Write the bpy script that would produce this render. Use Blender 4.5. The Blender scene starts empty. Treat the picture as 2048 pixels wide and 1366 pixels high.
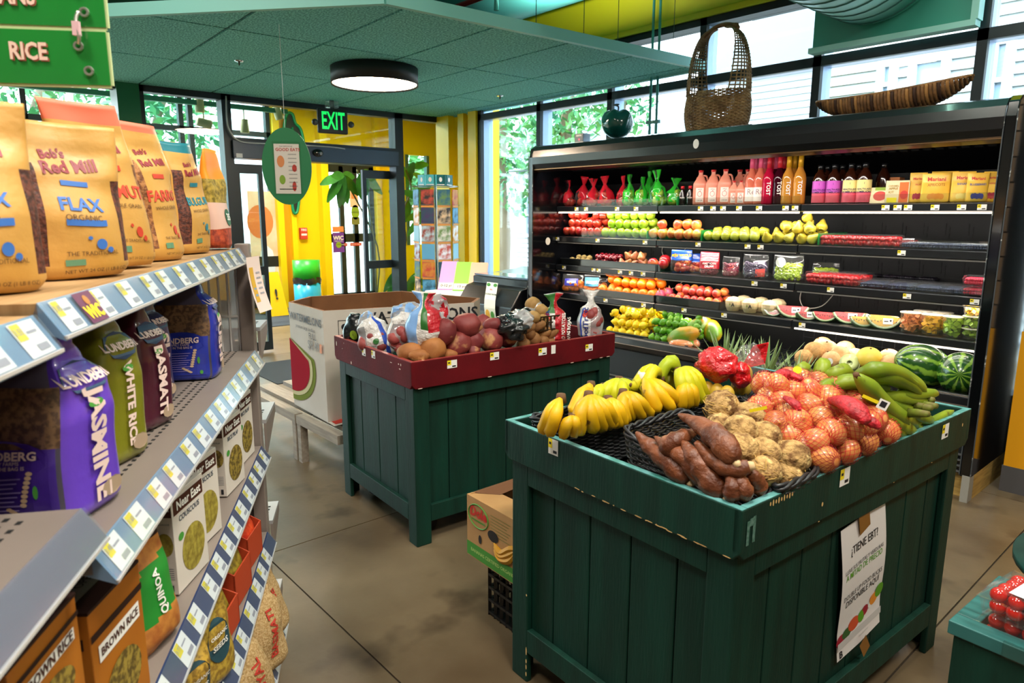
import bpy, bmesh, math, random
from math import sin, cos, pi, sqrt, atan2, radians, tan, hypot, exp
from mathutils import Vector, Matrix, Euler, noise
V=Vector
random.seed(7)
S=bpy.context.scene
COL=S.collection
# ---------------------------------------------------------------- camera
H=1.45; FPX=1372.0; YAW,PIT,ROL=radians(48.91),radians(10.56),radians(.104)
def _axes():
    f=V((-sin(YAW)*cos(PIT),cos(YAW)*cos(PIT),-sin(PIT))); r=V((cos(YAW),sin(YAW),0)); u=r.cross(f)
    return cos(ROL)*r+sin(ROL)*u, cos(ROL)*u-sin(ROL)*r, f
CR,CU,CF=_axes(); CO=V((0,0,H))
cam=bpy.data.cameras.new('camera'); cam.sensor_width=36; cam.lens=FPX/2048*36; cam.clip_start=.05; cam.clip_end=200
cam.dof.use_dof=True; cam.dof.focus_distance=2.6; cam.dof.aperture_fstop=7.1
co=bpy.data.objects.new('camera',cam); COL.objects.link(co)
co.matrix_world=Matrix(((CR.x,CU.x,-CF.x,0),(CR.y,CU.y,-CF.y,0),(CR.z,CU.z,-CF.z,H),(0,0,0,1))); S.camera=co
# ---------------------------------------------------------------- world, lights, exposure
W=bpy.data.worlds.new('sky'); S.world=W; W.use_nodes=True
wn=W.node_tree; bg=wn.nodes['Background']; bg.inputs[0].default_value=(.80,.90,1,1); bg.inputs[1].default_value=7.0
S.view_settings.view_transform='Standard'; S.view_settings.look='None'; S.view_settings.gamma=1; S.view_settings.exposure=0.85
S.view_settings.use_curve_mapping=False
try: S.cycles.transparent_max_bounces=24
except Exception: pass
def area(name,loc,size,power,col=(1,.93,.82),rot=(0,0,0),spread=180):
    l=bpy.data.lights.new(name,'AREA'); l.shape='RECTANGLE'; l.size,l.size_y=size; l.energy=power; l.color=col; l.spread=radians(spread)
    o=bpy.data.objects.new(name,l); COL.objects.link(o); o.location=loc; o.rotation_euler=rot; return o
sun=bpy.data.lights.new('sun','SUN'); sun.energy=4.0; sun.angle=radians(3); sun.color=(1,.95,.86)
so=bpy.data.objects.new('sun',sun); COL.objects.link(so); so.rotation_euler=(radians(42),0,radians(-42))
for i,(x,y,p) in enumerate(((-.6,1.0,38),(-1.6,2.6,30),(.8,2.6,34),(-.9,-.5,30),(.9,.3,30),(-3.6,.2,22))):
    area('track_lamp_light',(x,y,3.35),(.5,.5),p)
for x,y in ((-.8,1.8),(-3.9,3.9),(-1.2,3.9),(.9,3.6)):
    area('added_uplight',(x,y,3.0),(.9,.12),26,(1,.95,.86),(pi,0,0))  # upward fill added to brighten ceiling and yellow band; no pendant fixtures here
area('vestibule_fill_light',(-8.7,4.2,3.0),(.8,.8),60,(1,.95,.86)); area('vestibule_fill_light',(-8.7,2.4,3.0),(.8,.8),40,(1,.95,.86))  # broad areas added to brighten the vestibule, standing in for its spot lamps
# case lighting: LED strips under header and shelf fronts
for z,y,p in ((1.80,4.00,8),(1.455,4.26,5.5),(1.205,4.26,4.5),(.965,4.26,4.5),(.728,4.24,6.5)):
    area('case_led_light',(-2.62,y,z),(3.15,.03),p,(1,.93,.84),(radians(18),0,0))
# ---------------------------------------------------------------- helpers
def ray(x,y): return CR*((x-1024)/FPX)-CU*((y-683)/FPX)+CF
def Zp(x,y,z): d=ray(x,y); return CO+d*((z-H)/d.z)
def Yp(x,y,Y): d=ray(x,y); return CO+d*(Y/d.y)
def Xp(x,y,X): d=ray(x,y); return CO+d*(X/d.x)
def Np(x,y,n,c): d=ray(x,y); return CO+d*((c-n.dot(CO))/n.dot(d))
def Dp(x,y,D): d=ray(x,y); return CO+d*(D/hypot(d.x,d.y))   # at horizontal distance D
def lin(h):
    if isinstance(h,(tuple,list)): c=h
    else: c=[int(h[i:i+2],16)/255 for i in (0,2,4)]
    return tuple(((v/12.92) if v<=.04045 else ((v+.055)/1.055)**2.4) for v in c)
MATS={}
def M(name,col='808080',rough=.5,metal=0,c2=None,ns=8,nc=(.35,.65),bump=0,bs=60,rnd=0,spec=.5,coat=0,emit=0,trans=0,alpha=1,stretch=(1,1,1),detail=4,c3=None,ns3=20,nc3=(.6,.65),sss=0,bdist=.01):
    if name in MATS: return MATS[name]
    m=bpy.data.materials.new(name); m.use_nodes=True; nt=m.node_tree; N=nt.nodes; L=nt.links; b=N['Principled BSDF']
    col=lin(col); b.inputs['Base Color'].default_value=(*col,1); b.inputs['Roughness'].default_value=rough; b.inputs['Metallic'].default_value=metal
    b.inputs['Specular IOR Level'].default_value=spec; b.inputs['Coat Weight'].default_value=coat; b.inputs['Coat Roughness'].default_value=.08
    if sss: b.inputs['Subsurface Weight'].default_value=sss; b.inputs['Subsurface Radius'].default_value=(.01,.005,.003)
    if trans: b.inputs['Transmission Weight'].default_value=trans
    if alpha<1: b.inputs['Alpha'].default_value=alpha
    tc=N.new('ShaderNodeTexCoord'); mp=N.new('ShaderNodeMapping'); mp.inputs['Scale'].default_value=stretch; 
    L.new(tc.outputs['Object'],mp.inputs[0])
    oi=N.new('ShaderNodeObjectInfo'); 
    if rnd:
        ad=N.new('ShaderNodeVectorMath'); ad.operation='SCALE'; L.new(oi.outputs['Location'],ad.inputs[0]); ad.inputs[3].default_value=7.3
        a2=N.new('ShaderNodeVectorMath'); a2.operation='ADD'; L.new(mp.outputs[0],a2.inputs[0]); L.new(ad.outputs[0],a2.inputs[1]); vec=a2.outputs[0]
    else: vec=mp.outputs[0]
    out=None
    if c2 is not None:
        n=N.new('ShaderNodeTexNoise'); n.inputs['Scale'].default_value=ns; n.inputs['Detail'].default_value=detail; L.new(vec,n.inputs[0])
        r=N.new('ShaderNodeMapRange'); r.inputs[1].default_value,r.inputs[2].default_value=nc; L.new(n.outputs[0],r.inputs[0])
        x=N.new('ShaderNodeMix'); x.data_type='RGBA'; x.inputs[6].default_value=(*col,1); x.inputs[7].default_value=(*lin(c2),1); L.new(r.outputs[0],x.inputs[0]); out=x.outputs[2]
    if c3 is not None:
        n=N.new('ShaderNodeTexNoise'); n.inputs['Scale'].default_value=ns3; n.inputs['Detail'].default_value=3; L.new(vec,n.inputs[0])
        r=N.new('ShaderNodeMapRange'); r.inputs[1].default_value,r.inputs[2].default_value=nc3; L.new(n.outputs[0],r.inputs[0])
        x=N.new('ShaderNodeMix'); x.data_type='RGBA'; x.inputs[7].default_value=(*lin(c3),1); L.new(r.outputs[0],x.inputs[0])
        if out: L.new(out,x.inputs[6])
        else: x.inputs[6].default_value=(*col,1)
        out=x.outputs[2]
    if rnd:
        h=N.new('ShaderNodeHueSaturation'); mr=N.new('ShaderNodeMapRange'); L.new(oi.outputs['Random'],mr.inputs[0]); mr.inputs[3].default_value=1-rnd; mr.inputs[4].default_value=1+rnd*.6
        L.new(mr.outputs[0],h.inputs['Value'])
        if out: L.new(out,h.inputs['Color'])
        else: h.inputs['Color'].default_value=(*col,1)
        out=h.outputs[0]
    if out: L.new(out,b.inputs['Base Color'])
    if bump:
        n=N.new('ShaderNodeTexNoise'); n.inputs['Scale'].default_value=bs; n.inputs['Detail'].default_value=5; L.new(vec,n.inputs[0])
        bn=N.new('ShaderNodeBump'); bn.inputs['Strength'].default_value=bump; bn.inputs['Distance'].default_value=bdist; L.new(n.outputs[0],bn.inputs['Height']); L.new(bn.outputs[0],b.inputs['Normal'])
    if emit:
        b.inputs['Emission Color'].default_value=(*col,1); b.inputs['Emission Strength'].default_value=emit
    MATS[name]=m; return m
def glass(name,tint='ffffff',refl=.08,rough=.02,opac=0.0):
    if name in MATS: return MATS[name]
    m=bpy.data.materials.new(name); m.use_nodes=True; nt=m.node_tree; N=nt.nodes; L=nt.links; N.remove(N['Principled BSDF'])
    o=N['Material Output']; t=N.new('ShaderNodeBsdfTransparent'); t.inputs[0].default_value=(*lin(tint),1)
    g=N.new('ShaderNodeBsdfGlossy'); g.inputs['Roughness'].default_value=rough
    f=N.new('ShaderNodeLayerWeight'); f.inputs[0].default_value=.5; pw=N.new('ShaderNodeMath'); pw.operation='POWER'; L.new(f.outputs['Facing'],pw.inputs[0]); pw.inputs[1].default_value=5
    mx=N.new('ShaderNodeMixShader'); ma=N.new('ShaderNodeMath'); ma.operation='MULTIPLY_ADD'; ma.use_clamp=True; L.new(pw.outputs[0],ma.inputs[0]); ma.inputs[1].default_value=.85; ma.inputs[2].default_value=refl*.5
    L.new(ma.outputs[0],mx.inputs[0]); L.new(t.outputs[0],mx.inputs[1]); L.new(g.outputs[0],mx.inputs[2]); last=mx
    if opac:
        d=N.new('ShaderNodeBsdfDiffuse'); d.inputs[0].default_value=(*lin(tint),1); m2=N.new('ShaderNodeMixShader'); m2.inputs[0].default_value=opac
        L.new(mx.outputs[0],m2.inputs[1]); L.new(d.outputs[0],m2.inputs[2]); last=m2
    L.new(last.outputs[0],o.inputs[0]); MATS[name]=m; return m
class MB:
    def __init__(s): s.v=[]; s.f=[]; s.m=[]; s.T=None
    def add(s,vs,fs,mi=0):
        b=len(s.v)
        if s.T is not None: vs=[s.T@V(v) for v in vs]
        s.v+= [tuple(v) for v in vs]; s.f+=[tuple(i+b for i in f) for f in fs]; s.m+=[mi]*len(fs); return s
    def box(s,x0,x1,y0,y1,z0,z1,mi=0):
        return s.add([(x0,y0,z0),(x1,y0,z0),(x1,y1,z0),(x0,y1,z0),(x0,y0,z1),(x1,y0,z1),(x1,y1,z1),(x0,y1,z1)],[(0,3,2,1),(4,5,6,7),(0,1,5,4),(1,2,6,5),(2,3,7,6),(3,0,4,7)],mi)
    def bar(s,a,b,w,h,up=(0,0,1),mi=0):
        a=V(a);b=V(b);d=(b-a).normalized();sd=d.cross(V(up)).normalized()*w/2;u=sd.cross(d).normalized()*h/2
        return s.add([a-sd-u,a+sd-u,a+sd+u,a-sd+u,b-sd-u,b+sd-u,b+sd+u,b-sd+u],[(0,1,2,3),(7,6,5,4),(0,4,5,1),(1,5,6,2),(2,6,7,3),(3,7,4,0)],mi)
    def prism(s,poly,z0,z1,mi=0,axis='z'):
        n=len(poly)
        f={'z':lambda p,q:(p[0],p[1],q),'y':lambda p,q:(p[0],q,p[1]),'x':lambda p,q:(q,p[0],p[1])}[axis]
        return s.add([f(p,z0) for p in poly]+[f(p,z1) for p in poly],[tuple(range(n))[::-1],tuple(range(n,2*n))]+[(i,(i+1)%n,n+(i+1)%n,n+i) for i in range(n)],mi)
    def rings(s,R,closed=True,caps=True,mi=0):
        n=len(R[0]); vs=[p for r in R for p in r]; fs=[]
        for j in range(len(R)-1):
            for i in range(n if closed else n-1):
                k=(i+1)%n; fs.append((j*n+i,j*n+k,(j+1)*n+k,(j+1)*n+i))
        if caps and closed: fs+= [tuple(range(n))[::-1],tuple(range((len(R)-1)*n,len(R)*n))]
        return s.add(vs,fs,mi)
    def tube(s,pts,rad,n=8,mi=0,caps=True,flat=1,ph=0):
        pts=[V(p) for p in pts]; R=[]; 
        if not hasattr(rad,'__len__'): rad=[rad]*len(pts)
        up=V((0,0,1)) if abs((pts[-1]-pts[0]).normalized().z)<.9 else V((1,0,0))
        x=None
        for i,p in enumerate(pts):
            t=(pts[min(i+1,len(pts)-1)]-pts[max(i-1,0)]).normalized()
            if x is None: x=t.cross(up).normalized()
            else: x=(x-t*x.dot(t)).normalized()
            y=t.cross(x)
            R.append([p+(x*cos(2*pi*k/n+ph)+y*sin(2*pi*k/n+ph)*flat)*rad[i] for k in range(n)])
        return s.rings(R,True,caps,mi)
    def lathe(s,prof,n=20,mi=0,c=(0,0,0),caps=True):
        return s.rings([[(c[0]+r*cos(2*pi*k/n),c[1]+r*sin(2*pi*k/n),c[2]+z) for k in range(n)] for r,z in prof],True,caps,mi)
    def ball(s,c,r,nu=12,nv=8,mi=0,fn=None):
        if not hasattr(r,'__len__'): r=(r,r,r)
        R=[]
        for j in range(nv+1):
            th=max(.02,min(pi-.02,pi*j/nv)); ring=[]
            for i in range(nu):
                d=V((sin(th)*cos(2*pi*i/nu),sin(th)*sin(2*pi*i/nu),-cos(th))); k=fn(d) if fn else 1
                ring.append((c[0]+d.x*r[0]*k,c[1]+d.y*r[1]*k,c[2]+d.z*r[2]*k))
            R.append(ring)
        return s.rings(R,True,True,mi)
    def mesh(s,name,mats,smooth=False):
        me=bpy.data.meshes.new(name); me.from_pydata(s.v,[],s.f)
        for m in (mats if isinstance(mats,(list,tuple)) else [mats]): me.materials.append(m)
        me.polygons.foreach_set('material_index',s.m)
        if smooth: me.polygons.foreach_set('use_smooth',[True]*len(s.f))
        me.update(); return me
    def obj(s,name,mats,parent=None,smooth=False,bev=0,**k): return link(name,s.mesh(name,mats,smooth),parent,bev,**k)
def link(name,me,parent=None,bev=0,loc=None,rot=None,label=None,kind=None,scale=None):
    o=bpy.data.objects.new(name,me); COL.objects.link(o)
    if parent: o.parent=parent
    if loc is not None: o.location=loc
    if rot is not None: o.rotation_euler=rot
    if scale is not None: o.scale=(scale,)*3 if not hasattr(scale,'__len__') else scale
    if bev: b=o.modifiers.new('bevel','BEVEL'); b.width=bev; b.segments=2; b.limit_method='ANGLE'
    if label: o['label']=label
    if kind: o['kind']=kind
    return o
def tag(o,label,cat,group=None,kind=None):
    o['label']=label; o['category']=cat
    if group: o['group']=group
    if kind: o['kind']=kind
    return o
def thing(name,label,cat,loc=(0,0,0),rz=0,group=None,rot=None):
    o=bpy.data.objects.new(name,None); o.empty_display_size=.05; COL.objects.link(o); o.location=loc; o.rotation_euler=rot or (0,0,rz); return tag(o,label,cat,group)
def struct(o): o['kind']='structure'; return o
def copy(o,loc=None,rot=None,label=None,scale=None,group=None):
    c=o.copy(); COL.objects.link(c)
    if loc is not None: c.location=loc
    if rot is not None: c.rotation_euler=rot
    if scale is not None: c.scale=(scale,)*3 if not hasattr(scale,'__len__') else scale
    if label: c['label']=label
    if group: c['group']=group
    for ch in KIDS.get(o,[]) or list(o.children):
        d=ch.copy(); d.parent=c; COL.objects.link(d)
        for g in list(ch.children): e=g.copy(); e.parent=d; COL.objects.link(e)
    return c
KIDS={}
TXT={}
def text2d(s,size=1,bold=0.0,align='CENTER',cond=1.0,lh=1.0):
    key=(s,bold,align,lh)
    if key not in TXT:
        c=bpy.data.curves.new('t','FONT'); c.body=s; c.size=1; c.align_x=align; c.align_y='CENTER'; c.offset=bold; c.resolution_u=2; c.space_line=lh
        o=bpy.data.objects.new('t',c); me=o.to_mesh(); TXT[key]=([tuple(v.co[:2]) for v in me.vertices],[tuple(p.vertices) for p in me.polygons]); o.to_mesh_clear(); bpy.data.objects.remove(o); bpy.data.curves.remove(c)
    v,f=TXT[key]; return [(x*size*cond,y*size) for x,y in v],f
def text(mb,s,size,P,mi=0,**k):   # P maps (x,y) -> 3D
    v,f=text2d(s,size,**k); mb.add([P(x,y) for x,y in v],f,mi)
def plane_map(o,ux,uy,n=None,off=.0): 
    o=V(o);ux=V(ux).normalized();uy=V(uy).normalized(); nn=ux.cross(uy)*off
    return lambda x,y:o+ux*x+uy*y+nn
def quad(mb,P,x0,x1,y0,y1,mi=0,nx=1,ny=1):
    vs=[P(x0+(x1-x0)*i/nx,y0+(y1-y0)*j/ny) for j in range(ny+1) for i in range(nx+1)]
    mb.add(vs,[(j*(nx+1)+i,j*(nx+1)+i+1,(j+1)*(nx+1)+i+1,(j+1)*(nx+1)+i) for j in range(ny) for i in range(nx)],mi)
def disc(mb,P,cx,cy,rx,ry,mi=0,n=20):
    mb.add([P(cx+rx*cos(2*pi*i/n),cy+ry*sin(2*pi*i/n)) for i in range(n)],[tuple(range(n))],mi)
ORD='first second third fourth fifth sixth seventh eighth ninth tenth eleventh twelfth thirteenth fourteenth fifteenth sixteenth seventeenth eighteenth nineteenth twentieth'.split()+['twenty-'+x for x in 'first second third fourth fifth sixth seventh eighth ninth'.split()]+['thirtieth']+['thirty-'+x for x in 'first second third fourth fifth sixth seventh eighth ninth'.split()]
def catmull(P,n=6):
    P=[V(p) for p in P]; out=[]
    for i in range(len(P)-1):
        a=P[max(i-1,0)];b=P[i];c=P[i+1];d=P[min(i+2,len(P)-1)]
        for k in range(n):
            t=k/n; out.append(.5*((2*b)+(c-a)*t+(2*a-5*b+4*c-d)*t*t+(3*b-a-3*c+d)*t**3))
    out.append(P[-1]); return out
def inbin(px,py,z,mg,B=0):
    loc,rz,LX,LY=((-1.069,1.892),radians(-3.1),.816,1.251) if B==0 else ((-2.733,2.140),radians(-3.9),.802,1.199)
    for _ in range(40):
        p=Zp(px,py,z); q=Matrix.Rotation(-rz,3,'Z')@V((p.x-loc[0],p.y-loc[1],0))
        if q.x<LX/2-.022-mg and q.y>-LY/2+.022+mg: return p
        z-=.004
    return p
def tagprint(mb,P,w,h,mw=0,my=1,mk=2,blank=False):   # price label: white card, yellow block, dark print
    quad(mb,P,-w/2,w/2,-h/2,h/2,mw)
    Q=lambda x,y:P(x,y)+ (P(1,0)-P(0,0)).cross(P(0,1)-P(0,0)).normalized()*.0004
    quad(mb,Q,-w/2,-w/2+w*.4,-h*.1,h/2,my)
    quad(mb,Q,0,w*.38,-h*.38,-h*.2,mk)
    Q2=lambda x,y:Q(x,y)+ (P(1,0)-P(0,0)).cross(P(0,1)-P(0,0)).normalized()*.0003
    quad(mb,Q2,-w*.42,-w*.2,h*.12,h*.28,mk)
# common materials
WHITE=M('white_card','f2eee8',.6); YEL=M('label_yellow','f0d818',.5); INK=M('ink_black','1c1c22',.6); CARD=[WHITE,YEL,INK]
GREEN=M('bin_green_paint','063529',.6,c2='05291f',spec=.3,ns=3,bump=.35,bs=30,stretch=(6,6,.6),c3='1a5a49',ns3=45,nc3=(.74,.78),bdist=.004)
GREENE=M('green_edge_worn','6ba3a4',.45,c2='3a7a72',ns=30,c3='c49a50',ns3=18,nc3=(.72,.75))
CHIP=M('bare_wood_chip','d8b070',.7)
RED=M('bin_red_paint','640812',.7,spec=.2,c2='52060f',ns=5,c3='d9a89a',ns3=55,nc3=(.79,.8),bump=.1,bs=80)
BLK=M('black_powder_metal','0d0e11',.3,coat=.3)
BLKG=M('black_gloss','08090c',.12,coat=.6)
DFRAME=M('dark_bronze_frame','1d272c',.45,metal=.3)
TEAL=M('teal_paint','4fa79c',.5)
# ================================================================ SETTING
CONC=M('polished_concrete','786850',.36,c2='544430',ns=1.6,nc=(.34,.66),c3='33261a',ns3=4.5,nc3=(.56,.8),bump=.05,bs=40,detail=9,spec=.45)
fl=MB().box(-13,4.5,-4.5,8.2,-.08,-.006).obj('floor',M('joint_dirt','2c241a',.9)); struct(fl)
XS=[-13,-9.0,-6.9,-4.84,-2.765,-.68,1.4,4.5]; YS=[-4.5,-1.2,1.0,4.15,8.2]
for i in range(7):
    for j in range(4): MB().box(XS[i]+.003,XS[i+1]-.003,YS[j]+.003,YS[j+1]-.003,-.01,0).obj('concrete_slab',CONC,fl)
gr=MB().box(-60,40,-40,60,-.3,-.1).obj('ground_outside',M('pavement_grey','8f8d86',.9,c2='7d7b75',ns=2)); struct(gr)
WALLP=M('wall_cream','cfc9bb',.8)
# walls never seen that close the room
b=MB().box(4.3,4.5,-4.5,5.1,0,3.9).obj('wall_right',WALLP); struct(b)
b=MB().box(-13,4.5,-4.6,-4.4,0,3.9).obj('wall_back',WALLP); struct(b)
ce=MB().box(-7.1,4.5,-4.6,5.2,3.8,3.95).obj('ceiling',M('ceiling_teal_green','1f6a62',.8)); struct(ce)
for k in range(9):
    MB().box(-7.1,4.5,-4.2+k*1.15,-4.05+k*1.15,3.62,3.8).obj('roof_beam',M('beam_teal','17544f',.7),ce)
REVEAL=M('frame_inner_silver','9fb4cf',.35,metal=.5)
# ---- window wall (y=4.9)
ww=MB()
ww.box(-6.2,4.4,4.9,5.08,0,.32); ww.obj('wall_window',M('knee_wall','3b4a4a',.7)); struct(bpy.data.objects['wall_window'])
wwo=bpy.data.objects['wall_window']
mx=[-6.16,-5.215,-4.285,-3.335,-2.40,-1.415,-.45,.5,1.45,2.4,3.4,4.3]
for x in mx:
    MB().box(x-.028,x+.028,4.89,4.93,.32,3.0).obj('mullion',DFRAME,wwo)
    MB().box(x-.026,x+.026,4.93,5.06,.32,3.0).obj('mullion_reveal',REVEAL,wwo)
MB().box(-6.2,4.4,4.89,4.93,2.455,2.52).obj('transom',DFRAME,wwo)
MB().box(-6.2,4.4,4.93,5.06,2.462,2.513).obj('transom_reveal',REVEAL,wwo)
MB().box(-6.2,4.4,4.89,5.06,2.90,2.955).obj('head_bar',DFRAME,wwo)
MB().box(-6.2,4.4,4.89,5.06,.32,.38).obj('sill',DFRAME,wwo)
GL=glass('window_glass','eef6f8',.07)
for i in range(len(mx)-1):
    w=MB(); w.box(mx[i]+.028,mx[i+1]-.028,5.0,5.008,.38,2.455)
    if i!=4: w.box(mx[i]+.028,mx[i+1]-.028,5.0,5.008,2.52,2.9)
    struct(w.obj('window_%d'%(i+1),GL))
YG=M('yellow_green_paint','c8cc10',.6)
b=MB().box(-6.2,4.4,4.88,5.1,2.99,3.85).obj('wall_soffit',YG); struct(b)
MB().box(-6.2,4.4,4.86,4.9,2.955,2.995).obj('soffit_lip',M('lip_yellow','f0dc20',.5),b)
# teal duct panel in one upper window bay
tp=thing('duct_panel','teal metal panel in the upper window bay where the round duct ends','panel',(-1.91,4.80,2.53))
TG=M('panel_green','3d9c88',.45); TL=M('duct_teal','a4e0d4',.4)
MB().box(-.485,.475,0,.06,.02,1.1).obj('sheet',TG,tp); MB().box(-.49,.49,-.05,.04,-.012,.022).obj('bottom_flange',TL,tp); MB().box(.462,.5,-.05,.04,.022,1.1).obj('side_flange',TL,tp)
dt=thing('round_duct','large pale teal spiral duct running to the teal window panel','duct',(-2.0,4.79,3.06))
m=MB(); m.rings([[(.42*cos(2*pi*k/40),-q,.42*sin(2*pi*k/40)) for k in range(40)] for q in (0,2.4)][::1]); m.obj('pipe',TL,dt,True)
for k in range(19):
    m=MB(); m.rings([[((.42+r)*cos(2*pi*i/40),-.04-k*.125-q,(.42+r)*sin(2*pi*i/40)) for i in range(40)] for q,r in ((0,0),(.003,.006),(.01,.006),(.013,0))],caps=False); m.obj('seam_ring',M('duct_seam','3f7f76',.5),dt,True)
p=Yp(1080,22,4.35)
dt=thing('round_duct','smooth cyan duct above the hanging ceiling, seen behind its edge','duct',(0,4.35+.0,p.z+.33))
m=MB(); m.rings([[(q,.33*cos(2*pi*k/32),.33*sin(2*pi*k/32)) for k in range(32)] for q in (-6.8,-3.0)]); m.obj('pipe',M('duct_cyan','5cc4bd',.4),dt,True)
rp=thing('sprinkler_pipe','thin dark red sprinkler pipe above the hanging ceiling','pipe',(0,0,0))
a=Yp(960,10,3.6); MB().tube([(-6.9,3.6,a.z+.05),(-2.5,3.6,a.z+.05)],.022,8).obj('pipe',M('pipe_red','7c2018',.5),rp)
q=MB().tube([(a.x+.2,3.6,a.z+.05),(a.x+.2,3.6,a.z-.08)],[.012,.02],8); q.obj('sprinkler_drop',TEAL,rp)
# ---- ceiling cloud
CT=M('acoustic_fibre_teal','86dcd2',.95,c2='4f9c94',ns=55,nc=(.38,.6),bump=.8,bs=90,detail=6,bdist=.006,stretch=(1,1.8,1))
CFR=M('cloud_frame_teal','86cabf',.5)
cl=thing('ceiling_cloud','hanging teal acoustic ceiling of rectangular fibre tiles','ceiling panel',(-4.49,2.86,2.56),radians(-1.5))
P0=Zp(215,30,2.56);P1=Zp(770,4,2.56);P2=Zp(1405,138,2.56)
inv=cl.matrix_basis.inverted() if False else (Matrix.Translation((-4.49,2.86,2.56))@Matrix.Rotation(radians(-1.5),4,'Z')).inverted()
q0,q1,q2=[(inv@p) for p in (P0,P1,P2)]
dd=(q0-q1).normalized()
q00=q1+dd*3.6
poly=[(q1.x,q1.y),(q2.x+.02,q2.y),(-2.44,q2.y+.05),(-2.44,q00.y-.2),(q00.x,q00.y)]
def clip(poly,a,b,c,sgn):
    out=[]
    for i in range(len(poly)):
        p,q=poly[i],poly[(i+1)%len(poly)]
        dp=(a*p[0]+b*p[1]-c)*sgn; dq=(a*q[0]+b*q[1]-c)*sgn
        if dp>=0: out.append(p)
        if dp*dq<0: t=dp/(dp-dq); out.append((p[0]+(q[0]-p[0])*t,p[1]+(q[1]-p[1])*t))
    return out
gx=[-2.5+.0,-1.155,0,1.155,2.3]; 
for i in range(-3,2):
    for j in range(-5,5):
        x0,x1,y0,y1=i*1.155,(i+1)*1.155,j*.617,(j+1)*.617
        p=poly
        for a,b_,c,s in ((1,0,x0+.010,1),(1,0,x1-.010,-1),(0,1,y0+.010,1),(0,1,y1-.010,-1)):
            p=clip(p,a,b_,c,s)
            if len(p)<3: break
        if len(p)>=3: MB().prism(p,.0,.03).obj('ceiling_tile',CT,cl)
MB().prism(poly,.012,.05).obj('backing_grid',M('grid_dark_teal','123a36',.7),cl)
for a,b_ in ((poly[0],poly[1]),(poly[4],poly[0]),(poly[1],poly[2])):
    MB().bar((*a,.022),(*b_,.022),.035,.07).obj('edge_frame',CFR,cl)
for px in (1072,1167,1235,1345,620,860):
    p=Zp(px,(px-772)*.205+6,2.62) if px>900 else Zp(px,60,2.62)
    tag(MB().tube([p,(p.x,p.y,3.62)],.0025,5).obj('suspension_cable',M('cable_dark','2a4a40',.5)),'thin cable holding up the teal ceiling, '+{1072:'first past the cyan duct',1167:'pale one on the green wall',1235:'next to the teal conduits',1345:'beyond the teal conduits',620:'above the near edge',860:'above the drum light'}[px],'cable','ceiling suspension cables')
for k,(px,py) in enumerate(((478,121),(1000,191),(1003,192))[:2]):
    p=Zp(px,py,2.56); t=thing('fire_sprinkler',('chrome sprinkler head in the teal ceiling near the aisle signs','chrome sprinkler head in the teal ceiling toward the windows')[k],'sprinkler',p)
    MB().lathe([(.001,-.002),(.034,-.002),(.03,-.008),(.001,-.01)],16).obj('escutcheon',M('chrome','d8dde0',.2,metal=1),t); MB().tube([(0,0,-.008),(0,0,-.035)],[.008,.004],8).obj('nozzle',M('brass_dark','4a4030',.4,metal=.8),t)
# drum lamp
p=Zp(750,171,2.43); lm=thing('drum_ceiling_light','shallow black drum ceiling light with a glowing white underside','ceiling light',(p.x,p.y,2.43))
R_=.335; MB().lathe([(R_-.012,.008),(R_,0),(R_,.125),(.02,.128)],48,caps=False).obj('shade',M('lamp_shade_black','15181c',.5),lm,True)
MB().lathe([(.001,.012),(R_-.012,.012)],48).obj('diffuser',M('lamp_diffuser','fff4e4',.5,emit=6),lm)
ll=area('drum_lamp_light',(p.x,p.y,2.42),(.6,.6),16,(1,.92,.8)); ll.data.shape='DISK'
# conduit rods beside the case
for k,px in enumerate((1303,1316)):
    p=Yp(px,150,4.8); t=thing('conduit',('teal conduit rod left of a pair in front of the windows','teal conduit rod right of a pair in front of the windows')[k],'pipe',(p.x,4.8,0),group='teal conduit rods')
    MB().tube([(0,0,.9),(0,0,3.7)],.011,8).obj('pipe',TEAL,t,True); MB().box(-.03,.03,-.014,.014,2.19,2.215).obj('clamp',M('clamp_teal','2f7d75',.5),t)
# ---- door wall (x=-6.95)
XW=-6.95
dw=MB().box(XW-.1,XW,-4.5,-1.0,0,3.8).obj('wall_door_side',M('wall_green','0f5a3c',.6)); struct(dw)
def DY(px,py=300): return Xp(px,py,XW).y
MB().box(XW-.08,XW+.03,-1.0,5.15,2.56,3.8).obj('wall_header',M('wall_green','0f5a3c',.6),dw)
yA,yB,yC,yD=DY(445,200),DY(459,200),DY(788,260),DY(801,260)
def vbar(y0,y1,z0=0,z1=2.56,name='door_post',m=DFRAME,par=dw,x0=XW-.12,x1=XW+.02): return MB().box(x0,x1,y0,y1,z0,z1).obj(name,m,par)
vbar(yA-.02,yB); vbar(yC,yD+.02); vbar(DY(885,260),DY(903,260)); vbar(DY(277,200),DY(287,200))
vbar(DY(232,200),DY(277,200),m=M('pillar_green','0c6a40',.5),name='green_pillar',x0=XW-.2,x1=XW+.05)
vbar(DY(903,260),DY(913,260),m=M('pillar_green','0c6a40',.5),name='green_strip',x1=XW+.03)
MB().box(XW-.1,XW+.02,-1.0,5.1,2.505,2.56).obj('top_rail',DFRAME,dw)
zt=Xp(789,303,XW).z; zb=Xp(789,333,XW).z
MB().box(XW-.16,XW+.06,yB-.02,yC+.02,zb,zt).obj('door_header',M('header_slate','2c3844',.4,metal=.4),dw,bev=.005)
MB().box(XW-.1,XW+.02,yB,yC,zt,zt+.03).obj('header_trim',DFRAME,dw)
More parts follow.
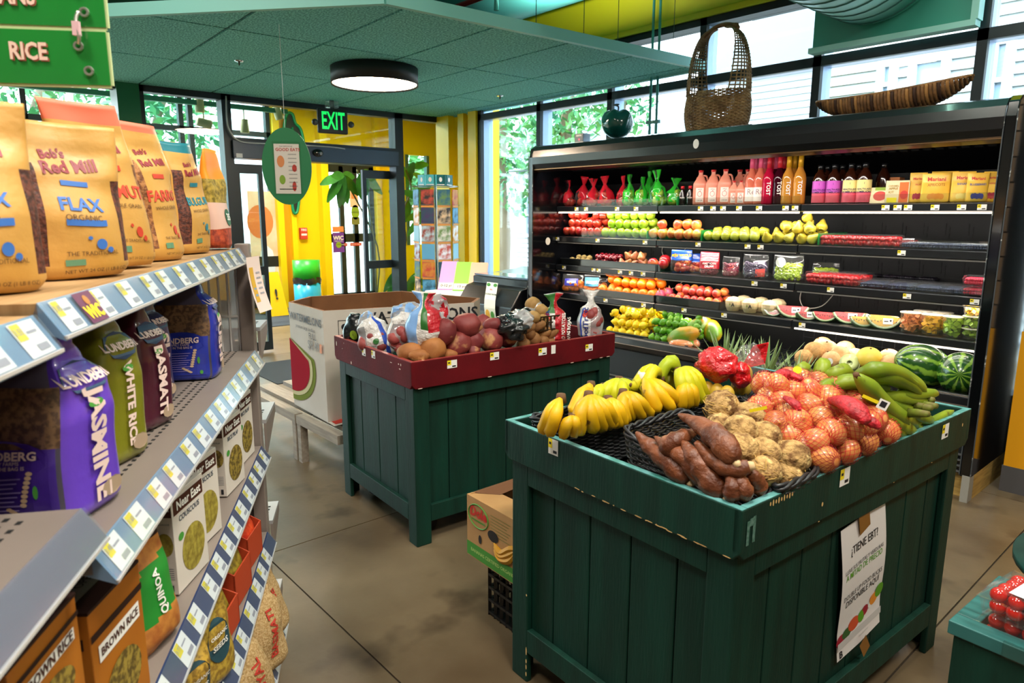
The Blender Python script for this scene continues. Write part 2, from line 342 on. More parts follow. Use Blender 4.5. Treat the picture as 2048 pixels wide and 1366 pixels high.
# white electrical tube on the header
m=MB(); P=lambda px,py: Xp(px,py,XW+.07)
m.tube(catmull([P(452,192),P(454,240),P(460,262),P(475,280),P(500,286),P(560,288),P(660,294),P(690,298)],5),.007,6); tag(m.obj('cable_conduit',M('conduit_grey','9fa6a8',.4),smooth=True),'grey bent cable conduit along the door header up the post','pipe')
pn=P(636,306); t=thing('door_sensor','small black half-round motion sensor on the door header','sensor',pn); MB().ball((0,0,0),(.035,.06,.04),12,8).obj('housing',BLKG,t,True); MB().ball((.02,.02,-.005),(.02,.02,.02),8,6).obj('lens',M('sensor_grey','8a8f94',.3),t,True)
q=MB(); quad(q,plane_map(Xp(479,311,XW+.065),(0,1,0),(0,0,1)),-.03,.03,-.02,.02); tag(q.obj('header_sticker',M('sticker_silver','aab2b6',.4)),'small silver rating sticker on the dark door header','sticker')
# glass panes of the door wall
DG=glass('door_glass','e6f2ee',.06)
for k,(a,b_,z0,z1) in enumerate(((DY(287,200),yA,.1,2.5),(yB,yC,zt+.03,2.5),(yD,DY(885,260),.1,2.5),(-1.0,DY(232,200),.9,2.3))):
    struct(MB().box(XW-.045,XW-.04,a,b_,z0,z1).obj('window_%d'%(k+20),DG))
# sliding leaves
def leaf(name,label,pxs,x,zt_=1.93,stick=None):
    y0,y1=[Xp(a,450,x).y for a in pxs]; t=thing(name,label,'door',(x,y0,0)); w=y1-y0; f=.045
    for a in (0,w-f): MB().box(-.02,.02,a,a+f,.03,zt_).obj('stile',DFRAME,t)
    for z in (.03,.82,zt_-.09): MB().box(-.02,.02,f,w-f,z,z+.09).obj('rail',DFRAME,t)
    for z0,z1 in ((.12,.82),(.91,zt_-.09)): MB().box(-.003,.003,f,w-f,z0,z1).obj('pane',DG,t)
    return t,w
leaf('sliding_door_leaf','narrow dark sliding door leaf parked beside the shelf end',(476,530),XW-.12)
leaf('sliding_door_leaf','dark sliding door leaf parked open by the plant sidelight',(727,789),XW-.14)
# ---- vestibule
YY=M('vestibule_yellow','f5cf0a',.42,spec=.5); YO=M('vestibule_orange_yellow','d99a06',.45)
XV=-10.45
def VY(px,py=400): return Xp(px,py,XV).y
vw=MB(); vw.box(XV-.1,XV,VY(556),VY(650),0,3.2); vw.box(XV-.1,XV,VY(748),7.45,0,.9); vw.box(XV-.1,XV,VY(748),VY(812),.9,3.2);vw.box(XV-.1,XV,VY(858),7.45,.9,3.2); vw.box(XV-.1,XV,VY(812),VY(858),2.45,3.2); vw.box(XV-.1,XV,VY(650),VY(748),2.25,3.2)
vwo=struct(vw.obj('wall_vestibule',YY))
for a,b_,dx,mm in ((548,560,.12,YY),(560,575,.05,YO),(575,585,.12,YY),(636,650,.16,YY),(748,756,.1,YY)):
    MB().box(XV,XV+dx,VY(a),VY(b_),0,3.1).obj('pilaster',mm,vwo)
struct(MB().prism([(XW-.05,5.12),(XW-.05,5.2),(XV-.1,7.55),(XV-.1,7.4)],0,3.1).obj('wall_vestibule_side',YY))
struct(MB().prism([(XV-.1,-1.2),(XW-.05,-1.2),(XW-.05,5.2),(XV-.1,7.5)],3.1,3.2).obj('ceiling_vestibule',M('vest_ceiling','b5bdb4',.8)))
# low yellow wall under the far vestibule window
lw=MB().box(XV-.05,XV+.02,1.2,VY(548),.0,.86).obj('wall_vestibule_low',YO); struct(lw)
for z in (.0,.62): MB().box(XV+.0,XV+.035,1.2,VY(548),z+.02,z+.18).obj('black_band',M('rubber_black','15120e',.6),lw)
for y in (1.25,VY(366,200)-.05,VY(370,200)+.05,VY(534,240),VY(545,240)): MB().box(XV-.08,XV+.02,y-.03,y+.03,.86,3.1).obj('mullion',DFRAME,lw)
MB().box(XV-.08,XV+.02,1.2,VY(548),Xp(440,262,XV).z-.04,Xp(440,262,XV).z+.03).obj('transom',DFRAME,lw)
struct(MB().box(XV-.03,XV-.025,1.25,VY(545),.9,3.1).obj('window_30',GL))
struct(MB().box(XV-.05,XV-.045,VY(812),VY(858),.9,2.45).obj('window_31',GL))
for a,b_ in ((812,817),(853,858)): MB().box(XV-.06,XV+.03,VY(a),VY(b_),.9,2.45).obj('window_frame',M('frame_teal_dark','2a5a58',.5),vwo)
# outer door
od=thing('entrance_door','dark glazed outer double door with stickers, seen through the open inner door','door',(XV-.02,VY(650),0)); w=VY(748)-VY(650)
for a in (0,w*.28,w*.56,w*.9): MB().box(-.03,.03,a,a+w*.09,0,2.2).obj('stile',DFRAME,od)
for z in (0,.98,2.1): MB().box(-.03,.03,0,w,z,z+.14).obj('rail',DFRAME,od)
MB().box(-.004,.004,0,w,.14,2.1).obj('pane',DG,od)
MB().box(-.08,.0,0,w*.98,2.2,2.25).obj('head_frame',DFRAME,od)
def flat(name,px,py,w,h,x,mats,fn,label,cat,n=(1,0,0),rz=0):
    p=Xp(px,py,x); mb=MB(); Pm=plane_map((0,0,0),(0,1,0),(0,0,1))
    fn(mb,Pm); o=mb.obj(name,mats); o.location=p; return tag(o,label,cat)
PURP=M('poster_purple','6b2fa0',.5); ORG=M('poster_orange','e88b50',.5); GRN=M('poster_green','8aa82c',.5); REDP=M('print_red','c8382c',.5)
def f1(m,P): quad(m,P,-.1,.1,-.2,.12,0); quad(m,P,-.1,.1,.13,.22,1); disc(m,lambda x,y:P(x,y)+V((.002,0,0)),0,-.08,.05,.05,2); text(m,'WIC',.09,lambda x,y:P(x,y+.03)+V((.002,0,0)),3,bold=.03); text(m,'WELCOME',.03,lambda x,y:P(x,y-.02)+V((.002,0,0)),3)
flat('door_poster',677,480,0,0,XV+.04,[PURP,ORG,GRN,WHITE],f1,'purple and orange notice on the outer door glass','poster')
def f2(m,P): disc(m,P,0,.06,.075,.12,0); quad(m,P,-.075,.075,-.14,-.02,1); text(m,'PARKING',.035,lambda x,y:P(x,y+.06)+V((.002,0,0)),2)
flat('door_sticker',711,432,0,0,XV+.04,[GRN,M('sticker_olive','7d7f42',.5),INK],f2,'oval olive sticker on the outer door glass','sticker')
def f3(m,P): quad(m,P,-.22,-.02,-.025,.025,0);quad(m,P,.03,.24,-.025,.025,0); text(m,'IN EMERGENCY',.025,lambda x,y:P(x-.12,y)+V((.002,0,0)),1); text(m,'PUSH TO OPEN',.025,lambda x,y:P(x+.13,y)+V((.002,0,0)),1)
flat('push_label',697,489,0,0,XV+.04,[REDP,WHITE],f3,'red push to open labels across the outer door rail','sticker')
def f4(m,P): quad(m,P,-.08,.08,-.16,.16,0); quad(m,lambda x,y:P(x,y)+V((.002,0,0)),-.05,.05,-.02,.12,1)
flat('glass_notice',708,395,0,0,XV+.04,[M('paper_faint_orange','eac9a8',.6),ORG],f4,'small pale orange notice high on the outer door glass','poster')
# orange window poster
def f5(m,P):
    quad(m,P,-.22,.2,-.75,.8,0); disc(m,lambda x,y:P(x,y)+V((.002,0,0)),-.05,.35,.2,.25,1); disc(m,lambda x,y:P(x,y)+V((.004,0,0)),.02,-.3,.13,.3,2,8)
flat('window_poster',530,490,0,0,XV+.03,[M('poster_peach','e8b48c',.5,c2='f0d6bc',ns=3),M('poster_orange_fruit','e07a40',.5),M('poster_plate','dfe6ee',.5)],f5,'tall peach poster with an orange fruit on the vestibule window','poster')
# fire alarm
t=thing('fire_alarm_pull','small red and white fire alarm box on the yellow vestibule wall','alarm',Xp(605,467,XV+.0)); MB().box(0,.06,-.06,.06,-.09,.09).obj('housing',REDP,t,bev=.006)
q=MB(); quad(q,plane_map((.061,0,0),(0,1,0),(0,0,1)),-.045,.045,-.03,.0); q.obj('label_plate',WHITE,t); q=MB(); text(q,'FIRE',.05,plane_map((.061,0,.055),(0,1,0),(0,0,1)),bold=.02); q.obj('lettering',WHITE,t)
# trash can
p=Zp(612,640,0); p=V((XV+.5,Xp(614,560,XV+.5).y,0)); t=thing('trash_can','round blue trash can with bright green lid and dark liner','trash can',p)
zt_=Xp(614,520,XV+.5).z; r=.2
MB().lathe([(r*.93,0),(r,.02),(r,zt_*.55)],28).obj('body',M('can_blue','1c9fc4',.3),t,True)
MB().lathe([(r*1.01,zt_*.62),(r*1.01,zt_),(.02,zt_+.005)],28).obj('lid',M('can_green','2fb830',.35),t,True)
m=MB(); m.rings([[((r*1.03+.012*sin(k*2.1+j))*cos(2*pi*k/28),(r*1.03+.012*cos(k*1.7+j*2))*sin(2*pi*k/28),zt_*(.53+.04*j)+.012*sin(k*.9)) for k in range(28)] for j in range(4)],caps=False); m.obj('liner',M('liner_black','1c1e22',.35),t,True)
# wet floor sign
p=V((XV+.75,Xp(547,600,XV+.75).y,0)); t=thing('wet_floor_sign','yellow folding wet floor sign by the vestibule low wall','sign',p); SY=M('sign_yellow','f0c408',.4)
for s in (-1,1):
    m=MB(); m.add([(s*.18,-.14,0),(s*.18,.14,0),(s*.0,.09,.62),(s*.0,-.09,.62),(s*.18+.012,-.14,0),(s*.18+.012,.14,0),(.012,.09,.62),(.012,-.09,.62)],[(0,1,2,3),(7,6,5,4),(0,4,5,1),(1,5,6,2),(2,6,7,3),(3,7,4,0)]); m.obj('panel',SY,t)
m=MB(); Pm=lambda x,y:V((.105-(y)*.3+.02,x,.3+y)); text(m,'!',.2,Pm,bold=.03); m.obj('marking',INK,t)
# floor mats
for k,(x,y,w,d,l) in enumerate(((-9.3,3.6,1.3,2.0,'dark ribbed floor mat inside the vestibule'),(-6.1,3.0,.9,1.5,'dark grey entrance mat in front of the inner door'))):
    m=MB().box(x-w/2,x+w/2,y-d/2,y+d/2,0.0,.006).obj('floor_mat',M('mat_charcoal','2a3036',.9,bump=.5,bs=200)); tag(m,l,'mat')
# outline pepper sign on yellow wall
OUT=[(0,.5),(.05,.56),(.13,.55),(.17,.45),(.26,.38),(.3,.2),(.28,-.05),(.2,-.3),(.14,-.55),(.1,-.62),(.05,-.6),(.02,-.4),(-.03,-.1),(-.07,.15),(-.04,.35)]
p=Xp(575,322,XV+.14); t=thing('pepper_wall_sign','dark pepper-shaped sign with green outline on the yellow wall','sign',p)
MB().prism([(a*.9,b_*1.25) for a,b_ in OUT],-.02,0,axis='x').obj('backing',M('sign_black','16241f',.5),t)
m=MB(); m.tube(catmull([(0.01,a*.9,b_*1.25) for a,b_ in OUT+OUT[:1]],4),.022,6); m.tube([(0.01,.1,.5),(0.01,.13,.2),(0.01,.1,-.5)],.014,6); m.tube([(0.01,.0,.4),(.01,.0,.1)],.014,6); m.obj('outline',M('neon_green_off','0f8a58',.4),t,True)
# exit sign
p=Xp(665,243,XW+.35); t=thing('exit_sign','black exit sign with glowing green letters and two lamp heads','exit sign',(p.x,p.y,p.z),radians(-8))
MB().box(-.02,.02,-.155,.155,-.12,.12).obj('housing',M('sign_housing_black','14181a',.5),t,bev=.015)
m=MB(); text(m,'EXIT',.235,plane_map((.022,0,-.005),(0,1,0),(0,0,1)),bold=.02,cond=.50); m.obj('lettering',M('exit_green','18e060',.5,emit=.55),t)
for s in (-1,1): MB().ball((.02,s*.185,-.02),.032,12,8).obj('lamp_head',M('lamp_head_dark','3a4044',.25),t,True)
MB().box(-.03,.03,-.06,.06,.13,.19).obj('canopy_box',glass('clear_plastic','d8e4e0',.15,opac=.2),t)
MB().box(-.01,.01,-.02,.02,.12,.2).obj('bracket',DFRAME,t)
# oval hanging sign with flyer
p=Yp(574,333,0) if False else Dp(574,333,4.6); t=thing('oval_sign','large green oval board hung on a thread with a flyer pocket','sign',p,radians(58))
a,b_=.148,.232
m=MB(); m.rings([[(a*s*cos(2*pi*k/48),yy,b_*s*sin(2*pi*k/48)) for k in range(48)] for yy,s in ((-.006,1),(.006,1))]); m.obj('board',M('sign_board_green','157040',.55),t)
P=plane_map((0,-.0075,0),(1,0,0),(0,0,1)); m=MB(); quad(m,P,-.072,.078,-.165,.135); m.obj('flyer',M('flyer_paper','ead9d0',.5),t)
P=plane_map((0,-.0085,0),(1,0,0),(0,0,1)); m=MB(); text(m,'GOOD EATS',.026,lambda x,y:P(x+.01,y+.1),0,bold=.02); text(m,'THE TASTE OF THE',.009,lambda x,y:P(x,y+.12),1)
for k in range(9): quad(m,P,.01,.06,.07-k*.024,.076-k*.024,2)
disc(m,P,-.035,.03,.022,.035,3); disc(m,P,.045,-.01,.014,.022,0); disc(m,P,-.03,-.08,.018,.028,4); disc(m,P,.04,-.12,.012,.03,0); quad(m,P,-.05,.05,-.14,-.135,1)
m.obj('flyer_print',[REDP,INK,M('print_grey','b5a8a4',.6),ORG,GRN],t)
m=MB(); quad(m,plane_map((0,-.010,0),(1,0,0),(0,0,1)),-.082,.088,-.175,.15); m.obj('clear_pocket',glass('clear_film','f4f8f6',.1,.12),t)
m=MB(); m.tube([(0,0,b_),(0,0,p.z*0+2.56-p.z)],.0012,4); m.obj('thread',M('thread_white','e8e8e8',.5),t)
# track lights in the vestibule + track
tr=thing('light_track','green light track across the vestibule ceiling','light track',(XW-1.1,0,0))
z=Xp(440,215,XW-1.1).z; MB().box(-.03,.03,.5,Xp(575,250,XW-1.1).y,z,z+.05).obj('rail',M('track_green','3f8f7a',.5),tr)
CRM=M('lamp_cream','c9c6a0',.5)
for k,(px,py,l,x,tilt) in enumerate(((399,210,'cream spot lamp in the vestibule, upper of those left of the post',XW-1.1,0),(556,226,'cream spot lamp in the vestibule in front of the yellow pilaster',XW-1.1,.25),(408,246,'cream spot lamp lying sideways near the wheat coloured bags',XW-1.1,1.4),(489,252,'cream spot lamp with no glow left of the oval sign',XW-1.1,0))):
    p=Xp(px,py,x); t=thing('spot_lamp',l,'lamp',p,rot=(tilt,0,0),group='vestibule spot lamps')
    MB().lathe([(.045,-.075),(.048,-.07),(.048,.07),(.02,.075)],16).obj('can',CRM,t,True)
    if k!=3: MB().lathe([(.001,-.074),(.043,-.074)],16).obj('bulb',M('bulb_glow','fff2d8',.5,emit=8),t)
    MB().tube([(0,0,.0),(0,0,(z-p.z if z-p.z>.02 else 3.1-p.z))],.008,6).obj('yoke',CRM,t,rot=(-tilt,0,0))
# yellow corner column between door wall and window wall
cc=MB(); ys=DY(913,260)
cc.box(XW,XW+.25,4.86,5.2,0,2.9); cc.box(XW+.25,XW+.4,4.95,5.2,0,2.9); cc.box(XW+.4,-6.44,4.88,5.2,0,2.9); cc.box(-6.44,-6.33,4.97,5.2,0,2.9); cc.box(-6.33,-6.19,4.86,5.2,0,2.9)
struct(cc.obj('wall_corner_column',YY))
MB().box(-6.44,-6.33,4.95,4.97,0,2.9).obj('orange_strip',YO,bpy.data.objects['wall_corner_column'])
# ---- right wall column with tiles (beyond the case)
rw=MB().box(-.89,4.3,4.27,4.8,0,3.0).obj('wall_tiled_column',M('grout_dark','5c4a38',.9)); struct(rw)
MB().box(-.895,4.3,4.25,4.27,.14,.86).obj('yellow_panel',M('panel_amber','e09a08',.5),rw)
MB().box(-.9,4.3,4.245,4.27,0,.14).obj('base_board',M('base_grey','4c4a4c',.6),rw)
TAN=M('tile_tan','8f7458',.45,c2='7c6248',ns=3,rnd=.12)
for k in range(16):
    for i in range(5): 
        x0=-.89+i*.6-(.3 if k%2 else 0); MB().box(max(x0,-.895),x0+.594,4.252,4.27,.865+k*.125,.985+k*.125-.003).obj('tile',TAN,rw)
# ---- exterior
HW=M('clapboard_white','aeb4b8',.8); 
def house(x0,x1,y,z1,label,wins,zs=0):
    h=thing('house',label,'house',(x0,y,0)); w=x1-x0
    MB().box(0,w,.05,3,-.1,z1).obj('wall',HW,h)
    m=MB(); n=int(z1/.13)
    for k in range(n): z=k*.13; m.add([(0,0.0,z),(w,0.0,z),(w,.035,z+.13),(0,.035,z+.13),(0,.04,z),(w,.04,z)],[(0,1,2,3),(0,4,5,1)])
    m.obj('clapboards',HW,h,kind='stuff')
    m=MB(); m.prism([(-.3,z1),(w+.3,z1),(w/2,z1+1.6)],-.3,3.2,axis='y'); m.obj('roof',M('roof_grey','777d82',.8),h)
    for (a,b_,c,d) in wins:
        f=MB(); 
        for q in ((a-.09,a,b_-.09,d+.09),(c,c+.09,b_-.09,d+.09),(a,c,b_-.09,b_),(a,c,d,d+.12),(a,c,(b_+d)/2-.025,(b_+d)/2+.025)): f.box(q[0],q[1],-.05,.03,q[2],q[3])
        fo=f.obj('window',M('window_trim_white','c9ced2',.6),h); MB().box(a,c,-.0,.02,b_,d).obj('pane',M('pane_blue_grey','8fa3bd',.2),fo)
    return h
def hx(px,py,y): p=Yp(px,py,y); return p.x,p.z
hy=9.5
X0=hx(1650,200,hy)[0]
ws=[]
for (pa,pb,ya,yb) in ((1836,1885,128,240),(1772,1782,135,205),(2000,2015,90,230)):
    xa,za=hx(pa,ya,hy); xb,_=hx(pb,ya,hy); zb_=hx(pa,yb,hy)[1]; ws.append((xa-X0,max(zb_,2.2),xb-X0,za))
house(X0,X0+9,hy,7.0,'white clapboard house across the street behind the woven tray',ws)
X1=hx(1450,200,13.5)[0]; house(X1,X0-1.2,13.5,4.3,'pale clapboard house wing behind the tall willow basket',[(1.2,1.5,1.9,2.9)])
X2=hx(1250,260,18.5)[0]; house(X2,X2+3.8,18.5,3.0,'low white house seen beyond the green apple jar',[(.7,1.0,1.5,2.2)])
X3=hx(1030,260,13)[0]; house(X3,X3+1.8,13,2.6,'small white porch building beyond the left end of the case',[(.5,.9,1.1,1.9)])
LEAF=M('leaf_outdoor','6aa85a',.7,c2='2f7a5a',ns=1.5,rnd=0)
def tree(px,py,y,R,label,trunk=True,n=1600,hz=1.0):
    p=Yp(px,py,y); t=thing('tree',label,'tree',(p.x,p.y,-.1))
    m=MB(); rnd=random.Random(int(px))
    for k in range(n):
        d=V((rnd.gauss(0,1),rnd.gauss(0,1),rnd.gauss(0,1))).normalized()*(rnd.random()**.4)*R; c=V((0,0,p.z+.1))+V((d.x,d.y,d.z*hz))
        a=V((rnd.uniform(-1,1),rnd.uniform(-1,1),rnd.uniform(-1,1))).normalized(); b_=a.cross(V((rnd.uniform(-1,1),rnd.uniform(-1,1),1))).normalized(); s=rnd.uniform(.06,.13)
        m.add([c-a*s,c+b_*s*.5,c+a*s,c-b_*s*.5],[(0,1,2,3)])
    m.obj('foliage',LEAF,t,kind='stuff')
    m=MB(); m.tube(catmull([(0,0,0),(.1,0,1.2),(-.1,.1,p.z*.8),(.1,0,p.z+R*.4)],4),[.2-.01*i for i in range(13)],8); m.obj('trunk',M('bark_outdoor','7d6f5c',.9,bump=.5,bs=20),t,True)
tree(1000,290,9.5,1.6,'leafy street tree outside the narrow window by the yellow column')
tree(1130,215,9.0,.8,'leafy tree top outside above the left end of the case',n=700)
tree(1240,205,12,.8,'distant tree beyond the low white house',n=500)
# trees outside door side
def treeX(px,py,x,R,label,n=900):
    p=Xp(px,py,x); q=CO+(p-CO)*1.0; t=thing('tree',label,'tree',(p.x,p.y,-.1)); rnd=random.Random(int(px)); m=MB()
    for k in range(n):
        d=V((rnd.gauss(0,1),rnd.gauss(0,1),rnd.gauss(0,1))).normalized()*(rnd.random()**.4)*R; c=V((0,0,p.z+.1))+d
        a=V((rnd.uniform(-1,1),rnd.uniform(-1,1),rnd.uniform(-1,1))).normalized(); b_=a.cross(V((rnd.uniform(-1,1),rnd.uniform(-1,1),1))).normalized(); s=rnd.uniform(.08,.16)
        m.add([c-a*s,c+b_*s*.5,c+a*s,c-b_*s*.5],[(0,1,2,3)])
    m.obj('foliage',LEAF,t,kind='stuff')
    m=MB(); m.tube(catmull([(0,0,0),(.1,.2,1.2),(-.1,-.3,p.z*.8),(.1,0,p.z+R*.4)],4),[.16-.008*i for i in range(13)],8); m.obj('trunk',M('bark_outdoor','7d6f5c',.9,bump=.5,bs=20),t,True)
treeX(835,360,-14,1.0,'bright green tree seen through the plant sidelight')
treeX(330,235,-17,1.3,'pale tree outside seen above the wheat coloured bags')
treeX(90,235,-15,1.6,'sunlit tree outside below the aisle signs')
b=thing('building','pale building across the street beyond the entrance doors','building',(-30,2,0)); MB().box(-6,0,-6,12,-.1,4.2).obj('wall',M('far_wall_pale','d8dcd8',.9),b)
for y in (-3,-.5,2,4.5,7): MB().box(0,.05,y,y+1.1,1.2,2.6).obj('window',M('pane_blue_grey','8fa3bd',.2),b)
# ================================================================ GREEN DISPLAY BINS
def price_card(par,P,w=.055,h=.038,name='price_label'):
    m=MB(); tagprint(m,P,w,h); return m.obj(name,CARD,par)
def bin_unit(name,label,loc,rz,LX,LY,rimmat,edgemat,nshort,nlong):
    t=thing(name,label,'display bin',loc,rz); hx_,hy_=LX/2,LY/2
    # rim boards .84 high, .12 tall
    th=.02
    for s in (-1,1):
        for ax in (0,1):
            m=MB(); L=hx_ if ax==0 else hy_; c=.018
            pr=[(-L,.84),(-L,.722+c),(-L+c,.722),(L-c,.722),(L,.722+c),(L,.84)]
            if ax==0: m.prism(pr,s*hy_-(th if s>0 else 0),s*hy_+(0 if s>0 else th),axis='y')
            else: m.prism([(a,b) for a,b in pr],s*hx_-(th if s>0 else 0)+(-.0005*s),s*hx_+(0 if s>0 else th)-.0005*s,axis='x')
            o=m.obj('rim_board',rimmat,t,bev=.003)
            e=MB()
            if ax==0: e.box(-L+.001,L-.001,s*hy_-(th if s>0 else 0)+.0012,s*hy_+(0 if s>0 else th)-.0012,.8395,.8412)
            else: e.box(s*hx_-(th if s>0 else 0)+.0012,s*hx_+(0 if s>0 else th)-.0012,-L+th,L-th,.8395,.8412)
            e.obj('top_edge',edgemat,o)
    i=.016; ax_,ay_=hx_-i,hy_-i; pw=.075; pt=.02
    # corner posts (L shape, down to the floor)
    for sx in (-1,1):
        for sy in (-1,1):
            X,Y=sx*ax_,sy*ay_
            poly=[(X,Y),(X-sx*pw,Y),(X-sx*pw,Y-sy*pt),(X-sx*pt,Y-sy*pt),(X-sx*pt,Y-sy*pw),(X,Y-sy*pw)]
            if sx*sy<0: poly=poly[::-1]
            MB().prism(poly,0,.722).obj('leg',GREEN,t,bev=.004)
            cs=MB(); cx,cy=X-sx*.12,Y-sy*.12; cs.rings([[(cx+q,cy+.045*cos(2*pi*k/20),.046+.045*sin(2*pi*k/20)) for k in range(20)] for q in (-.016,.016)]); co_=cs.obj('caster',M('caster_black','141416',.35),t,True)
            MB().box(cx-.025,cx+.025,cy-.03,cy+.03,.085,.14).obj('caster_bracket',M('zinc','8a8d90',.35,metal=.9),co_)
    for s in (-1,1):
        for z0,z1,nm in ((.655,.722,'top_rail'),(.105,.182,'bottom_rail')):
            MB().box(-ax_+pw,ax_-pw,s*ay_-(pt if s>0 else 0),s*ay_+(0 if s>0 else pt),z0,z1).obj(nm,GREEN,t,bev=.002)
            MB().box(s*ax_-(pt if s>0 else 0),s*ax_+(0 if s>0 else pt),-ay_+pw,ay_-pw,z0,z1).obj(nm,GREEN,t,bev=.002)
        # planks
        for n,L,ax in ((nshort,ax_,0),(nlong,ay_,1)):
            a0=-L+pt*1.2; W_=(2*L-2.4*pt)/n
            for k in range(n):
                x0=a0+k*W_+.0025; x1=x0+W_-.005
                pk=MB()
                if ax==0: y0=s*ay_-s*(pt+.001); y1=s*ay_-s*(pt+.016); pk.box(x0,x1,min(y0,y1),max(y0,y1),.11,.72)
                else: y0=s*ax_-s*(pt+.001); y1=s*ax_-s*(pt+.016); pk.box(min(y0,y1),max(y0,y1),x0,x1,.11,.72)
                pk.obj('plank',GREEN,t,bev=.0025)
    MB().box(-ax_+.04,ax_-.04,-ay_+.04,ay_-.04,.70,.712).obj('inner_floor',M('bin_floor_dark','10241d',.8),t)
    return t
NB=(-1.069,1.892); NRZ=radians(-3.1); NLX,NLY=.816,1.251
nb=bin_unit('produce_bin','dark green wooden produce bin with bananas, cassava, onions and plantains',(NB[0],NB[1],0),NRZ,NLX,NLY,GREEN,GREENE,5,8)
RB=(-2.733,2.140); RRZ=radians(-3.9); RLX,RLY=.802,1.199
rb=bin_unit('produce_bin','green wooden produce bin with a dark red rim, holding potatoes',(RB[0],RB[1],0),RRZ,RLX,RLY,RED,M('red_edge_worn','a8453f',.5,c2='8c2a2a',ns=20,c3='d8b09a',ns3=25,nc3=(.66,.7)),4,7)
def front_x(t,hx_,y,z): return plane_map((hx_+.0012,y,z),(0,1,0),(0,0,1))
def front_y(t,hy_,x,z): return plane_map((x,-hy_-.0012,z),(1,0,0),(0,0,1))
def loc_on(t,loc,rz,px,py,face,half,off=0):   # pixel -> local coords on a bin face
    n=V((cos(rz),sin(rz),0)) if face=='x' else V((sin(rz),-cos(rz),0))
    c=n.dot(V((loc[0],loc[1],0)))+half; p=Np(px,py,n,c); q=Matrix.Rotation(-rz,4,'Z')@(p-V((loc[0],loc[1],0))); return q
for px,py,f in ((1107,894,'y'),(1689,953,'x'),(1890,862,'x')):
    q=loc_on(nb,NB,NRZ,px,py,f,(NLY if f=='y' else NLX)/2)
    price_card(nb,front_y(nb,NLY/2,q.x,q.z) if f=='y' else front_x(nb,NLX/2,q.y,q.z),.048 if f=='x' else .04,.045)
for px,py,f in ((728,704,'y'),(747,709,'y'),(904,728,'x'),(989,712,'x'),(1085,703,'x'),(1178,695,'x')):
    q=loc_on(rb,RB,RRZ,px,py,f,(RLY if f=='y' else RLX)/2)
    price_card(rb,front_y(rb,RLY/2,q.x,q.z) if f=='y' else front_x(rb,RLX/2,q.y,q.z),.05 if f=='x' else .038,.035)
q=loc_on(rb,RB,RRZ,1107,699,'x',RLX/2); m=MB(); quad(m,front_x(rb,RLX/2,q.y,q.z),-.015,.012,-.02,.022); m.obj('torn_label',WHITE,rb)
# chips on legs and boards
def chips(par,pts,mat=CHIP):
    m=MB()
    for (P,a,b) in pts: disc(m,P,0,0,a,b,0,7)
    m.obj('paint_chips',mat,par,kind='stuff')
rnd=random.Random(3)
chips(nb,[(front_y(nb,NLY/2,-.33+.0,0),0,0)]and [(plane_map((-NLX/2+.016+.073,-NLY/2+.0148,z),(1,0,0),(0,0,1)),.003,h) for z,h in ((.11,.015),(.075,.008),(.055,.009),(.03,.008),(.3,.004))]+[(plane_map((x,-NLY/2-.0006,.7235+rnd.uniform(0,.003)),(1,0,0),(0,0,1)),rnd.uniform(.002,.012),.0015) for x in [rnd.uniform(-.1,.38) for _ in range(28)]]+[(plane_map((NLX/2+.0008,y,.7235),(0,1,0),(0,0,1)),.004,.0012) for y in (-.3,.1,.35)]+[(plane_map((NLX/2+.0008,-.52+k*.011,.828-.0*k),(0,1,0),(0,0,1)),.003,.005+.003*(k%2)) for k in range(9)]+[(plane_map((NLX/2+.0008,y,z),(0,1,0),(0,0,1)),.004,.006) for y,z in ((-.29,.765),(.56,.80))])
chips(rb,[(plane_map((RLX/2-.0152,-RLY/2+.016,0),(1,0,0),(0,0,1)),.0,.0)] and [(plane_map((x,-RLY/2-.0008,z),(1,0,0),(0,0,1)),a,b) for x,z,a,b in ((-.37,.805,.005,.013),(-.28,.82,.002,.002),(-.3,.79,.002,.002),(-.2,.735,.006,.008),(.22,.81,.01,.002),(.29,.815,.005,.004),(.31,.815,.004,.006),(.3,.795,.008,.003))]+[(plane_map((RLX/2+.0008,y,.7235),(0,1,0),(0,0,1)),.012,.002) for y in (.5,.55,.42,.3,-.56,-.2)],M('chip_pale','e2c4b4',.7))
m=MB(); P=front_x(nb,NLX/2,-NLY/2+.036,.785); 
quad(m,P,-.016,-.006,-.03,.026);quad(m,P,.006,.016,-.028,.032);quad(m,P,-.006,.006,.012,.03); m.obj('tape_residue',M('tape_grey','5d7f74',.8,c2='33604f',ns=120),nb)
# ---------------- poster on the near bin
q=loc_on(nb,NB,NRZ,1722,1150,'x',NLX/2-.036); 
TL_=loc_on(nb,NB,NRZ,1678,1062,'x',NLX/2-.03);TR=loc_on(nb,NB,NRZ,1767,1000,'x',NLX/2-.03);BL=loc_on(nb,NB,NRZ,1673,1322,'x',NLX/2-.03)
PW=TR.y-TL_.y; PH=TL_.z-BL.z
po=thing('ebt_poster','white Spanish EBT food poster taped to the green bin front','poster',nb.matrix_basis@V((0,0,0)) if False else (0,0,0))
po.location=Matrix.Translation((NB[0],NB[1],0))@Matrix.Rotation(NRZ,4,'Z')@V((NLX/2-.0305,.0256,.446)); po.rotation_euler=(radians(6.3),0,NRZ)
def PP(off): return lambda x,y: V((off+.006+.006*sin(y*14+1)*(.5+abs(x)/PW)+(.012*max(0,-y/PH*2-.55)),x,y))
m=MB(); quad(m,PP(0),-PW/2,PW/2,-PH/2,PH/2,0,6,14); m.obj('sheet',M('poster_white','e9e2e0',.55),po,True)
m=MB(); T=PP(.0012); 
text(m,'\u00bfTIENE EBT?',.034,lambda x,y:T(x,y+PH*.30),0,bold=.008,cond=PW/.29)
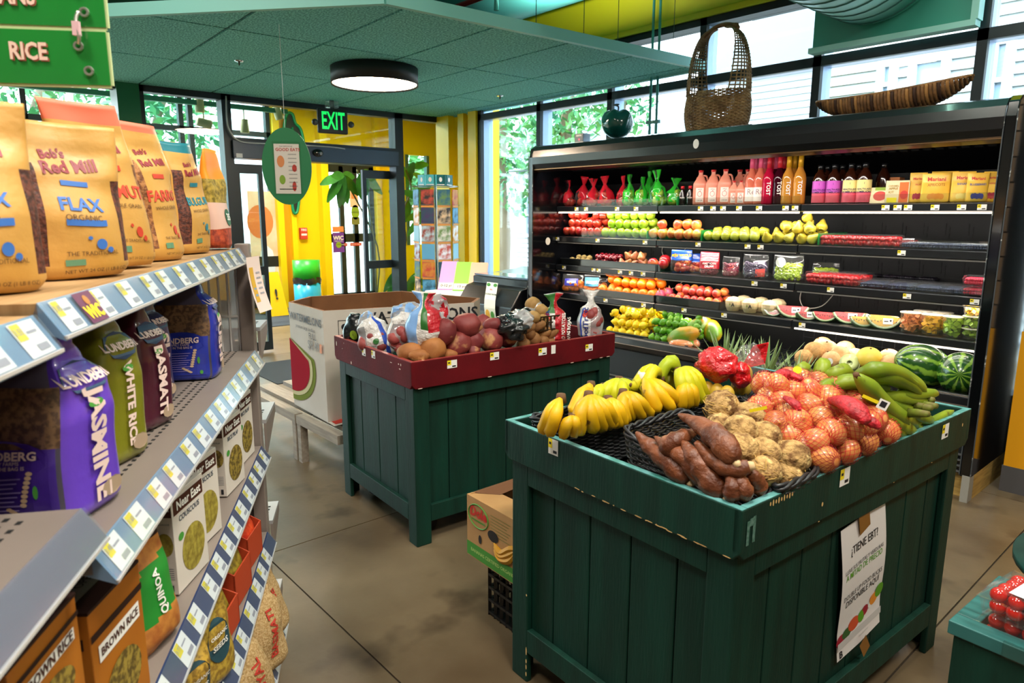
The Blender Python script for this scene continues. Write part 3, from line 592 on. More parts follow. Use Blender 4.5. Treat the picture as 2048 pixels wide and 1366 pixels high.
text(m,'LLEVE SUS FRUTAS Y VERDURAS',.0175,lambda x,y:T(x,y+PH*.17),0,cond=PW/.29); text(m,'A MITAD DE PRECIO',.026,lambda x,y:T(x,y+PH*.125),1,cond=PW/.29,bold=.006)
text(m,'DOUBLE UP FOOD BUCKS',.0215,lambda x,y:T(x,y-PH*.03),0,cond=PW/.29); text(m,'DISPONIBLE AQU\u00cd',.0275,lambda x,y:T(x,y-PH*.085),0,cond=PW/.29,bold=.006)
text(m,'B',.03,lambda x,y:T(x-PW*.42,y-PH*.465),0,bold=.03); text(m,'foodsource',.012,lambda x,y:T(x+PW*.08,y-PH*.44),3)
for k,(cx,cy,rx,ry,c) in enumerate(((-.42,-.355,.10,.06,2),(-.3,-.33,.1,.05,4),(-.15,-.30,.12,.065,5),(.02,-.29,.08,.06,1),(.1,-.27,.08,.05,2),(.22,-.26,.05,.035,6),(.3,-.235,.1,.06,7),(.42,-.2,.1,.07,1))):
    disc(m,lambda x,y:T(x,y)+V((.0002*k,0,0)),cx*PW,cy*PH,rx*PW,ry*PH*.8,c,14)
quad(m,lambda x,y:T(x,y)+V((.002,0,0)),-PW*.5,PW*.5,-PH*.415,-PH*.36,3)
m.obj('print',[INK,M('print_green','5a9e1e',.5),M('print_crimson','a01830',.5),M('print_pale','c9c4c2',.6),M('print_dkgreen','2f5d2a',.5),M('print_squash','d2502a',.5),WHITE,M('print_orange','e8902a',.5)],po)
TAPE=M('brown_tape','8a5a1e',.35)
m=MB(); m.T=Matrix.Translation((.010,-.01,PH*.46))@Matrix.Rotation(.2,4,'X'); quad(m,lambda x,y:V((.0,x,y)),-.028,.03,-.028,.05,0,2,3); m.obj('tape',TAPE,po); m=MB(); m.T=Matrix.Translation((.02,.0,-PH*.5))@Matrix.Rotation(.5,4,'X'); quad(m,lambda x,y:V((.0,x,y)),-.02,.02,-.04,.02,0,2,3); m.obj('tape',TAPE,po)
# ================================================================ REFRIGERATED CASE
CX0,CX1=-4.29,-.955; YF=3.92; ySH=4.21; yB_=4.66
cs=thing('refrigerated_case','long black open refrigerated produce case with lit shelves','refrigerated case',((CX0+CX1)/2,0,0)); cxm=(CX0+CX1)/2
HW_=(CX1-CX0)/2
CSB=M('case_black','0b0c10',.28,coat=.4); CSI=M('case_inner_black','07080a',.45,spec=.25)
for s,nm in ((-1,'left'),(1,'right')):
    prof=[(YF,.13),(YF-.0,1.90),(YF+.02,1.97),(YF+.07,2.0),(4.78,2.01),(4.78,.13)]
    x0,x1=(-HW_,-HW_+.05) if s<0 else (HW_-.05,HW_)
    MB().prism(prof,x0,x1,axis='x').obj('end_panel',BLKG,cs,bev=.006)
    m=MB(); m.tube([(x1 if s<0 else x0,YF-.002,.14),(x1 if s<0 else x0,YF-.002,1.93)],.003,5); m.tube([(x0 if s<0 else x1,YF-.002,.14),(x0 if s<0 else x1,YF-.002,1.93)],.003,5); m.obj('edge_wear',M('edge_wear','3f4448',.5,c2='c9c9c4',ns=30,nc=(.6,.7)),cs)
X0_,X1_=-HW_+.05,HW_-.05
hp=[(3.985,1.80),(3.95,1.815),(3.93,1.85),(3.925,1.90),(3.935,1.945),(3.96,1.975),(4.0,1.985),(4.76,1.99),(4.76,2.0),(4.0,1.996),(3.955,1.985),(3.925,1.95),(3.912,1.90),(3.915,1.845),(3.94,1.80),(3.985,1.785)]
m=MB(); m.prism(hp[::-1],X0_,X1_,axis='x'); m.obj('header_canopy',CSB,cs)
MB().bar((X0_,3.932,1.803),(X1_,3.932,1.803),.004,.006).obj('header_trim',M('trim_bronze','8a6a4c',.3,metal=.8),cs)
MB().prism([(3.99,1.80),(4.30,1.845),(4.66,1.70),(4.66,1.71),(4.30,1.86),(3.99,1.81)],X0_,X1_,axis='x').obj('air_canopy',CSI,cs)
m=MB(); n=52
for k in range(n): x=X0_+(k+.5)*(X1_-X0_)/n; m.add([(x-.02,4.36,1.8185-.0035),(x+.02,4.36,1.8185-.0035),(x+.02,4.385,1.808-.0032),(x-.02,4.385,1.808-.0032)],[(0,1,2,3)])
m.obj('air_slots',M('slot_black','020203',.9),cs)
MB().box(X0_,X1_,yB_,yB_+.03,.45,1.72).obj('back_panel',CSI,cs)
m=MB(); 
for k in range(3*9):
    x=X0_+.06+k*.12
    for z in (1.33,1.37,1.1,1.14,.86,.9,1.6): m.box(x-.003,x+.003,yB_-.0015,yB_,z,z+.028); m.box(x+.018,x+.024,yB_-.0015,yB_,z-.02,z+.008)
m.obj('wall_slots',M('slot_black','020203',.9),cs,kind='stuff')
JX=[-4.24,-3.181,-2.092,-1.005]; SZ=[1.512,1.262,1.022,.785]
PLX=glass('shelf_plexi','f2f6f4',.10)
LEDM=M('led_strip','fff0dc',.5,emit=2.5)
shelves={}
for r,z in enumerate(SZ):
    for k in range(3):
        a,b_=JX[k]-cxm+.004,JX[k+1]-cxm-.004
        sh=MB().box(a,b_,ySH+.01,yB_-.004,z-.014,z-.002).obj('shelf',M('shelf_black','101216',.35),cs)
        MB().prism([(ySH+.012,z-.001),(ySH,z-.001),(ySH-.012,z-.006),(ySH-.012,z-.044),(ySH,z-.048),(ySH+.012,z-.048)],a,b_,axis='x').obj('price_rail',M('rail_black','17191d',.3,coat=.3),sh)
        MB().box(a+.01,b_-.01,ySH-.002,ySH+.006,z-.0575,z-.05).obj('light_bar',LEDM if (r,k) in ((0,1),(0,2),(3,2),(0,0)) else M('light_bar_dim','8f8a84',.4),sh)
        MB().box(a+.01,b_-.01,ySH+.004,ySH+.007,z,z+(.05 if r<3 else .055)).obj('plexi_guard',PLX,sh)
        shelves[r,k]=sh
# price labels on rails by pixel
tags={0:(1153,1172,1234,1272,1401,1426,1446,1478,1518,1571,1590,1771,1795,1816,1870,1923,1964),1:(1115,1195,1290,1396,1495,1521,1803),2:(1128,1187,1197,1240,1262,1286,1509,1567,1661,1814,1949),3:(1211,1287,1368,1448,1604)}
for r,L in tags.items():
    for px in L:
        z=SZ[r]-.025; p=Yp(px,683-(z-H)*0,ySH-.013) ; 
        # find x for pixel column at height z
        x=-2.6
        for _ in range(12):
            d=V((x,ySH-.013,z))-CO; pxx=1024+FPX*d.dot(CR)/d.dot(CF); x+=(px-pxx)/300
        k=0 if x<JX[1] else 1 if x<JX[2] else 2
        price_card(shelves[r,k],plane_map((x-cxm,ySH-.0128,z),(1,0,0),(0,0,1)),.042,.028,'price_label')
def colx(px,y,z):
    x=-2.6
    for _ in range(14):
        d=V((x,y,z))-CO; pxx=1024+FPX*d.dot(CR)/d.dot(CF); x+=(px-pxx)/330
    return x
# lower deck, bumper, kick
MB().box(X0_,X1_,4.0,yB_,.485,.495).obj('deck',M('deck_black','15171a',.4),cs)
m=MB(); 
for k in range(int((X1_-X0_)/.035)): x=X0_+.015+k*.035; m.box(x,x+.006,4.02,yB_-.01,.495,.501)
m.obj('deck_grille',M('grille_black','24272b',.4),cs,kind='stuff')
MB().prism([(4.02,.50),(4.0,.545),(3.955,.548),(3.935,.535),(3.93,.50),(3.945,.46),(3.975,.44),(4.02,.43)][::-1],X0_,X1_,axis='x').obj('bumper',CSB,cs)
for z in (.548,.50): MB().bar((X0_,3.938 if z>.52 else 3.928,z-.004),(X1_,3.938 if z>.52 else 3.928,z-.004),.004,.004).obj('bumper_trim',M('trim_silver','b5a89c',.3,metal=.8),cs)
MB().box(X0_,X1_,3.985,4.02,.20,.44).obj('front_panel',M('front_panel_dark','14191c',.45),cs)
MB().box(X0_,X1_,3.97,3.99,.13,.2).obj('lower_rail',CSB,cs)
for k in range(4): MB().box(X0_,X1_,3.95,3.965,.14+k*.03,.147+k*.03).obj('kick_slat',M('kick_grey','5c5e60',.5),cs)
MB().box(-HW_,HW_,3.99,4.7,.0,.13).obj('wood_base',M('lumber','b8954e',.7,c2='8f7036',ns=6,stretch=(1,1,10)),cs)
for x in (-HW_,HW_-.035): MB().prism([(3.915,.0),(3.915,.14),(3.98,.14),(3.99,.0)],x,x+.035,axis='x').obj('foot',M('foot_grey','8f8c84',.6),cs)
# back wire grid on deck
m=MB(); a,b_=colx(1605,4.55,.7)-cxm,colx(1813,4.55,.7)-cxm; n=9
for k in range(n+1): x=a+(b_-a)*k/n; m.tube([(x,4.58,.5),(x,4.58,.745)],.0022,5)
for z in (.5,.56,.62,.68,.745): m.tube([(a,4.58,z),(b_,4.58,z)],.0022,5)
m.obj('wire_divider',M('wire_black','3a3a3c',.4,metal=.5),cs)
m=MB()
for k,(x,z,s) in enumerate(((1410,1.895,.028),)):
    xx=colx(x-18,3.911,z)-cxm; disc(m,plane_map((xx,3.9105,z),(1,0,0),(0,0,1)),0,0,.022,.03)
m.obj('round_sticker',WHITE,cs)
m=MB(); disc(m,plane_map((-HW_+.0508,4.1,.0+1.22),(0,1,0),(0,0,1)),0,0,.028,.032); m.obj('oval_sticker',M('sticker_cream','e5dccb',.5),cs)
t=thing('case_thermometer','small black and white thermometer strip inside the case top left','thermometer',(colx(1158,4.6,1.73),yB_-.001,1.645)); MB().box(-.035,.035,-.01,0,-.012,.012).obj('body',BLK,t); q=MB(); quad(q,plane_map((0,-.0105,0),(1,0,0),(0,0,1)),-.02,.01,-.004,.006); q.obj('scale',WHITE,t)
for px,y0 in ((1320,1.18),(1595,.9),(1316,.93)):
    x=colx(px,4.5,y0); m=MB(); m.tube(catmull([(x,4.55,y0+.04),(x+.02,4.5,y0-.02),(x+.06,4.5,y0-.07),(x+.16,4.52,y0-.05),(x+.2,4.6,y0+.03)],5),.003,5); tag(m.obj('power_cord',M('cord_grey','b9b2a6',.5)),'thin pale light cord looping behind '+{1320:'the upper apples',1595:'the watermelon slices',1316:'the nectarines'}[px],'cord')
# ---------------- things on top of the case
TOPZ=2.012
p=Yp(1158,283,4.12); t=thing('controller_box','small black and silver thermostat box with red lamp on the case','controller',(p.x,4.15,2.0))
MB().box(-.045,.045,-.03,.05,0,.075).obj('housing',M('box_silver','a9b4c4',.35,metal=.4),t); MB().box(-.045,.045,-.034,-.03,0,.075).obj('face',BLK,t); q=MB(); quad(q,plane_map((0,-.0345,.06),(1,0,0),(0,0,1)),-.028,.028,-.006,.006); q.obj('label_strip',WHITE,t)
q=MB(); disc(q,plane_map((.005,-.0345,.03),(1,0,0),(0,0,1)),0,0,.008,.008); q.obj('red_lamp',M('lamp_red','e02848',.4,emit=1),t)
# green apple jar
GAP=M('glazed_green','0c5a50',.12,coat=.8,c2='0a4740',ns=6)
p=Yp(1229,279,4.22); t=thing('apple_jar','glossy dark green ceramic apple with a stem on top of the case','jar',(p.x,4.25,2.008))
def applefn(d): 
    th=atan2(d.y,d.x); return (1+.05*cos(5*th)*max(0,-d.z*-1))*(1-.35*max(0,d.z)**6)*(1+.16*d.z)*(1+.05*max(0,d.z)*cos(5*th))
m=MB(); m.ball((0,0,.118),(.122,.122,.122),40,24,fn=applefn); m.obj('body',GAP,t,True); m=MB(); m.tube(catmull([(0,0,.21),(.005,0,.25),(-.02,0,.268)],4),[.006]*7+[.008,.009],8); m.ball((-.02,0,.27),(.035,.012,.008),10,6); m.obj('stem',M('stem_dark','2c3a40',.4),t,True)
# woven tray (canoe)
WK=M('wicker_brown','8a5f34',.7,c2='5c3c1e',ns=20,rnd=0,bump=.3,bs=120); WKD=M('wicker_dark','3d2414',.7); WKL=M('willow_tan','9b7a4c',.65,c2='6e5230',ns=14,bump=.3,bs=150)
pl=Yp(1634,200,4.3); pr_=Yp(1944,172,4.3); 
t=thing('woven_boat_tray','long boat-shaped striped wicker tray lying on the case','basket',(0,0,0)); Lb=(pr_.x-pl.x)
t.location=((pl.x+pr_.x)/2,4.3,2.0)
def boat(u,v): # u -1..1 along, v 0..pi across (lower half)
    wd=.11*(1-abs(u)**2.3)**.8+.004; dp=.105*(1-abs(u)**2.6)**.75+.004; z0=.085+.03*abs(u)**2+(.02*u)
    return V((u*Lb/2,-cos(v)*wd,z0+ .03-sin(v)*dp))
for k in range(46):
    u=-1+2*(k+.5)/46; m=MB(); c=[boat(u+.012*sin(j*pi),pi*j/26) for j in range(27)]
    c=[p_+V((0,0,0))+ (V((0,(-1 if (j+k)%2 else 1)*.0,(1 if (j+k)%2 else -1)*.003))) for j,p_ in enumerate(c)]
    m.tube(c,Lb/46*.56,6); m.obj('weave_coil',WKD if (k%6==2) and k<42 else (WK if k%5 else M('wicker_mid','a0713c',.7,bump=.3,bs=120)),t,True)
m=MB()
for s in (0,pi): m.tube([boat(-1+2*i/40,s) for i in range(41)],.008,6)
m.obj('rim',WK,t,True)
# tall willow handle basket
pb=Yp(1425,262,4.26); t=thing('willow_handle_basket','tall open-weave willow basket with a high arched handle on the case','basket',(pb.x,4.3,2.0)); sc=1.0
Wb=.235
def gb(a,h): s_=.9+.12*sin(min(h,1)*pi*.9); return V((cos(a)*Wb*s_,sin(a)*Wb*.6*s_,.27*h))
m=MB()
for k in range(48): a=2*pi*k/48; m.tube([gb(a,h/7) for h in range(8)],.0042,5)
m.obj('stakes',WKL,t,True,kind='stuff')
m=MB()
for r in range(26): m.tube([gb(2*pi*i/96,.02+r*.038)+V((cos(2*pi*i/96),sin(2*pi*i/96),0))*(.0045*(1 if (i//2+r)%2 else -1)) for i in range(97)],.005,5,caps=False)
m.obj('weave',WKL,t,True,kind='stuff')
def arch(s,u,w):
    th_=u*pi/2; y=w*((1-u)**.85*.92+.07)*Wb*.6; x=s*Wb*(sqrt(max(0,1-(.9*w)**2))*(1-u)+u)*max(cos(th_),0)**.62*.98
    return V((x,y,.26+.42*sin(th_)))
for s in (-1,1):
    m=MB()
    for w in range(-5,6): m.tube([arch(s,i/16*.97,w/6) for i in range(17)],.0045,5)
    for r in range(25):
        u=r/27; m.tube([arch(s,u,w/7)+V((s*.004*(1 if (w+r)%2 else -1),0,0)) for w in range(-6,7)],.0048,5)
    m.obj('handle_weave',WKL,t,True,kind='stuff')
m=MB(); m.tube(catmull([(-.13,0,.645),(-.07,0,.685),(0,0,.70),(.07,0,.69),(.13,0,.655)],5),.014,8); 
for i in range(12): m.tube([(.02+i*.009,-.018,.685-i*.002),(.024+i*.009,0,.712-i*.002),(.03+i*.009,.018,.685-i*.002)],.004,5)
m.obj('handle_grip',WK,t,True)
# ================================================================ PRODUCE BUILDERS
def wob(x,z,seed,k=14): return noise.noise(V((x*k+seed*3.7,z*k-seed*1.3,seed)))
class Bag:
    def __init__(s,h,prof,pw=2.4,amp=.006,seed=1,k=14,bend=None): s.h=h; s.prof=prof; s.pw=pw; s.amp=amp; s.seed=seed; s.k=k; s.bend=bend
    def wd(s,v):
        P=s.prof; v=max(0,min(1,v))
        for i in range(len(P)-1):
            if v<=P[i+1][0]:
                t=(v-P[i][0])/(P[i+1][0]-P[i][0]+1e-9); t=t*t*(3-2*t); return P[i][1]+(P[i+1][1]-P[i][1])*t, P[i][2]+(P[i+1][2]-P[i][2])*t
        return P[-1][1],P[-1][2]
    def fin(s,p): return s.bend(p) if s.bend else p
    def pt(s,a,v):
        w,d=s.wd(v); c,q=cos(a),sin(a); e=2/s.pw
        x=w*math.copysign(abs(c)**e,c); y=d*math.copysign(abs(q)**e,q); z=v*s.h
        return s.fin(V((x,y+s.amp*wob(x,z,s.seed,s.k),z+.5*s.amp*wob(z,x,s.seed+5,s.k))))
    def front(s,off=.001):
        def P(x,y):
            v=y/s.h; w,d=s.wd(v); t=min(.97,abs(x)/(w+1e-6)); yy=-d*(1-t**s.pw)**(1/s.pw)-off
            return s.fin(V((x,yy+s.amp*wob(x,y,s.seed,s.k),y+.5*s.amp*wob(y,x,s.seed+5,s.k))))
        return P
    def mesh(s,matfn=None,n=28,m=18):
        mb=MB(); R=[[s.pt(2*pi*i/n-pi/2,j/m) for i in range(n)] for j in range(m+1)]; mb.rings(R,True,True)
        if matfn:
            k=0
            for j in range(m):
                for i in range(n): mb.m[k]=matfn(2*pi*(i+.5)/n-pi/2,(j+.5)/m); k+=1
        return mb
def on_edge(L,D):  # rounded rectangle path of quad corners (list of V), returns points with outward normals
    out=[]; n=len(L); c=sum(L,V((0,0,0)))/n
    for i in range(n):
        a,b=L[i],L[(i+1)%n]; e=b-a; m_=max(2,int(e.length/.02))
        for k in range(m_):
            t=(k+.5)/m_; out.append(a+e*t)
    return out,c
WB=M('wicker_black','0f0f11',.4,c2='26262a',ns=30)
def wicker(label,top,depth=.13,inset=.02,rows=20,rim=True,group='black wicker baskets in the green bin'):
    c=sum(top,V((0,0,0)))/4; t=thing('wicker_basket',label,'basket',(c.x,c.y,c.z-depth),group=None)
    L=[p-V((c.x,c.y,c.z-depth)) for p in top]
    def per(h): # h 0 bottom 1 top
        Q=[]
        for p in L:
            q=V((p.x,p.y,0)); q=q*(1-inset*(1-h)/q.length*1.2) if q.length else q; q.z=p.z*h; Q.append(q)
        # round the corners
        R=[]
        for i in range(4):
            p=Q[i];a=Q[i-1];b=Q[(i+1)%4]; ra=(a-p).normalized()*.035; rb_=(b-p).normalized()*.035
            for k in range(5): u=k/4; R.append((p+ra)*(1-u)**2+p*2*u*(1-u)+(p+rb_)*u*u)
        return R
    def dens(R):
        out=[]
        for i in range(len(R)):
            a,b=R[i],R[(i+1)%len(R)]; m_=max(1,int((b-a).length/.011))
            for k in range(m_): out.append(a+(b-a)*k/m_)
        return out
    m=MB()
    for r in range(rows):
        h=(r+.5)/rows; D=dens(per(h)); n=len(D); pts=[]
        for i,p in enumerate(D):
            o=V((p.x,p.y,0)).normalized(); pts.append(p+o*(.0035*(1 if (i//2+r)%2 else -1)))
        pts.append(pts[0]); m.tube(pts,depth/rows*.5,5,caps=False,flat=1)
    m.obj('weave',WB,t,True,kind='stuff')
    m=MB(); n=len(per(0)); m.add(per(.02),[tuple(range(n))]); m.obj('base',WB,t)
    m=MB(); D=dens(per(1.0))
    for ph in (0,2.1,4.2):
        pts=[]
        for i,p in enumerate(D):
            o=V((p.x,p.y,0)).normalized(); a=i*.55+ph; pts.append(p+o*(.006*cos(a))+V((0,0,.004+.006*sin(a))))
        pts.append(pts[0]); m.tube(pts,.0048,5,caps=False)
    m.obj('braided_rim',WB,t,True)
    return t
Zb=lambda px,py,z:Zp(px,py,z)
A=V((-1.268,1.325,.848));B=Zb(1432,800,.872); dv=V((-.19,.01,0))
wicker('long black wicker basket holding the banana hands',[A,B,B+dv,A+dv],.12)
wicker('black wicker basket tilted at the bin corner, holding cassava roots',[Zb(1243,862,.905),inbin(1468,1045,.80,.012),Zb(1551,982,.838),Zb(1370,822,.905)],.13,rows=22)
C3=[Zb(1556,984,.848),Zb(1640,944,.85),Zb(1478,796,.875),Zb(1405,822,.87)]
wicker('black wicker basket holding the round celery roots',C3,.12)
E4=[Zb(1646,942,.848),Zb(1790,872,.85),Zb(1575,768,.87),Zb(1484,796,.87)]
wicker('black wicker basket under the netted onions',E4,.1)
# ---------------- banana fruit
BAN=M('banana_yellow','dba80c',.45,c2='c2960a',ns=5,c3='6d4a12',ns3=26,nc3=(.70,.76),rnd=.08,spec=.35); BANG=M('banana_green_yellow','c9bd14',.45,c2='9fae1c',ns=4,c3='5d4a16',ns3=30,nc3=(.75,.8),rnd=.08,spec=.35)
BST=M('banana_stem_brown','5a3b1c',.8); PLT=M('plantain_green','66801a',.42,c2='86961f',ns=6,c3='4d3d18',ns3=22,nc3=(.64,.76),rnd=.12,spec=.4)
def fruit_tube(pts,r,seg=5,tip=.25,stem=.3,n=4):
    P=catmull(pts,n); N=len(P)-1; rad=[]
    for i in range(N+1):
        t=i/N; k=stem+(1-stem)*min(1,max(0,(t-.08)/.3))**.8; k*= (1 if t<.78 else max(tip,1-((t-.78)/.22)**2*(1-tip))); rad.append(r*k)
    return P,rad
def banana(par,pts,r,mat,name='banana'):
    m=MB(); P,rad=fruit_tube(pts,r,tip=.3,stem=.27); m.tube(P,rad,6,ph=.5); 
    k=len(m.f); m.ball(P[-1],r*.33,6,4,mi=1)
    return m.obj(name,[mat,BST],par,True)
def hand(label,crown,dist,tips,mat=BAN,bow=.05,up=.015,r=.021,tape=None,rev=False,ztip=.875):
    T=[Zb(x,y,ztip) if isinstance(ztip,float) else None for x,y in tips]
    Dm=sum(hypot(p.x,p.y) for p in T)/len(T); C=Dp(crown[0],crown[1],Dm+dist)
    t=thing('banana_hand',label,'bananas',C)
    tc=(CO-C); tc.z=0; tc.normalize()
    for i,p in enumerate(T):
        q=p-C; s=(i-(len(T)-1)/2)
        mid=q*.5+tc*bow+V((0,0,up))+V((-tc.y,tc.x,0))*0.004*s; a=q*.12+tc*bow*.18+V((0,0,.004))
        b_=q*.26+tc*bow*.62+V((0,0,up*.9)); 
        banana(t,[V((0,0,0)),b_*.8,mid,q*.8+tc*bow*.55,q],r,mat)
    m=MB(); m.tube([(0,0,.012),(0,0,-.012)],[.012,.016],8); m.obj('crown',BST,t,True)
    if tape:
        m=MB(); m.tube([V((0,0,.022)),V((0,0,.0)),V((0,0,-.03))-(-tc)*.012],[.016,.02,.017],10); m.obj('paper_tape',M('tape_paper','d8cbbd',.6,bump=.3,bs=80),t,True,label='white paper tape wrapped round the stalk')
    return t
hand('two ripe bananas at the end of the row by the bin corner',(1122,796),.03,[(1082,860),(1098,866)],r=.019)
hand('small banana hand low in front by the basket rim',(1146,836),.0,[(1124,870),(1150,866)],bow=.03,r=.016)
hand('banana hand with one fruit lying across to the side',(1182,770),.10,[(1140,828),(1160,812)],bow=.04)
hand('large banana hand of five with brown crown in front of the basket',(1177,791),.02,[(1156,864),(1188,859),(1208,855),(1224,850),(1237,845)])
hand('arched banana hand behind, crown at the top of the pile',(1238,760),.10,[(1200,800),(1226,800),(1250,806),(1283,800)],mat=BANG,bow=.045)
hand('banana hand of four with dark ragged crown at mid row',(1246,786),.02,[(1252,842),(1265,834),(1287,832),(1305,826)],bow=.04,r=.019)
hand('banana hand with white paper tape on the stalk',(1286,757),.05,[(1317,821),(1348,816),(1375,808)],tape=1)
hand('banana hand lying on top with its taped stalk',(1364,763),.04,[(1304,756),(1312,745)],mat=BANG,bow=.02,up=.06,tape=1,ztip=.93)
hand('pale greenish banana hand at the far end beside the red bags',(1356,742),.06,[(1372,806),(1392,805),(1408,800),(1420,792)],mat=BANG,bow=.06,up=.035,r=.0215)
hand('banana hand behind the taped stalks',(1322,758),.12,[(1285,775),(1262,770)],mat=BANG,bow=.02,up=.04,ztip=.93)
hand('banana hand low between the large one and the ragged-crowned one',(1216,800),.03,[(1228,850),(1240,848),(1250,846)],bow=.03)
hand('yellow green banana pair rising behind the small hand',(1208,774),.12,[(1168,810),(1182,806)],mat=BANG,bow=.035)
hand('banana hand at the back between the two taped ones',(1330,745),.14,[(1296,786),(1316,786),(1338,782)],mat=BANG,bow=.04,up=.03)
hand('banana hand under the greenish far hand, tips at the basket rim',(1372,770),.03,[(1362,812),(1376,810),(1390,807)],bow=.03)
# ---------------- cassava
CAS=M('cassava_bark','58290f',.45,c2='7d4526',ns=16,nc=(.42,.6),c3='a87c58',ns3=90,nc3=(.68,.78),bump=.9,bs=60,bdist=.006)
CASC=M('cassava_cut','c9a97c',.7)
def root(label,pix,r,name='cassava_root',prof=None,mat=CAS,cat='cassava',tipm=CASC,group=None):
    P=[inbin(*q,.004) for q in pix]; o=P[0].copy(); t=thing(name,label,cat,o,group=group); P=[p-o for p in P]
    C=catmull(P,5); N=len(C)-1; prof=prof or [(0,.12),(.12,.35),(.4,.8),(.75,1.08),(.93,.8),(1,.42)]
    rad=[]
    for i in range(N+1):
        u=i/N
        for k in range(len(prof)-1):
            if u<=prof[k+1][0]: s=(u-prof[k][0])/(prof[k+1][0]-prof[k][0]); rad.append(.92*r*(prof[k][1]+(prof[k+1][1]-prof[k][1])*s)*(1+.07*sin(i*1.7)+.04*sin(i*4.1))); break
    m=MB(); m.tube(C,rad,12); m.obj('body',mat,t,True)
    if tipm: m=MB(); d=(C[-1]-C[-2]).normalized(); m.tube([C[-1]-d*.002,C[-1]+d*.012],[rad[-1]*.9,rad[-1]*.55],8); m.obj('cut_tip',tipm,t,True)
    return t
root('long cassava root leaning over the back basket rim, pointed tip up',[(1357,829,.985),(1400,850,.975),(1440,880,.96),(1472,925,.93)],.031)
root('cassava root lying nearest the basket side, slender tip up',[(1272,864,.955),(1296,890,.955),(1340,925,.94),(1378,965,.90)],.029)
root('slim cassava root between two others with a curled thread tip',[(1310,873,.95),(1335,895,.955),(1375,920,.945),(1404,970,.905)],.024)
root('stout cassava root in the basket middle, tip towards the bananas',[(1365,882,.96),(1385,910,.965),(1415,950,.94),(1447,995,.89)],.033)
root('cassava root lying on top across the others with a cut end',[(1392,884,.975),(1425,920,.97),(1460,938,.955),(1498,933,.945)],.022,prof=[(0,.3),(.3,.9),(.8,1),(1,.75)])
root('short cassava root behind under the leaning one',[(1395,862,.945),(1370,872,.94),(1345,888,.93),(1330,900,.92)],.028)
root('dark cassava root low at the basket corner',[(1455,925,.90),(1470,950,.89),(1485,975,.88),(1491,995,.862)],.022)
root('cassava root at the basket edge by the celery roots',[(1490,930,.91),(1505,950,.90),(1515,968,.885),(1519,985,.868)],.022)
root('cassava stub in the basket well behind the stout root',[(1440,900,.92),(1425,893,.925),(1410,888,.92)],.024)
root('cassava root under the crossing one beside the celery roots',[(1462,935,.90),(1464,960,.885),(1465,980,.87),(1462,1000,.856)],.021)
# ---------------- celery roots
CEL=M('celeriac_skin','b8935a',.85,c2='6e4a22',ns=34,nc=(.45,.62),c3='d8b878',ns3=45,nc3=(.6,.72),bump=1.0,bs=60,bdist=.014,rnd=.08)
CELR=M('celeriac_roots','b08a44',.8)
for i,(x,y,z,r,l) in enumerate(((1445,813,.96,.045,'celery root on the very top of the pile near the bananas'),(1497,836,.94,.043,'celery root second from top beside the onion label'),(1440,856,.92,.040,'celery root behind the leaning cassava root'),(1481,862,.93,.044,'celery root in the middle of the upper pile'),(1483,898,.915,.040,'celery root against the cassava root end'),(1529,874,.915,.041,'celery root on the onion side of the middle row'),(1526,907,.90,.041,'celery root in the centre of the lower pile'),(1583,915,.885,.045,'large celery root against the onion side rim'),(1527,943,.885,.040,'celery root with hairy roots at the cassava basket rim'),(1571,950,.872,.041,'hairy celery root nearest the front rim board'),(1502,930,.88,.036,'small celery root half hidden low in the pile'))):
    t=thing('celery_root',l,'celery root',inbin(x,y,z,r*.7)); m=MB(); m.ball((0,0,0),(r,r,r*.94),24,16,fn=lambda d:1+.09*noise.noise(d*3+V((i,0,0)))+.04*noise.noise(d*9+V((i,3,0)))); m.obj('body',CEL,t,True)
    if i in (8,9,0):
        m=MB(); rr=random.Random(i)
        for k in range(26):
            d=V((rr.gauss(0,1),rr.gauss(0,1)-1,rr.gauss(0,.6))).normalized(); a=d*r*.97; e=d.cross(V((rr.uniform(-1,1),rr.uniform(-1,1),1))).normalized()
            m.tube([a,a+d*.004+e*.012,a+d*.001+e*.026],.0011,4)
        m.obj('rootlets',CELR,t,kind='stuff')
# ---------------- onions in nets
ONI=M('onion_skin','e29a55',.35,c2='c87038',ns=7,c3='f0b878',ns3=5,nc3=(.5,.8),rnd=.1,stretch=(3,3,.6),coat=.25)
NET=M('net_red','c01828',.5); NETD=M('net_dark_red','8a1420',.5)
onp=[(1529,768,.99),(1554,773,1.0),(1577,759,.985),(1604,762,.975),(1583,786,.98),(1618,782,.98),(1668,779,.965),(1520,818,.955),(1538,799,.965),(1565,806,.965),(1618,813,.96),(1656,797,.965),(1576,826,.945),(1551,850,.93),(1594,844,.94),(1642,838,.94),(1675,821,.955),(1632,766,.975),(1579,874,.905),(1629,884,.905),(1663,864,.925),(1700,855,.935),(1733,846,.94),(1771,862,.915),(1689,900,.895),(1729,884,.905),(1647,917,.88),(1611,894,.89),(1700,790,.95),(1722,815,.945),(1745,838,.925),(1690,835,.93),(1615,850,.92)]
oni_me=MB(); oni_me.lathe([(.003,.043),(.0035,.036),(.012,.033),(.026,.024),(.036,.008),(.037,-.004),(.031,-.02),(.018,-.031),(.006,-.034),(.002,-.037)],20); oni_me=oni_me.mesh('onion_body',ONI,True)
netm=bpy.data.meshes.new('net')
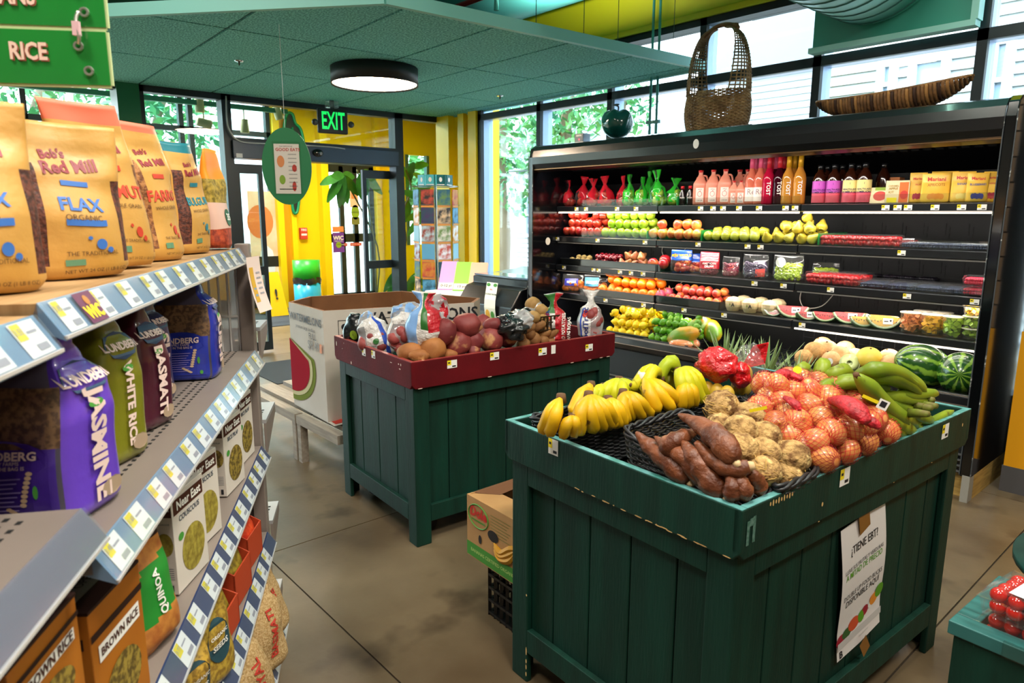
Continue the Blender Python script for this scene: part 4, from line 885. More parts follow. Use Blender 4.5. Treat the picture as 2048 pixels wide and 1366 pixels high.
def netmesh(r,sz=1.0):
    m=MB(); nu,nv=18,11
    def p(i,j): th=.25+(pi-.5)*j/nv; a=2*pi*(i+.5*(j%2))/nu; return V((r*sin(th)*cos(a),r*sin(th)*sin(a),r*sz*cos(th)))
    for j in range(nv):
        for i in range(nu):
            k=i if j%2==0 else i+1
            for e in (k,k-1 if j%2==0 else k-1):
                a,b=p(i,j),p(e,j+1); d=(b-a); s=d.cross(a).normalized()*.0006; n_=a.normalized()*.0004
                m.add([a-s,a+s,b+s,b-s],[(0,1,2,3)]); 
    return m
nm=[netmesh(.0392,.96).mesh('netting',[NET]),netmesh(.0392,.96).mesh('netting',[NETD])]
bagname=['onions netted at the back by the red bags','onions netted in the middle of the pile','onions netted at the plantain side','onions netted at the front rim']
groups=[[],[],[],[]]
for i,(x,y,z) in enumerate(onp):
    g=0 if y<800 and x<1640 else (3 if y>870 else (2 if x>1650 else 1)); groups[g].append((x,y,z))
    rowq='top' if z>.955 else 'middle' if z>.915 else 'lower'
rrr=random.Random(5); cnt={}
for g,L in enumerate(groups):
    L.sort(key=lambda q:q[0]); nb_=thing('net_bag','red mesh net bag stretched over '+bagname[g],'net bag',Zb(*L[0]))
    base=Zb(*L[0])
    for k,(x,y,z) in enumerate(L):
        t=thing('onion','yellow onion, '+ORD[k]+' from the banana side in the '+('back','middle','plantain-side','front-rim')[g]+' net','onion',inbin(x,y,z,-.012),group='netted yellow onions',rot=(rrr.uniform(-1,1)*1.2,rrr.uniform(-1,1)*1.2,rrr.uniform(0,6)))
        t.scale=(1,1,.93); o=link('body',oni_me,t)
        n=link('netting',nm[(i+k)%2 if g!=2 else 0],nb_,loc=inbin(x,y,z,-.012)-base,rot=(rrr.uniform(0,6),rrr.uniform(0,6),0),kind='stuff')
# bunched net necks
NETF=M('net_film_red','c8202e',.5,c2='8a101c',ns=60,bump=.6,bs=90)
for k,(P_,rr_) in enumerate((([(1660,800,.985),(1690,805,.995),(1715,822,.985),(1735,845,.965)],[.010,.026,.030,.012]),([(1540,758,1.02),(1570,748,1.02),(1605,760,1.01)],[.008,.022,.01]),([(1570,795,.99),(1590,808,.985),(1600,822,.97)],[.008,.014,.006]),([(1722,838,.955),(1745,845,.95),(1760,855,.94)],[.012,.02,.01]))):
    p=[Zb(*q) for q in P_]; t=thing('net_bag_neck',('gathered red net neck of the onion bag beside the plantains','gathered magenta net end at the top of the onion pile','twisted net knot between upper onions','gathered net end by the largest onion at the rim')[k],'net bag',p[0]); C=catmull([q-p[0] for q in p],6); N=len(C)-1
    rad=[rr_[min(len(rr_)-1,int(i/N*(len(rr_)-1)))]*(1-(i/N*(len(rr_)-1))%1)+rr_[min(len(rr_)-1,int(i/N*(len(rr_)-1))+1)]*((i/N*(len(rr_)-1))%1) for i in range(N+1)]
    m=MB(); m.tube(C,rad,12,flat=.7); m.obj('gathered_net',NETF,t,True)
for (x,y,z,l,a) in ((1516,818,1.0,'yellow strip tag on the onion net at the celery side',.3),(1741,798,1.02,'yellow and white barcode tag of the plantains',-.4)):
    t=thing('yellow_tag',l,'tag',Zb(x,y,z),radians(35)); m=MB(); P=lambda u,v:V((u*cos(a)-v*sin(a),-.002,u*sin(a)+v*cos(a))); quad(m,P,-.02,.02,-.004,.004,0); m.obj('strip',YEL,t)
    if 'barcode' in l: m=MB(); quad(m,P,.018,.042,-.012,.012,0); quad(m,lambda u,v:P(u,v)+V((0,-.0004,0)),.023,.037,-.006,.008,1); m.obj('barcode_card',[WHITE,INK],t)
# ---------------- plantains
def plantain(label,pix,r=.024,par=None):
    P=[inbin(*q,.0) for q in pix]; o=P[0].copy(); t=thing('plantain',label,'plantain',o,group='green plantains heaped in the bin corner'); 
    C=catmull([p-o for p in P],5); N=len(C)-1; rad=[]
    for i in range(N+1):
        u=i/N; rad.append(r*(.32+.68*min(1,u/.22) if u<.22 else (1 if u<.72 else max(.22,1-((u-.72)/.28)**1.6*.78))))
    m=MB(); m.tube(C,rad,5,ph=.4); o=m.obj('body',PLT,t,True); 
    m=MB(); d=(C[0]-C[1]).normalized(); m.tube([C[0]+d*.006,C[0]-d*.004],[rad[0]*.8,rad[0]*1.1],6); m.obj('stalk_end',BST,t,True); return t
pls=[('plantain on top, pointing down to the front rim with the barcode tag',[(1713,750,1.05),(1735,775,1.06),(1765,808,1.02),(1800,835,.96),(1838,853,.89)],.027),
('long arched plantain over the back of the heap',[(1712,748,1.03),(1750,738,1.05),(1790,745,1.05),(1830,770,1.0),(1852,786,.97)],.024),
('arched plantain just under the top one',[(1735,755,1.02),(1775,752,1.03),(1810,765,1.02),(1845,792,.96)],.024),
('straight plantain pointing to the brown stalk cluster',[(1862,801,.95),(1830,800,.96),(1795,795,.97),(1760,788,.97)],.021),
('plantain with a blunt green tip past the stalk cluster',[(1874,787,.95),(1850,788,.96),(1820,790,.965),(1795,785,.97)],.020),
('plantain lying along the front rim under the tagged one',[(1738,805,.96),(1770,830,.93),(1805,855,.90),(1830,868,.875)],.024),
('plantain lying low against the onions',[(1735,800,.93),(1760,835,.91),(1790,860,.885),(1812,872,.87)],.022),
('plantain between the tagged one and the stalk cluster',[(1775,805,.96),(1810,820,.94),(1840,835,.915),(1866,843,.89)],.021),
('small plantain at the bin corner by the price card',[(1906,822,.875),(1890,829,.88),(1872,838,.885),(1858,846,.87)],.012),
('plantain curving away behind the onions, dark flecked',[(1690,764,.98),(1660,770,.98),(1640,785,.97),(1625,800,.95)],.022),
('plantain fingertip standing behind the onions, centre one',[(1625,780,.92),(1638,755,.97),(1646,735,1.0),(1642,718,1.02)],.025),
('plantain fingertip curving behind, near the melons',[(1655,775,.93),(1662,755,.98),(1680,742,1.0),(1704,744,.99)],.024),
('short plantain with round yellow sticker behind the onions',[(1583,770,.95),(1592,750,.98),(1604,738,1.0),(1616,732,.99)],.021),
('small plantain tip between sticker one and centre one',[(1606,775,.93),(1612,755,.97),(1618,740,.98)],.019),
('thick plantain body across the back of the heap',[(1665,772,.98),(1700,765,.99),(1740,768,.99),(1780,780,.98)],.026),
('curved plantain below the arched ones',[(1700,785,.95),(1740,790,.96),(1775,800,.95),(1810,815,.92)],.022),
('plantain tucked near the corner below the cluster',[(1845,835,.90),(1830,850,.885),(1850,858,.872)],.013)]
for a in pls: plantain(*a)
for k,(x,y) in enumerate(((1866,800),(1872,812),(1862,816),(1856,828),(1845,812))):
    t=thing('plantain_stalk','brown cut plantain stalk, '+ORD[k]+' of the cluster near the bin corner','plantain stalk',Zb(x,y,.925),group='cut plantain stalks'); m=MB(); m.tube([(0,0,.0),(-.03,.02,-.008),(-.07,.04,-.02)],[.009,.012,.014],7); m.obj('stalk',[M('stalk_brown_green','5d4a22',.7,c2='6d7a22',ns=20)],t,True)
m=MB(); p=Zb(1594,739,1.022); disc(m,plane_map((0,0,0),(.8,.6,0),(-.2,.2,.9)),0,0,.012,.01); t=m.obj('fruit_sticker',YEL); t.location=p+V((.012,-.022,.004)); tag(t,'round yellow sticker on the short plantain behind the onions','sticker')
# ---------------- red bagged fruit behind the bananas
REDF=M('film_red','d80f1c',.25,coat=.5,c2='a80812',ns=18,bump=.9,bs=28,bdist=.03); CLF=glass('film_clear','ffffff',.12,.08,.06)
def crumple(par,name,c,r,mat,seed,amp=.22,nu=26,nv=18,topk=.0):
    m=MB(); m.ball(c,r,nu,nv,fn=lambda d:1+amp*noise.noise(d*2.2+V((seed,0,0)))+amp*.6*(1-abs(noise.noise(d*4.5+V((0,seed,0))))*2)*.5); return m.obj(name,mat,par,True)
for k,(x,y,l) in enumerate(((1432,748,'red and clear plastic bag of bananas next to the banana hands'),(1497,742,'clear bag of pears with upright red film end beside the onions'))):
    p=Zb(x,y,.95); t=thing('fruit_bag',l,'bag',p)
    if k==0: crumple(t,'red_film',(0,.0,.03),(.068,.05,.05),REDF,2); crumple(t,'red_film',(.06,.04,.0),(.032,.028,.04),REDF,5); 
    else: 
        m=MB(); m.add([(-.03,0,.0),(.05,.01,.03),(.055,.015,.10),(.01,.0,.085),(.03,.04,.06)],[(0,1,2,3),(1,4,2),(0,4,1)]); o=m.obj('red_film',REDF,t); sm=o.modifiers.new('s','SOLIDIFY'); sm.thickness=.004
        crumple(t,'clear_film',(0,0,0),(.055,.045,.085),CLF,8)
    for j in range(4): m=MB(); m.ball((( -.05+j*.035) if k==0 else (-.02+.02*(j%2)),-.02,-.055 if k==0 else -.05+.035*(j//2)*1.2),(.024,.024,.032),12,8); m.obj('fruit',M('pear_yellow','c9ae3a',.45,c2='b88f2a',ns=9),t,True)
# ================================================================ CASE CONTENTS
rc=random.Random(11)
def fruit_me(name,r,mat,kind='apple'):
    m=MB()
    if kind=='apple':
        m.lathe([(.002,.60*r),(.18*r,.66*r),(.42*r,.88*r),(.72*r,.86*r),(.95*r,.5*r),(1.0*r,.1*r),(.9*r,-.4*r),(.62*r,-.8*r),(.35*r,-.9*r),(.05*r,-.78*r)],16); k=len(m.f); m.tube([(0,0,.6*r),(.05*r,0,1.08*r)],.045*r,4,mi=1)
    elif kind=='pear':
        m.lathe([(.002,1.25*r),(.2*r,1.22*r),(.42*r,.9*r),(.6*r,.45*r),(.92*r,-.05*r),(1.0*r,-.4*r),(.8*r,-.85*r),(.3*r,-1.0*r),(.02,-.98*r)],16); m.tube([(0,0,1.2*r),(.08*r,0,1.5*r)],.05*r,4,mi=1)
    elif kind=='lemon':
        m.lathe([(.08*r,1.32*r),(.2*r,1.18*r),(.6*r,.85*r),(.93*r,.35*r),(.98*r,0),(.9*r,-.4*r),(.55*r,-.88*r),(.15*r,-1.15*r),(.02,-1.2*r)],16)
    else: m.ball((0,0,0),(r,r,r*.95),*((16,10) if r>.02 else (8,6)))
    return m.mesh(name,[mat,M('stem_brown','4a3218',.8)],True)
AR=M('apple_red','b0141c',.25,c2='c84a2a',ns=14,rnd=.15,coat=.4); AGn=M('apple_green','8fb81e',.25,c2='a8c83a',ns=8,rnd=.1,coat=.4)
AP=M('apple_pink','d8543a',.25,c2='e8b050',ns=12,nc=(.45,.6),rnd=.1,coat=.4); AG=M('apple_golden','c8c83a',.3,c2='b8bc4a',ns=7,rnd=.08,coat=.3); PRY=M('pear_gold','cfc244',.35,c2='b8a030',ns=12,rnd=.08)
ORA=M('orange_peel','ee7a10',.4,bump=.3,bs=220,bdist=.002,rnd=.1); NEC=M('nectarine','b83a30',.35,c2='e08038',ns=16,nc=(.5,.62),rnd=.12); LEM=M('lemon_peel','eccb14',.38,bump=.2,bs=200,bdist=.002,rnd=.06); LIM=M('lime_peel','3f8a12',.32,c2='78ac28',ns=12,rnd=.12,bump=.2,bs=200,bdist=.002)
def pile(kind,me,pxa,pxb,r,d,z,rows,layers,label,cat,group,y0=None,inset=0,skip=0,pyr=True,rotr=.5,upz=1.62,back=.0):
    y0=(ySH+.03 if y0 is None else y0)
    xa,xb=colx(pxa,y0,z),colx(pxb,y0,z); n=max(1,int((xb-xa)/(2*d)+.5)); st=(xb-xa)/n
    rn=['front','second','third','fourth','fifth']; ln=['bottom','middle','top','very top']
    for l in range(layers):
        for j in range(rows-(l if pyr else 0)):
            k=0
            for i in range(n-(1 if (l+j)%2 else 0)):
                if l>0 and rc.random()<max(skip,.10*l): continue
                x=xa+st*(i+.5+(.5 if (l+j)%2 else 0))+rc.uniform(-1,1)*r*.13; y=y0+r+(j+(.5*l))*d*1.8+rc.uniform(-1,1)*r*.10; zz=z+r+l*d*upz+rc.uniform(0,1)*r*.14+back*(j+.5*l)
                if y>yB_-r*1.02: continue
                lb=f"{label}, {rn[j]} row, {ln[min(l,3)]} layer, {ORD[k]} from the door end"; k+=1
                tag(link(kind,me,None,loc=(x,y,zz),rot=(rc.uniform(-rotr,rotr),rc.uniform(-rotr,rotr),rc.uniform(0,6.28)),scale=rc.uniform(.94,1.05)),lb,cat,group)
Z1,Z2,Z3,Z4=SZ; DK=.503
a=fruit_me('apple_red',.037,AR); pile('apple',a,1122,1196,.037,.0375,Z2,3,3,'red apple on the second shelf','apple','red apples on the second shelf',back=.015)
a=fruit_me('apple_green',.037,AGn); pile('apple',a,1198,1290,.037,.0375,Z2,3,3,'green apple on the second shelf','apple','green apples on the second shelf',back=.015)
a=fruit_me('apple_pink',.038,AP); pile('apple',a,1294,1398,.038,.0385,Z2,2,2,'pink and yellow apple','apple','pink apples on the second shelf',back=.01)
a=fruit_me('apple_golden',.034,AG); pile('apple',a,1402,1512,.034,.0345,Z2,3,1,'golden green apple','apple','golden apples on the second shelf',back=.015)
a=fruit_me('pear_gold',.036,PRY,'pear'); pile('pear',a,1516,1632,.036,.038,Z2,3,3,'yellow pear on the second shelf','pear','yellow pears on the second shelf',rotr=1.2,back=.01,skip=.12)
def div(px,z,label,h=.06):
    x=colx(px,ySH+.02,z); t=MB().box(-.003,.003,0,.4,0,h).obj('shelf_divider',M('divider_green','0d8a3a',.4)); t.location=(x,ySH+.03,z+.001); tag(t,label,'divider')
div(1292,Z2,'green shelf divider between green and pink apples'); div(1400,Z2,'green shelf divider between pink and golden apples',.075); div(1634,Z2,'green shelf divider between pears and strawberries',.07)
# shelf 3: black tray with kiwis, plums, peaches, apples
def tray(pa,pb,z,label,h=.05,d=.36,name='produce_tray',y0=None):
    y0=y0 or ySH+.025; xa,xb=colx(pa,y0,z),colx(pb,y0,z); t=thing(name,label,'tray',((xa+xb)/2,y0,z+.001)); w=(xb-xa)/2; m=MB(); m.box(-w,w,0,d,0,.004); m.box(-w,w,0,.006,0,h); m.box(-w,w,d-.006,d,0,h+.02); m.box(-w,-w+.006,0,d,0,h); m.box(w-.006,w,0,d,0,h)
    m.obj('tray_body',M('tray_black','121315',.4,coat=.2),t); m=MB(); m.box(-w-.004,w+.004,-.006,.004,h-.004,h+.003); m.obj('tray_lip',M('tray_lip','2e3034',.3,coat=.4),t); return t
tray(1122,1316,Z3,'long black tray on the third shelf under kiwis, plums and peaches')
TZ=Z3+.012
a=fruit_me('kiwi',.026,M('kiwi_brown','8a7440',.9,bump=.3,bs=200,rnd=.1),'ball'); pile('kiwi',a,1136,1176,.026,.028,TZ,2,1,'brown kiwi in the black tray','kiwi','kiwis on the third shelf',back=.02)
a=fruit_me('plum',.021,M('plum_red','5a0a18',.25,c2='8a1a24',ns=10,rnd=.2,coat=.3),'ball'); pile('plum',a,1178,1230,.021,.0215,TZ,4,2,'dark red plum','plum','plums on the third shelf',back=.008)
a=fruit_me('pear_red',.032,M('pear_red_brown','9a4a34',.4,c2='b88048',ns=9,rnd=.12),'pear'); pile('pear',a,1232,1286,.032,.034,TZ,3,2,'red brown pear','pear','red pears on the third shelf',rotr=1.2)
a=fruit_me('apple_big',.043,M('peach_red','c0202a',.3,c2='d87a40',ns=9,nc=(.52,.66),coat=.3),'ball'); pile('peach',a,1290,1330,.043,.044,TZ,2,1,'large red peach by the blue bag','peach','large peaches on the third shelf',back=.02)
# shelf 4
tray(1192,1306,Z4,'clear-fronted black tray holding the oranges'); a=fruit_me('orange',.040,ORA,'ball'); pile('orange',a,1192,1306,.040,.041,Z4+.006,3,3,'orange on the fourth shelf','orange','oranges on the fourth shelf',back=.01)
tray(1310,1438,Z4,'black tray holding dragon fruit and nectarines',.055); a=fruit_me('nectarine',.033,NEC,'ball'); pile('nectarine',a,1332,1436,.033,.034,Z4+.012,3,2,'nectarine in the black tray','nectarine','nectarines on the fourth shelf',back=.01)
x=colx(1320,ySH+.08,Z4)
for k in range(2):
    t=thing('dragon_fruit',('pink scaly dragon fruit at the tray front beside the oranges','pink scaly dragon fruit behind the other one')[k],'dragon fruit',(x+.01*k,ySH+.08+k*.09,Z4+.05+.012*k)); m=MB(); m.ball((0,0,0),(.04,.04,.045),14,10); m.obj('body',M('dragon_pink','b8284e',.4,c2='d85a70',ns=12),t,True)
    m=MB(); rr=random.Random(k)
    for i in range(26): d=V((rr.gauss(0,1),rr.gauss(0,1),rr.gauss(0,1))).normalized(); s=d.cross(V((0,0,1))).normalized()*.008; b_=V((d.x*.041,d.y*.041,d.z*.044)); m.add([b_-s,b_+s,b_+d*.006+V((0,0,.016))],[(0,1,2)])
    m.obj('scales',M('dragon_scale','c8d060',.5,c2='d84a6a',ns=40),t,kind='stuff')
# deck fruit: lemons, limes, papayas
tray(1206,1292,DK,'black slatted tray of lemons on the bottom deck',.05,.45,y0=4.03); a=fruit_me('lemon',.030,LEM,'lemon'); pile('lemon',a,1208,1290,.030,.033,DK+.02,5,3,'lemon on the bottom deck','lemon','lemons on the bottom deck',y0=4.04,rotr=1.5,back=.025)
tray(1266,1350,DK,'black tray of limes on the bottom deck',.045,.45,y0=3.99); 
tray_l=[o for o in bpy.data.objects if o.get('label')=='black tray of limes on the bottom deck'][0]; tray_l.location.x+=.1
a=fruit_me('lime',.027,LIM,'lemon'); pile('lime',a,1292,1386,.027,.029,DK+.02,5,3,'lime on the bottom deck','lime','limes on the bottom deck',y0=4.03,rotr=1.5,back=.022)
PAP=M('papaya_skin','c98a14',.4,c2='5c8a1c',ns=6,nc=(.4,.6))
for k,(px,py,y,l) in enumerate(((1366,672,4.06,'large green and yellow papaya at the deck front'),(1395,655,4.2,'greener papaya behind the large one'),(1425,662,4.25,'papaya behind the pineapple crown'))):
    p=Yp(px,py,y); t=thing('papaya',l,'papaya',p,rot=(.2,1.2,.5+k)); m=MB(); m.lathe([(.004,.125),(.03,.115),(.055,.07),(.066,.0),(.062,-.05),(.04,-.1),(.012,-.12)],18); m.obj('body',PAP,t,True); m=MB(); m.tube([(0,0,.12),(0,0,.135)],.008,6); m.obj('stem_end',BST,t)
for k,(px,py) in enumerate(((1362,690),(1372,683),(1388,695))):
    p=Yp(px,py,4.0+.05*k); t=thing('cut_papaya',('orange cut papaya half wrapped at the lip','orange cut papaya half behind the wrapped one','cut papaya piece beside the pineapple leaves')[k],'papaya',(p.x,p.y,DK+.05),rot=(.3,0,.4+k)); m=MB(); m.ball((0,0,0),(.085,.035,.03),14,8); m.obj('flesh',M('papaya_flesh','e8742a',.3,c2='f09a50',ns=14,coat=.4),t,True); 
    m=MB(); m.ball((0,0,.001),(.09,.04,.034),14,8); m.obj('cling_film',CLF,t,True)
# ---------------- bagged apples top shelf
CLR=glass('bag_clear','ffffff',.10,.06,.02)
def fruitbag(px,z,w,h,film,fmat,label,seed,y=None,cat='bag of fruit',green=False,fr=.034,nf=7):
    y=y or ySH+.12; x=colx(px,y,z); rr=random.Random(seed); h*=rr.uniform(.9,1.06); t=thing('fruit_bag',label,cat,(x,y,z+.001),rot=(0,rr.uniform(-.13,.13),rr.uniform(0,3)))
    for i in range(nf):
        a_=i*2.4; q=.55*w*sqrt((i%4+.5)/4); 
        link('fruit',fmat,t,loc=(q*cos(a_),q*sin(a_)*.7,fr+ (i//4)*fr*1.55),rot=(rr.random(),rr.random(),0))
    b=Bag(h,[(0,w*.75,w*.55),(.15,w,w*.75),(.45,w*.85,w*.6),(.62,w*.4,w*.3),(.72,w*.16,w*.12),(.82,w*.3,w*.18),(1,w*.55,w*.25)],2.1,.012,seed,22)
    mats=[film,CLR]; m=b.mesh(lambda a_,v: 0 if (noise.noise(V((cos(a_)*1.3+seed,sin(a_)*1.3,v*2.2)))>-.12 and v>.12) else 1); m.obj('film',mats,t,True); return t
REDB=glass('film_red_tint','e8283a',.16,.1,.62); GRNB=glass('film_green_tint','3fd840',.16,.1,.6)
fa=fruit_me('bag_apple',.033,AR); fg=fruit_me('bag_apple_green',.033,AGn)
for k,(px,dy) in enumerate(((1137,0),(1163,.03),(1185,.0),(1213,.0),(1246,.04))): fruitbag(px,Z1,.075,.235 if k!=3 else .255,REDB,fa,'red-filmed bag of apples on the top shelf, '+ORD[k]+' from the door end',k+1,ySH+.12+dy)
for k,(px,dy) in enumerate(((1258,.0),(1283,.02),(1316,.0),(1300,.13),(1346,.06))): fruitbag(px,Z1,.075,(.23,.235,.25,.30,.2)[k],GRNB,fg,'green-filmed bag of apples on the top shelf, '+('near the red bags','second along','largest in front','tall one behind','beside the divider')[k],k+20,ySH+.12+dy)
div(1352,Z1,'green shelf divider beside the small dark bottles')
# generic bottle
def bottle(name,label,cat,px,z,prof,mat,y,capp=None,capm=None,labs=(),txt=(),grp=None,rz=radians(30)):
    x=colx(px,y,z); t=thing(name,label,cat,(x,y,z+.001),rz,grp)
    m=MB(); m.lathe(prof,18); m.obj('body',mat,t,True)
    if capp: m=MB(); m.lathe(capp,14); m.obj('cap',capm,t,True)
    for (z0,z1,r,mt) in labs: 
        m=MB(); m.lathe([(r,z0),(r,z1)],18,caps=False); m.obj('label_band',mt,t,True)
    for (s,size,zc,r,mt,kw) in txt:
        m=MB(); kw=dict(kw); vert=kw.pop('vert',0)
        P=(lambda x_,y_:V((r*sin(x_/r),-r*cos(x_/r),zc+y_))) if not vert else (lambda x_,y_:V((r*sin(y_/r),-r*cos(y_/r),zc-x_)))
        text(m,s,size,P,**kw); m.obj('lettering',mt,t)
    return t
CUP=M('drink_dark','1a0e10',.2,coat=.4); RC=M('cap_red','c81e28',.35)
for k in range(4): bottle('drink_bottle','small dark red-capped drink bottle, '+('front one at the divider','front one beside the jugs','behind the front one at the divider','behind the front one beside the jugs')[k],'bottle',(1364,1379)[k%2],Z1,[(.024,0),(.025,.01),(.025,.08),(.012,.105),(.011,.12)],CUP,ySH+.07+.09*(k//2),[(.013,.115),(.013,.135),(.002,.136)],RC,txt=[('POM',.018,.05,.0262,WHITE,{})] if k<2 else ())
JUG=M('cider_pink','d98a72',.35,c2='d07c66',ns=5,sss=.1); JL=M('jug_label','f0dfd6',.5)
def jug(px,z,y,s,label,small=False):
    x=colx(px,y,z); t=thing('cider_jug',label,'jug',(x,y,z+.001),radians(30)); w=.048*s if not small else .034; h=.235*s if not small else .155
    b=Bag(h,[(0,w*.95,w*.95),(.05,w,w),(.6,w,w),(.78,w*.62,w*.62),(.88,w*.3,w*.3),(1,w*.3,w*.3)],5,0,1); b.mesh(None,24,20).obj('body',JUG,t,True)
    m=MB(); m.lathe([(w*.36,h*.955),(w*.36,h*1.02),(.002,h*1.021)],14); m.obj('cap',RC,t,True)
    if not small: m=MB(); m.tube(catmull([(w*.75,0,h*.58),(w*.98,0,h*.68),(w*.8,0,h*.84),(w*.35,0,h*.86)],4),w*.16,6); m.obj('handle',JUG,t,True)
    P=b.front(.001); m=MB(); quad(m,P,-w*.55,w*.55,h*.08,h*.5,0,6,1); m.obj('paper_label',JL,t)
    P=b.front(.002); m=MB(); m.tube([P(w*.3*cos(q*pi/8)*(1-.0),h*.32+w*.36*sin(q*pi/8)) for q in range(17)],.0012,4); m.tube([P(0,h*.32+w*.3),P(w*.08,h*.32+w*.52)],.0014,4); m.obj('apple_print',REDP,t); m=MB(); text(m,'CIDER',w*.3,lambda x_,y_:P(x_,y_+h*.13)); text(m,'APPLE',w*.22,lambda x_,y_:P(x_,y_+h*.45)); m.obj('lettering',INK,t)
for k,(px,dy) in enumerate(((1399,0),(1424,0),(1448,0),(1476,.12),(1492,.13))): jug(px,Z1,ySH+.08+dy,1,('pink cider jug next to the dark bottles','pink cider jug in the centre of three','pink cider jug at the side of the small jugs','pink cider jug behind the small jugs','hindmost pink cider jug by the pale bottles')[k])
for k,px in enumerate((1466,1480)): jug(px,Z1,ySH+.06,1,('small pink cider jug, first of the pair','small pink cider jug, second of the pair')[k],True)
wine=[(.036,0),(.038,.01),(.038,.155),(.032,.185),(.018,.215),(.0145,.235),(.0145,.30)]
RG=glass('rose_glass','f0866a',.2,.05,.55); RR=glass('ruby_glass','c0143c',.2,.05,.7); DG_=glass('dark_glass','3a0a18',.2,.05,.7); GG=glass('amber_glass','e09a3c',.2,.05,.6)
PK=M('foil_pink','e0567e',.4); RFo=M('foil_red','c02030',.4); GFo=M('foil_gold','d8a020',.4,metal=.3); LBW=M('label_pale','ecdcd4',.5)
for k,(px,y) in enumerate(((1500,.07),(1517,.07),(1526,.16),(1509,.17))): bottle('wine_bottle','pale rose wine bottle with pink foil, '+('first in front','second in front','behind beside the ruby bottle','hindmost one')[k],'bottle',px,Z1,wine,RG,ySH+y,[(.0155,.235),(.0155,.305),(.002,.306)],PK,[(.02,.11,.0388,LBW)],[('Re',.05,.08,.0395,M('print_greybrown','9a7f80',.6),{})] if k<2 else ())
for k,(px,y,g,f,c) in enumerate(((1534,.06,RR,RFo,'ruby'),(1541,.15,RR,RFo,'ruby'),(1548,.15,DG_,PK,'dark'),(1555,.07,DG_,RFo,'dark'),(1563,.16,DG_,RFo,'dark'),(1573,.07,GG,GFo,'golden'),(1584,.16,GG,GFo,'golden'),(1596,.07,GG,GFo,'golden'))):
    bottle('sparkling_bottle',c+' sparkling tea bottle, '+ORD[k]+' of the row beside the rose wine','bottle',px,Z1,wine,g,ySH+y,[(.0158,.225),(.0158,.305),(.002,.306)],f,txt=[('TOST',.035,.1,.0395,WHITE,{'vert':1,'bold':.02}),] if k in (0,3,5,7) else ())
KG=M('kombucha_amber','2a0f06',.12,coat=.7); kb=[(.038,0),(.04,.01),(.04,.14),(.03,.175),(.016,.195),(.015,.215)]
KP=M('label_violet','c050b8',.5); KPk=M('label_coral','e0566a',.5); KY=M('label_butter','e8d48a',.5); KN=M('print_navy','2a1c4e',.5)
for k,(px,y) in enumerate(((1636,.06),(1664,.06),(1697,.06),(1725,.06),(1650,.16),(1680,.16),(1712,.17),(1762,.18))):
    front=k<4; top=KP if px<1690 else KY
    bottle('kombucha_bottle','brown kombucha bottle with '+('violet' if px<1690 else 'yellow')+' label, '+('front row outer one','front row inner one','front row inner one','front row outer one','back row first','back row second','back row third','back row behind the apple kits')[k],'bottle',px,Z1,kb,KG,ySH+y,[(.017,.205),(.017,.232),(.002,.233)],BLK,[(.065,.135,.0406,top),(.006,.0655,.0408,KPk)] if k<7 else [],([('HEALTH-ADE',.0145,.082,.0415,KN,{'bold':.02}),('KOMBUCHA',.0165,.066,.0415,KN,{'bold':.03}),('\u2693' if 0 else 'I',.018,.115,.0415,KN,{})] if front else ()),rz=radians(22))
# flat packs and bags on the right of the top shelf
def carton(name,label,cat,px,z,w,d,h,mat,y,rz=0,rx=0,deco=None,grp=None):
    x=colx(px,y,z); t=thing(name,label,cat,(x,y,z+.001),rz,grp,rot=(rx,0,rz)); MB().box(-w/2,w/2,0,d,0,h).obj('box',mat,t,bev=.002)
    if deco: m=MB(); mats=deco(m,lambda x_,y_:V((x_,-.0008,y_)),lambda x_,y_:V((x_,-.0016,y_))); m.obj('print',mats,t)
    return t
CRM_=M('pack_cream','e8d2a8',.5); KOR=M('pack_orange','e07030',.5)
def dk(m,P,Q): quad(m,P,.01,.055,.003,.115,1); disc(m,Q,.035,.045,.02,.024,0); text(m,'CARAMEL',.012,lambda x,y:Q(x-.02,y+.095),2,bold=.02); text(m,'APPLE',.017,lambda x,y:Q(x-.02,y+.08),2,bold=.02); text(m,'KIT',.018,lambda x,y:Q(x-.03,y+.06),2,bold=.02); quad(m,P,-.05,.0,.003,.03,3); return [REDP,KOR,M('print_olive','a8862a',.5),YEL]
for k in range(4): carton('apple_kit','caramel apple kit pack, '+('front one','second behind','third behind','last behind')[k],'box',1792+k*5,Z1,.12,.012,.125,CRM_,ySH+.05+k*.03,radians(12),0,dk,'caramel apple kits on the top shelf')
def dk2(m,P,Q): disc(m,P,0,.045,.035,.03,0); quad(m,P,-.03,.03,.08,.1,1); return [REDP,GRN]
carton('dried_fruit_pack','slanted cream pack with red fruit picture leaning in a green tray','box',1757,Z1,.1,.015,.1,CRM_,ySH+.045,radians(12),radians(-25),dk2)
carton('card_tray','green card tray edge beside the slanted cream pack','box',1748,Z1,.13,.1,.03,M('card_green','1f5f40',.5),ySH+.07,radians(5))
carton('carton_lid','brown folded carton flap behind the kits','box',1776,Z1,.1,.1,.15,M('kraft','b06a38',.7),ySH+.18,radians(5))
def pouch(name,label,cat,x,y,z,w,h,mats,rz,deco=None,seed=1,d=.03,matfn=None,top=None,rx=0,amp=.005,bend=None,grp=None,ry=0,n=28,mm=18):
    t=thing(name,label,cat,(x,y,z),rz,grp,rot=(rx,ry,rz))
    b=Bag(h,[(0,w*.44,d),(.06,w*.5,d*1.05),(.35,w*.49,d*.95),(.7,w*.485,d*.6),(.88,w*.49,d*.2),(1,w*.49,.0025)],3.2,amp,seed,16,bend)
    b.mesh(matfn,n,mm).obj('pouch',mats,t,True)
    if deco: deco(t,b)
    return t
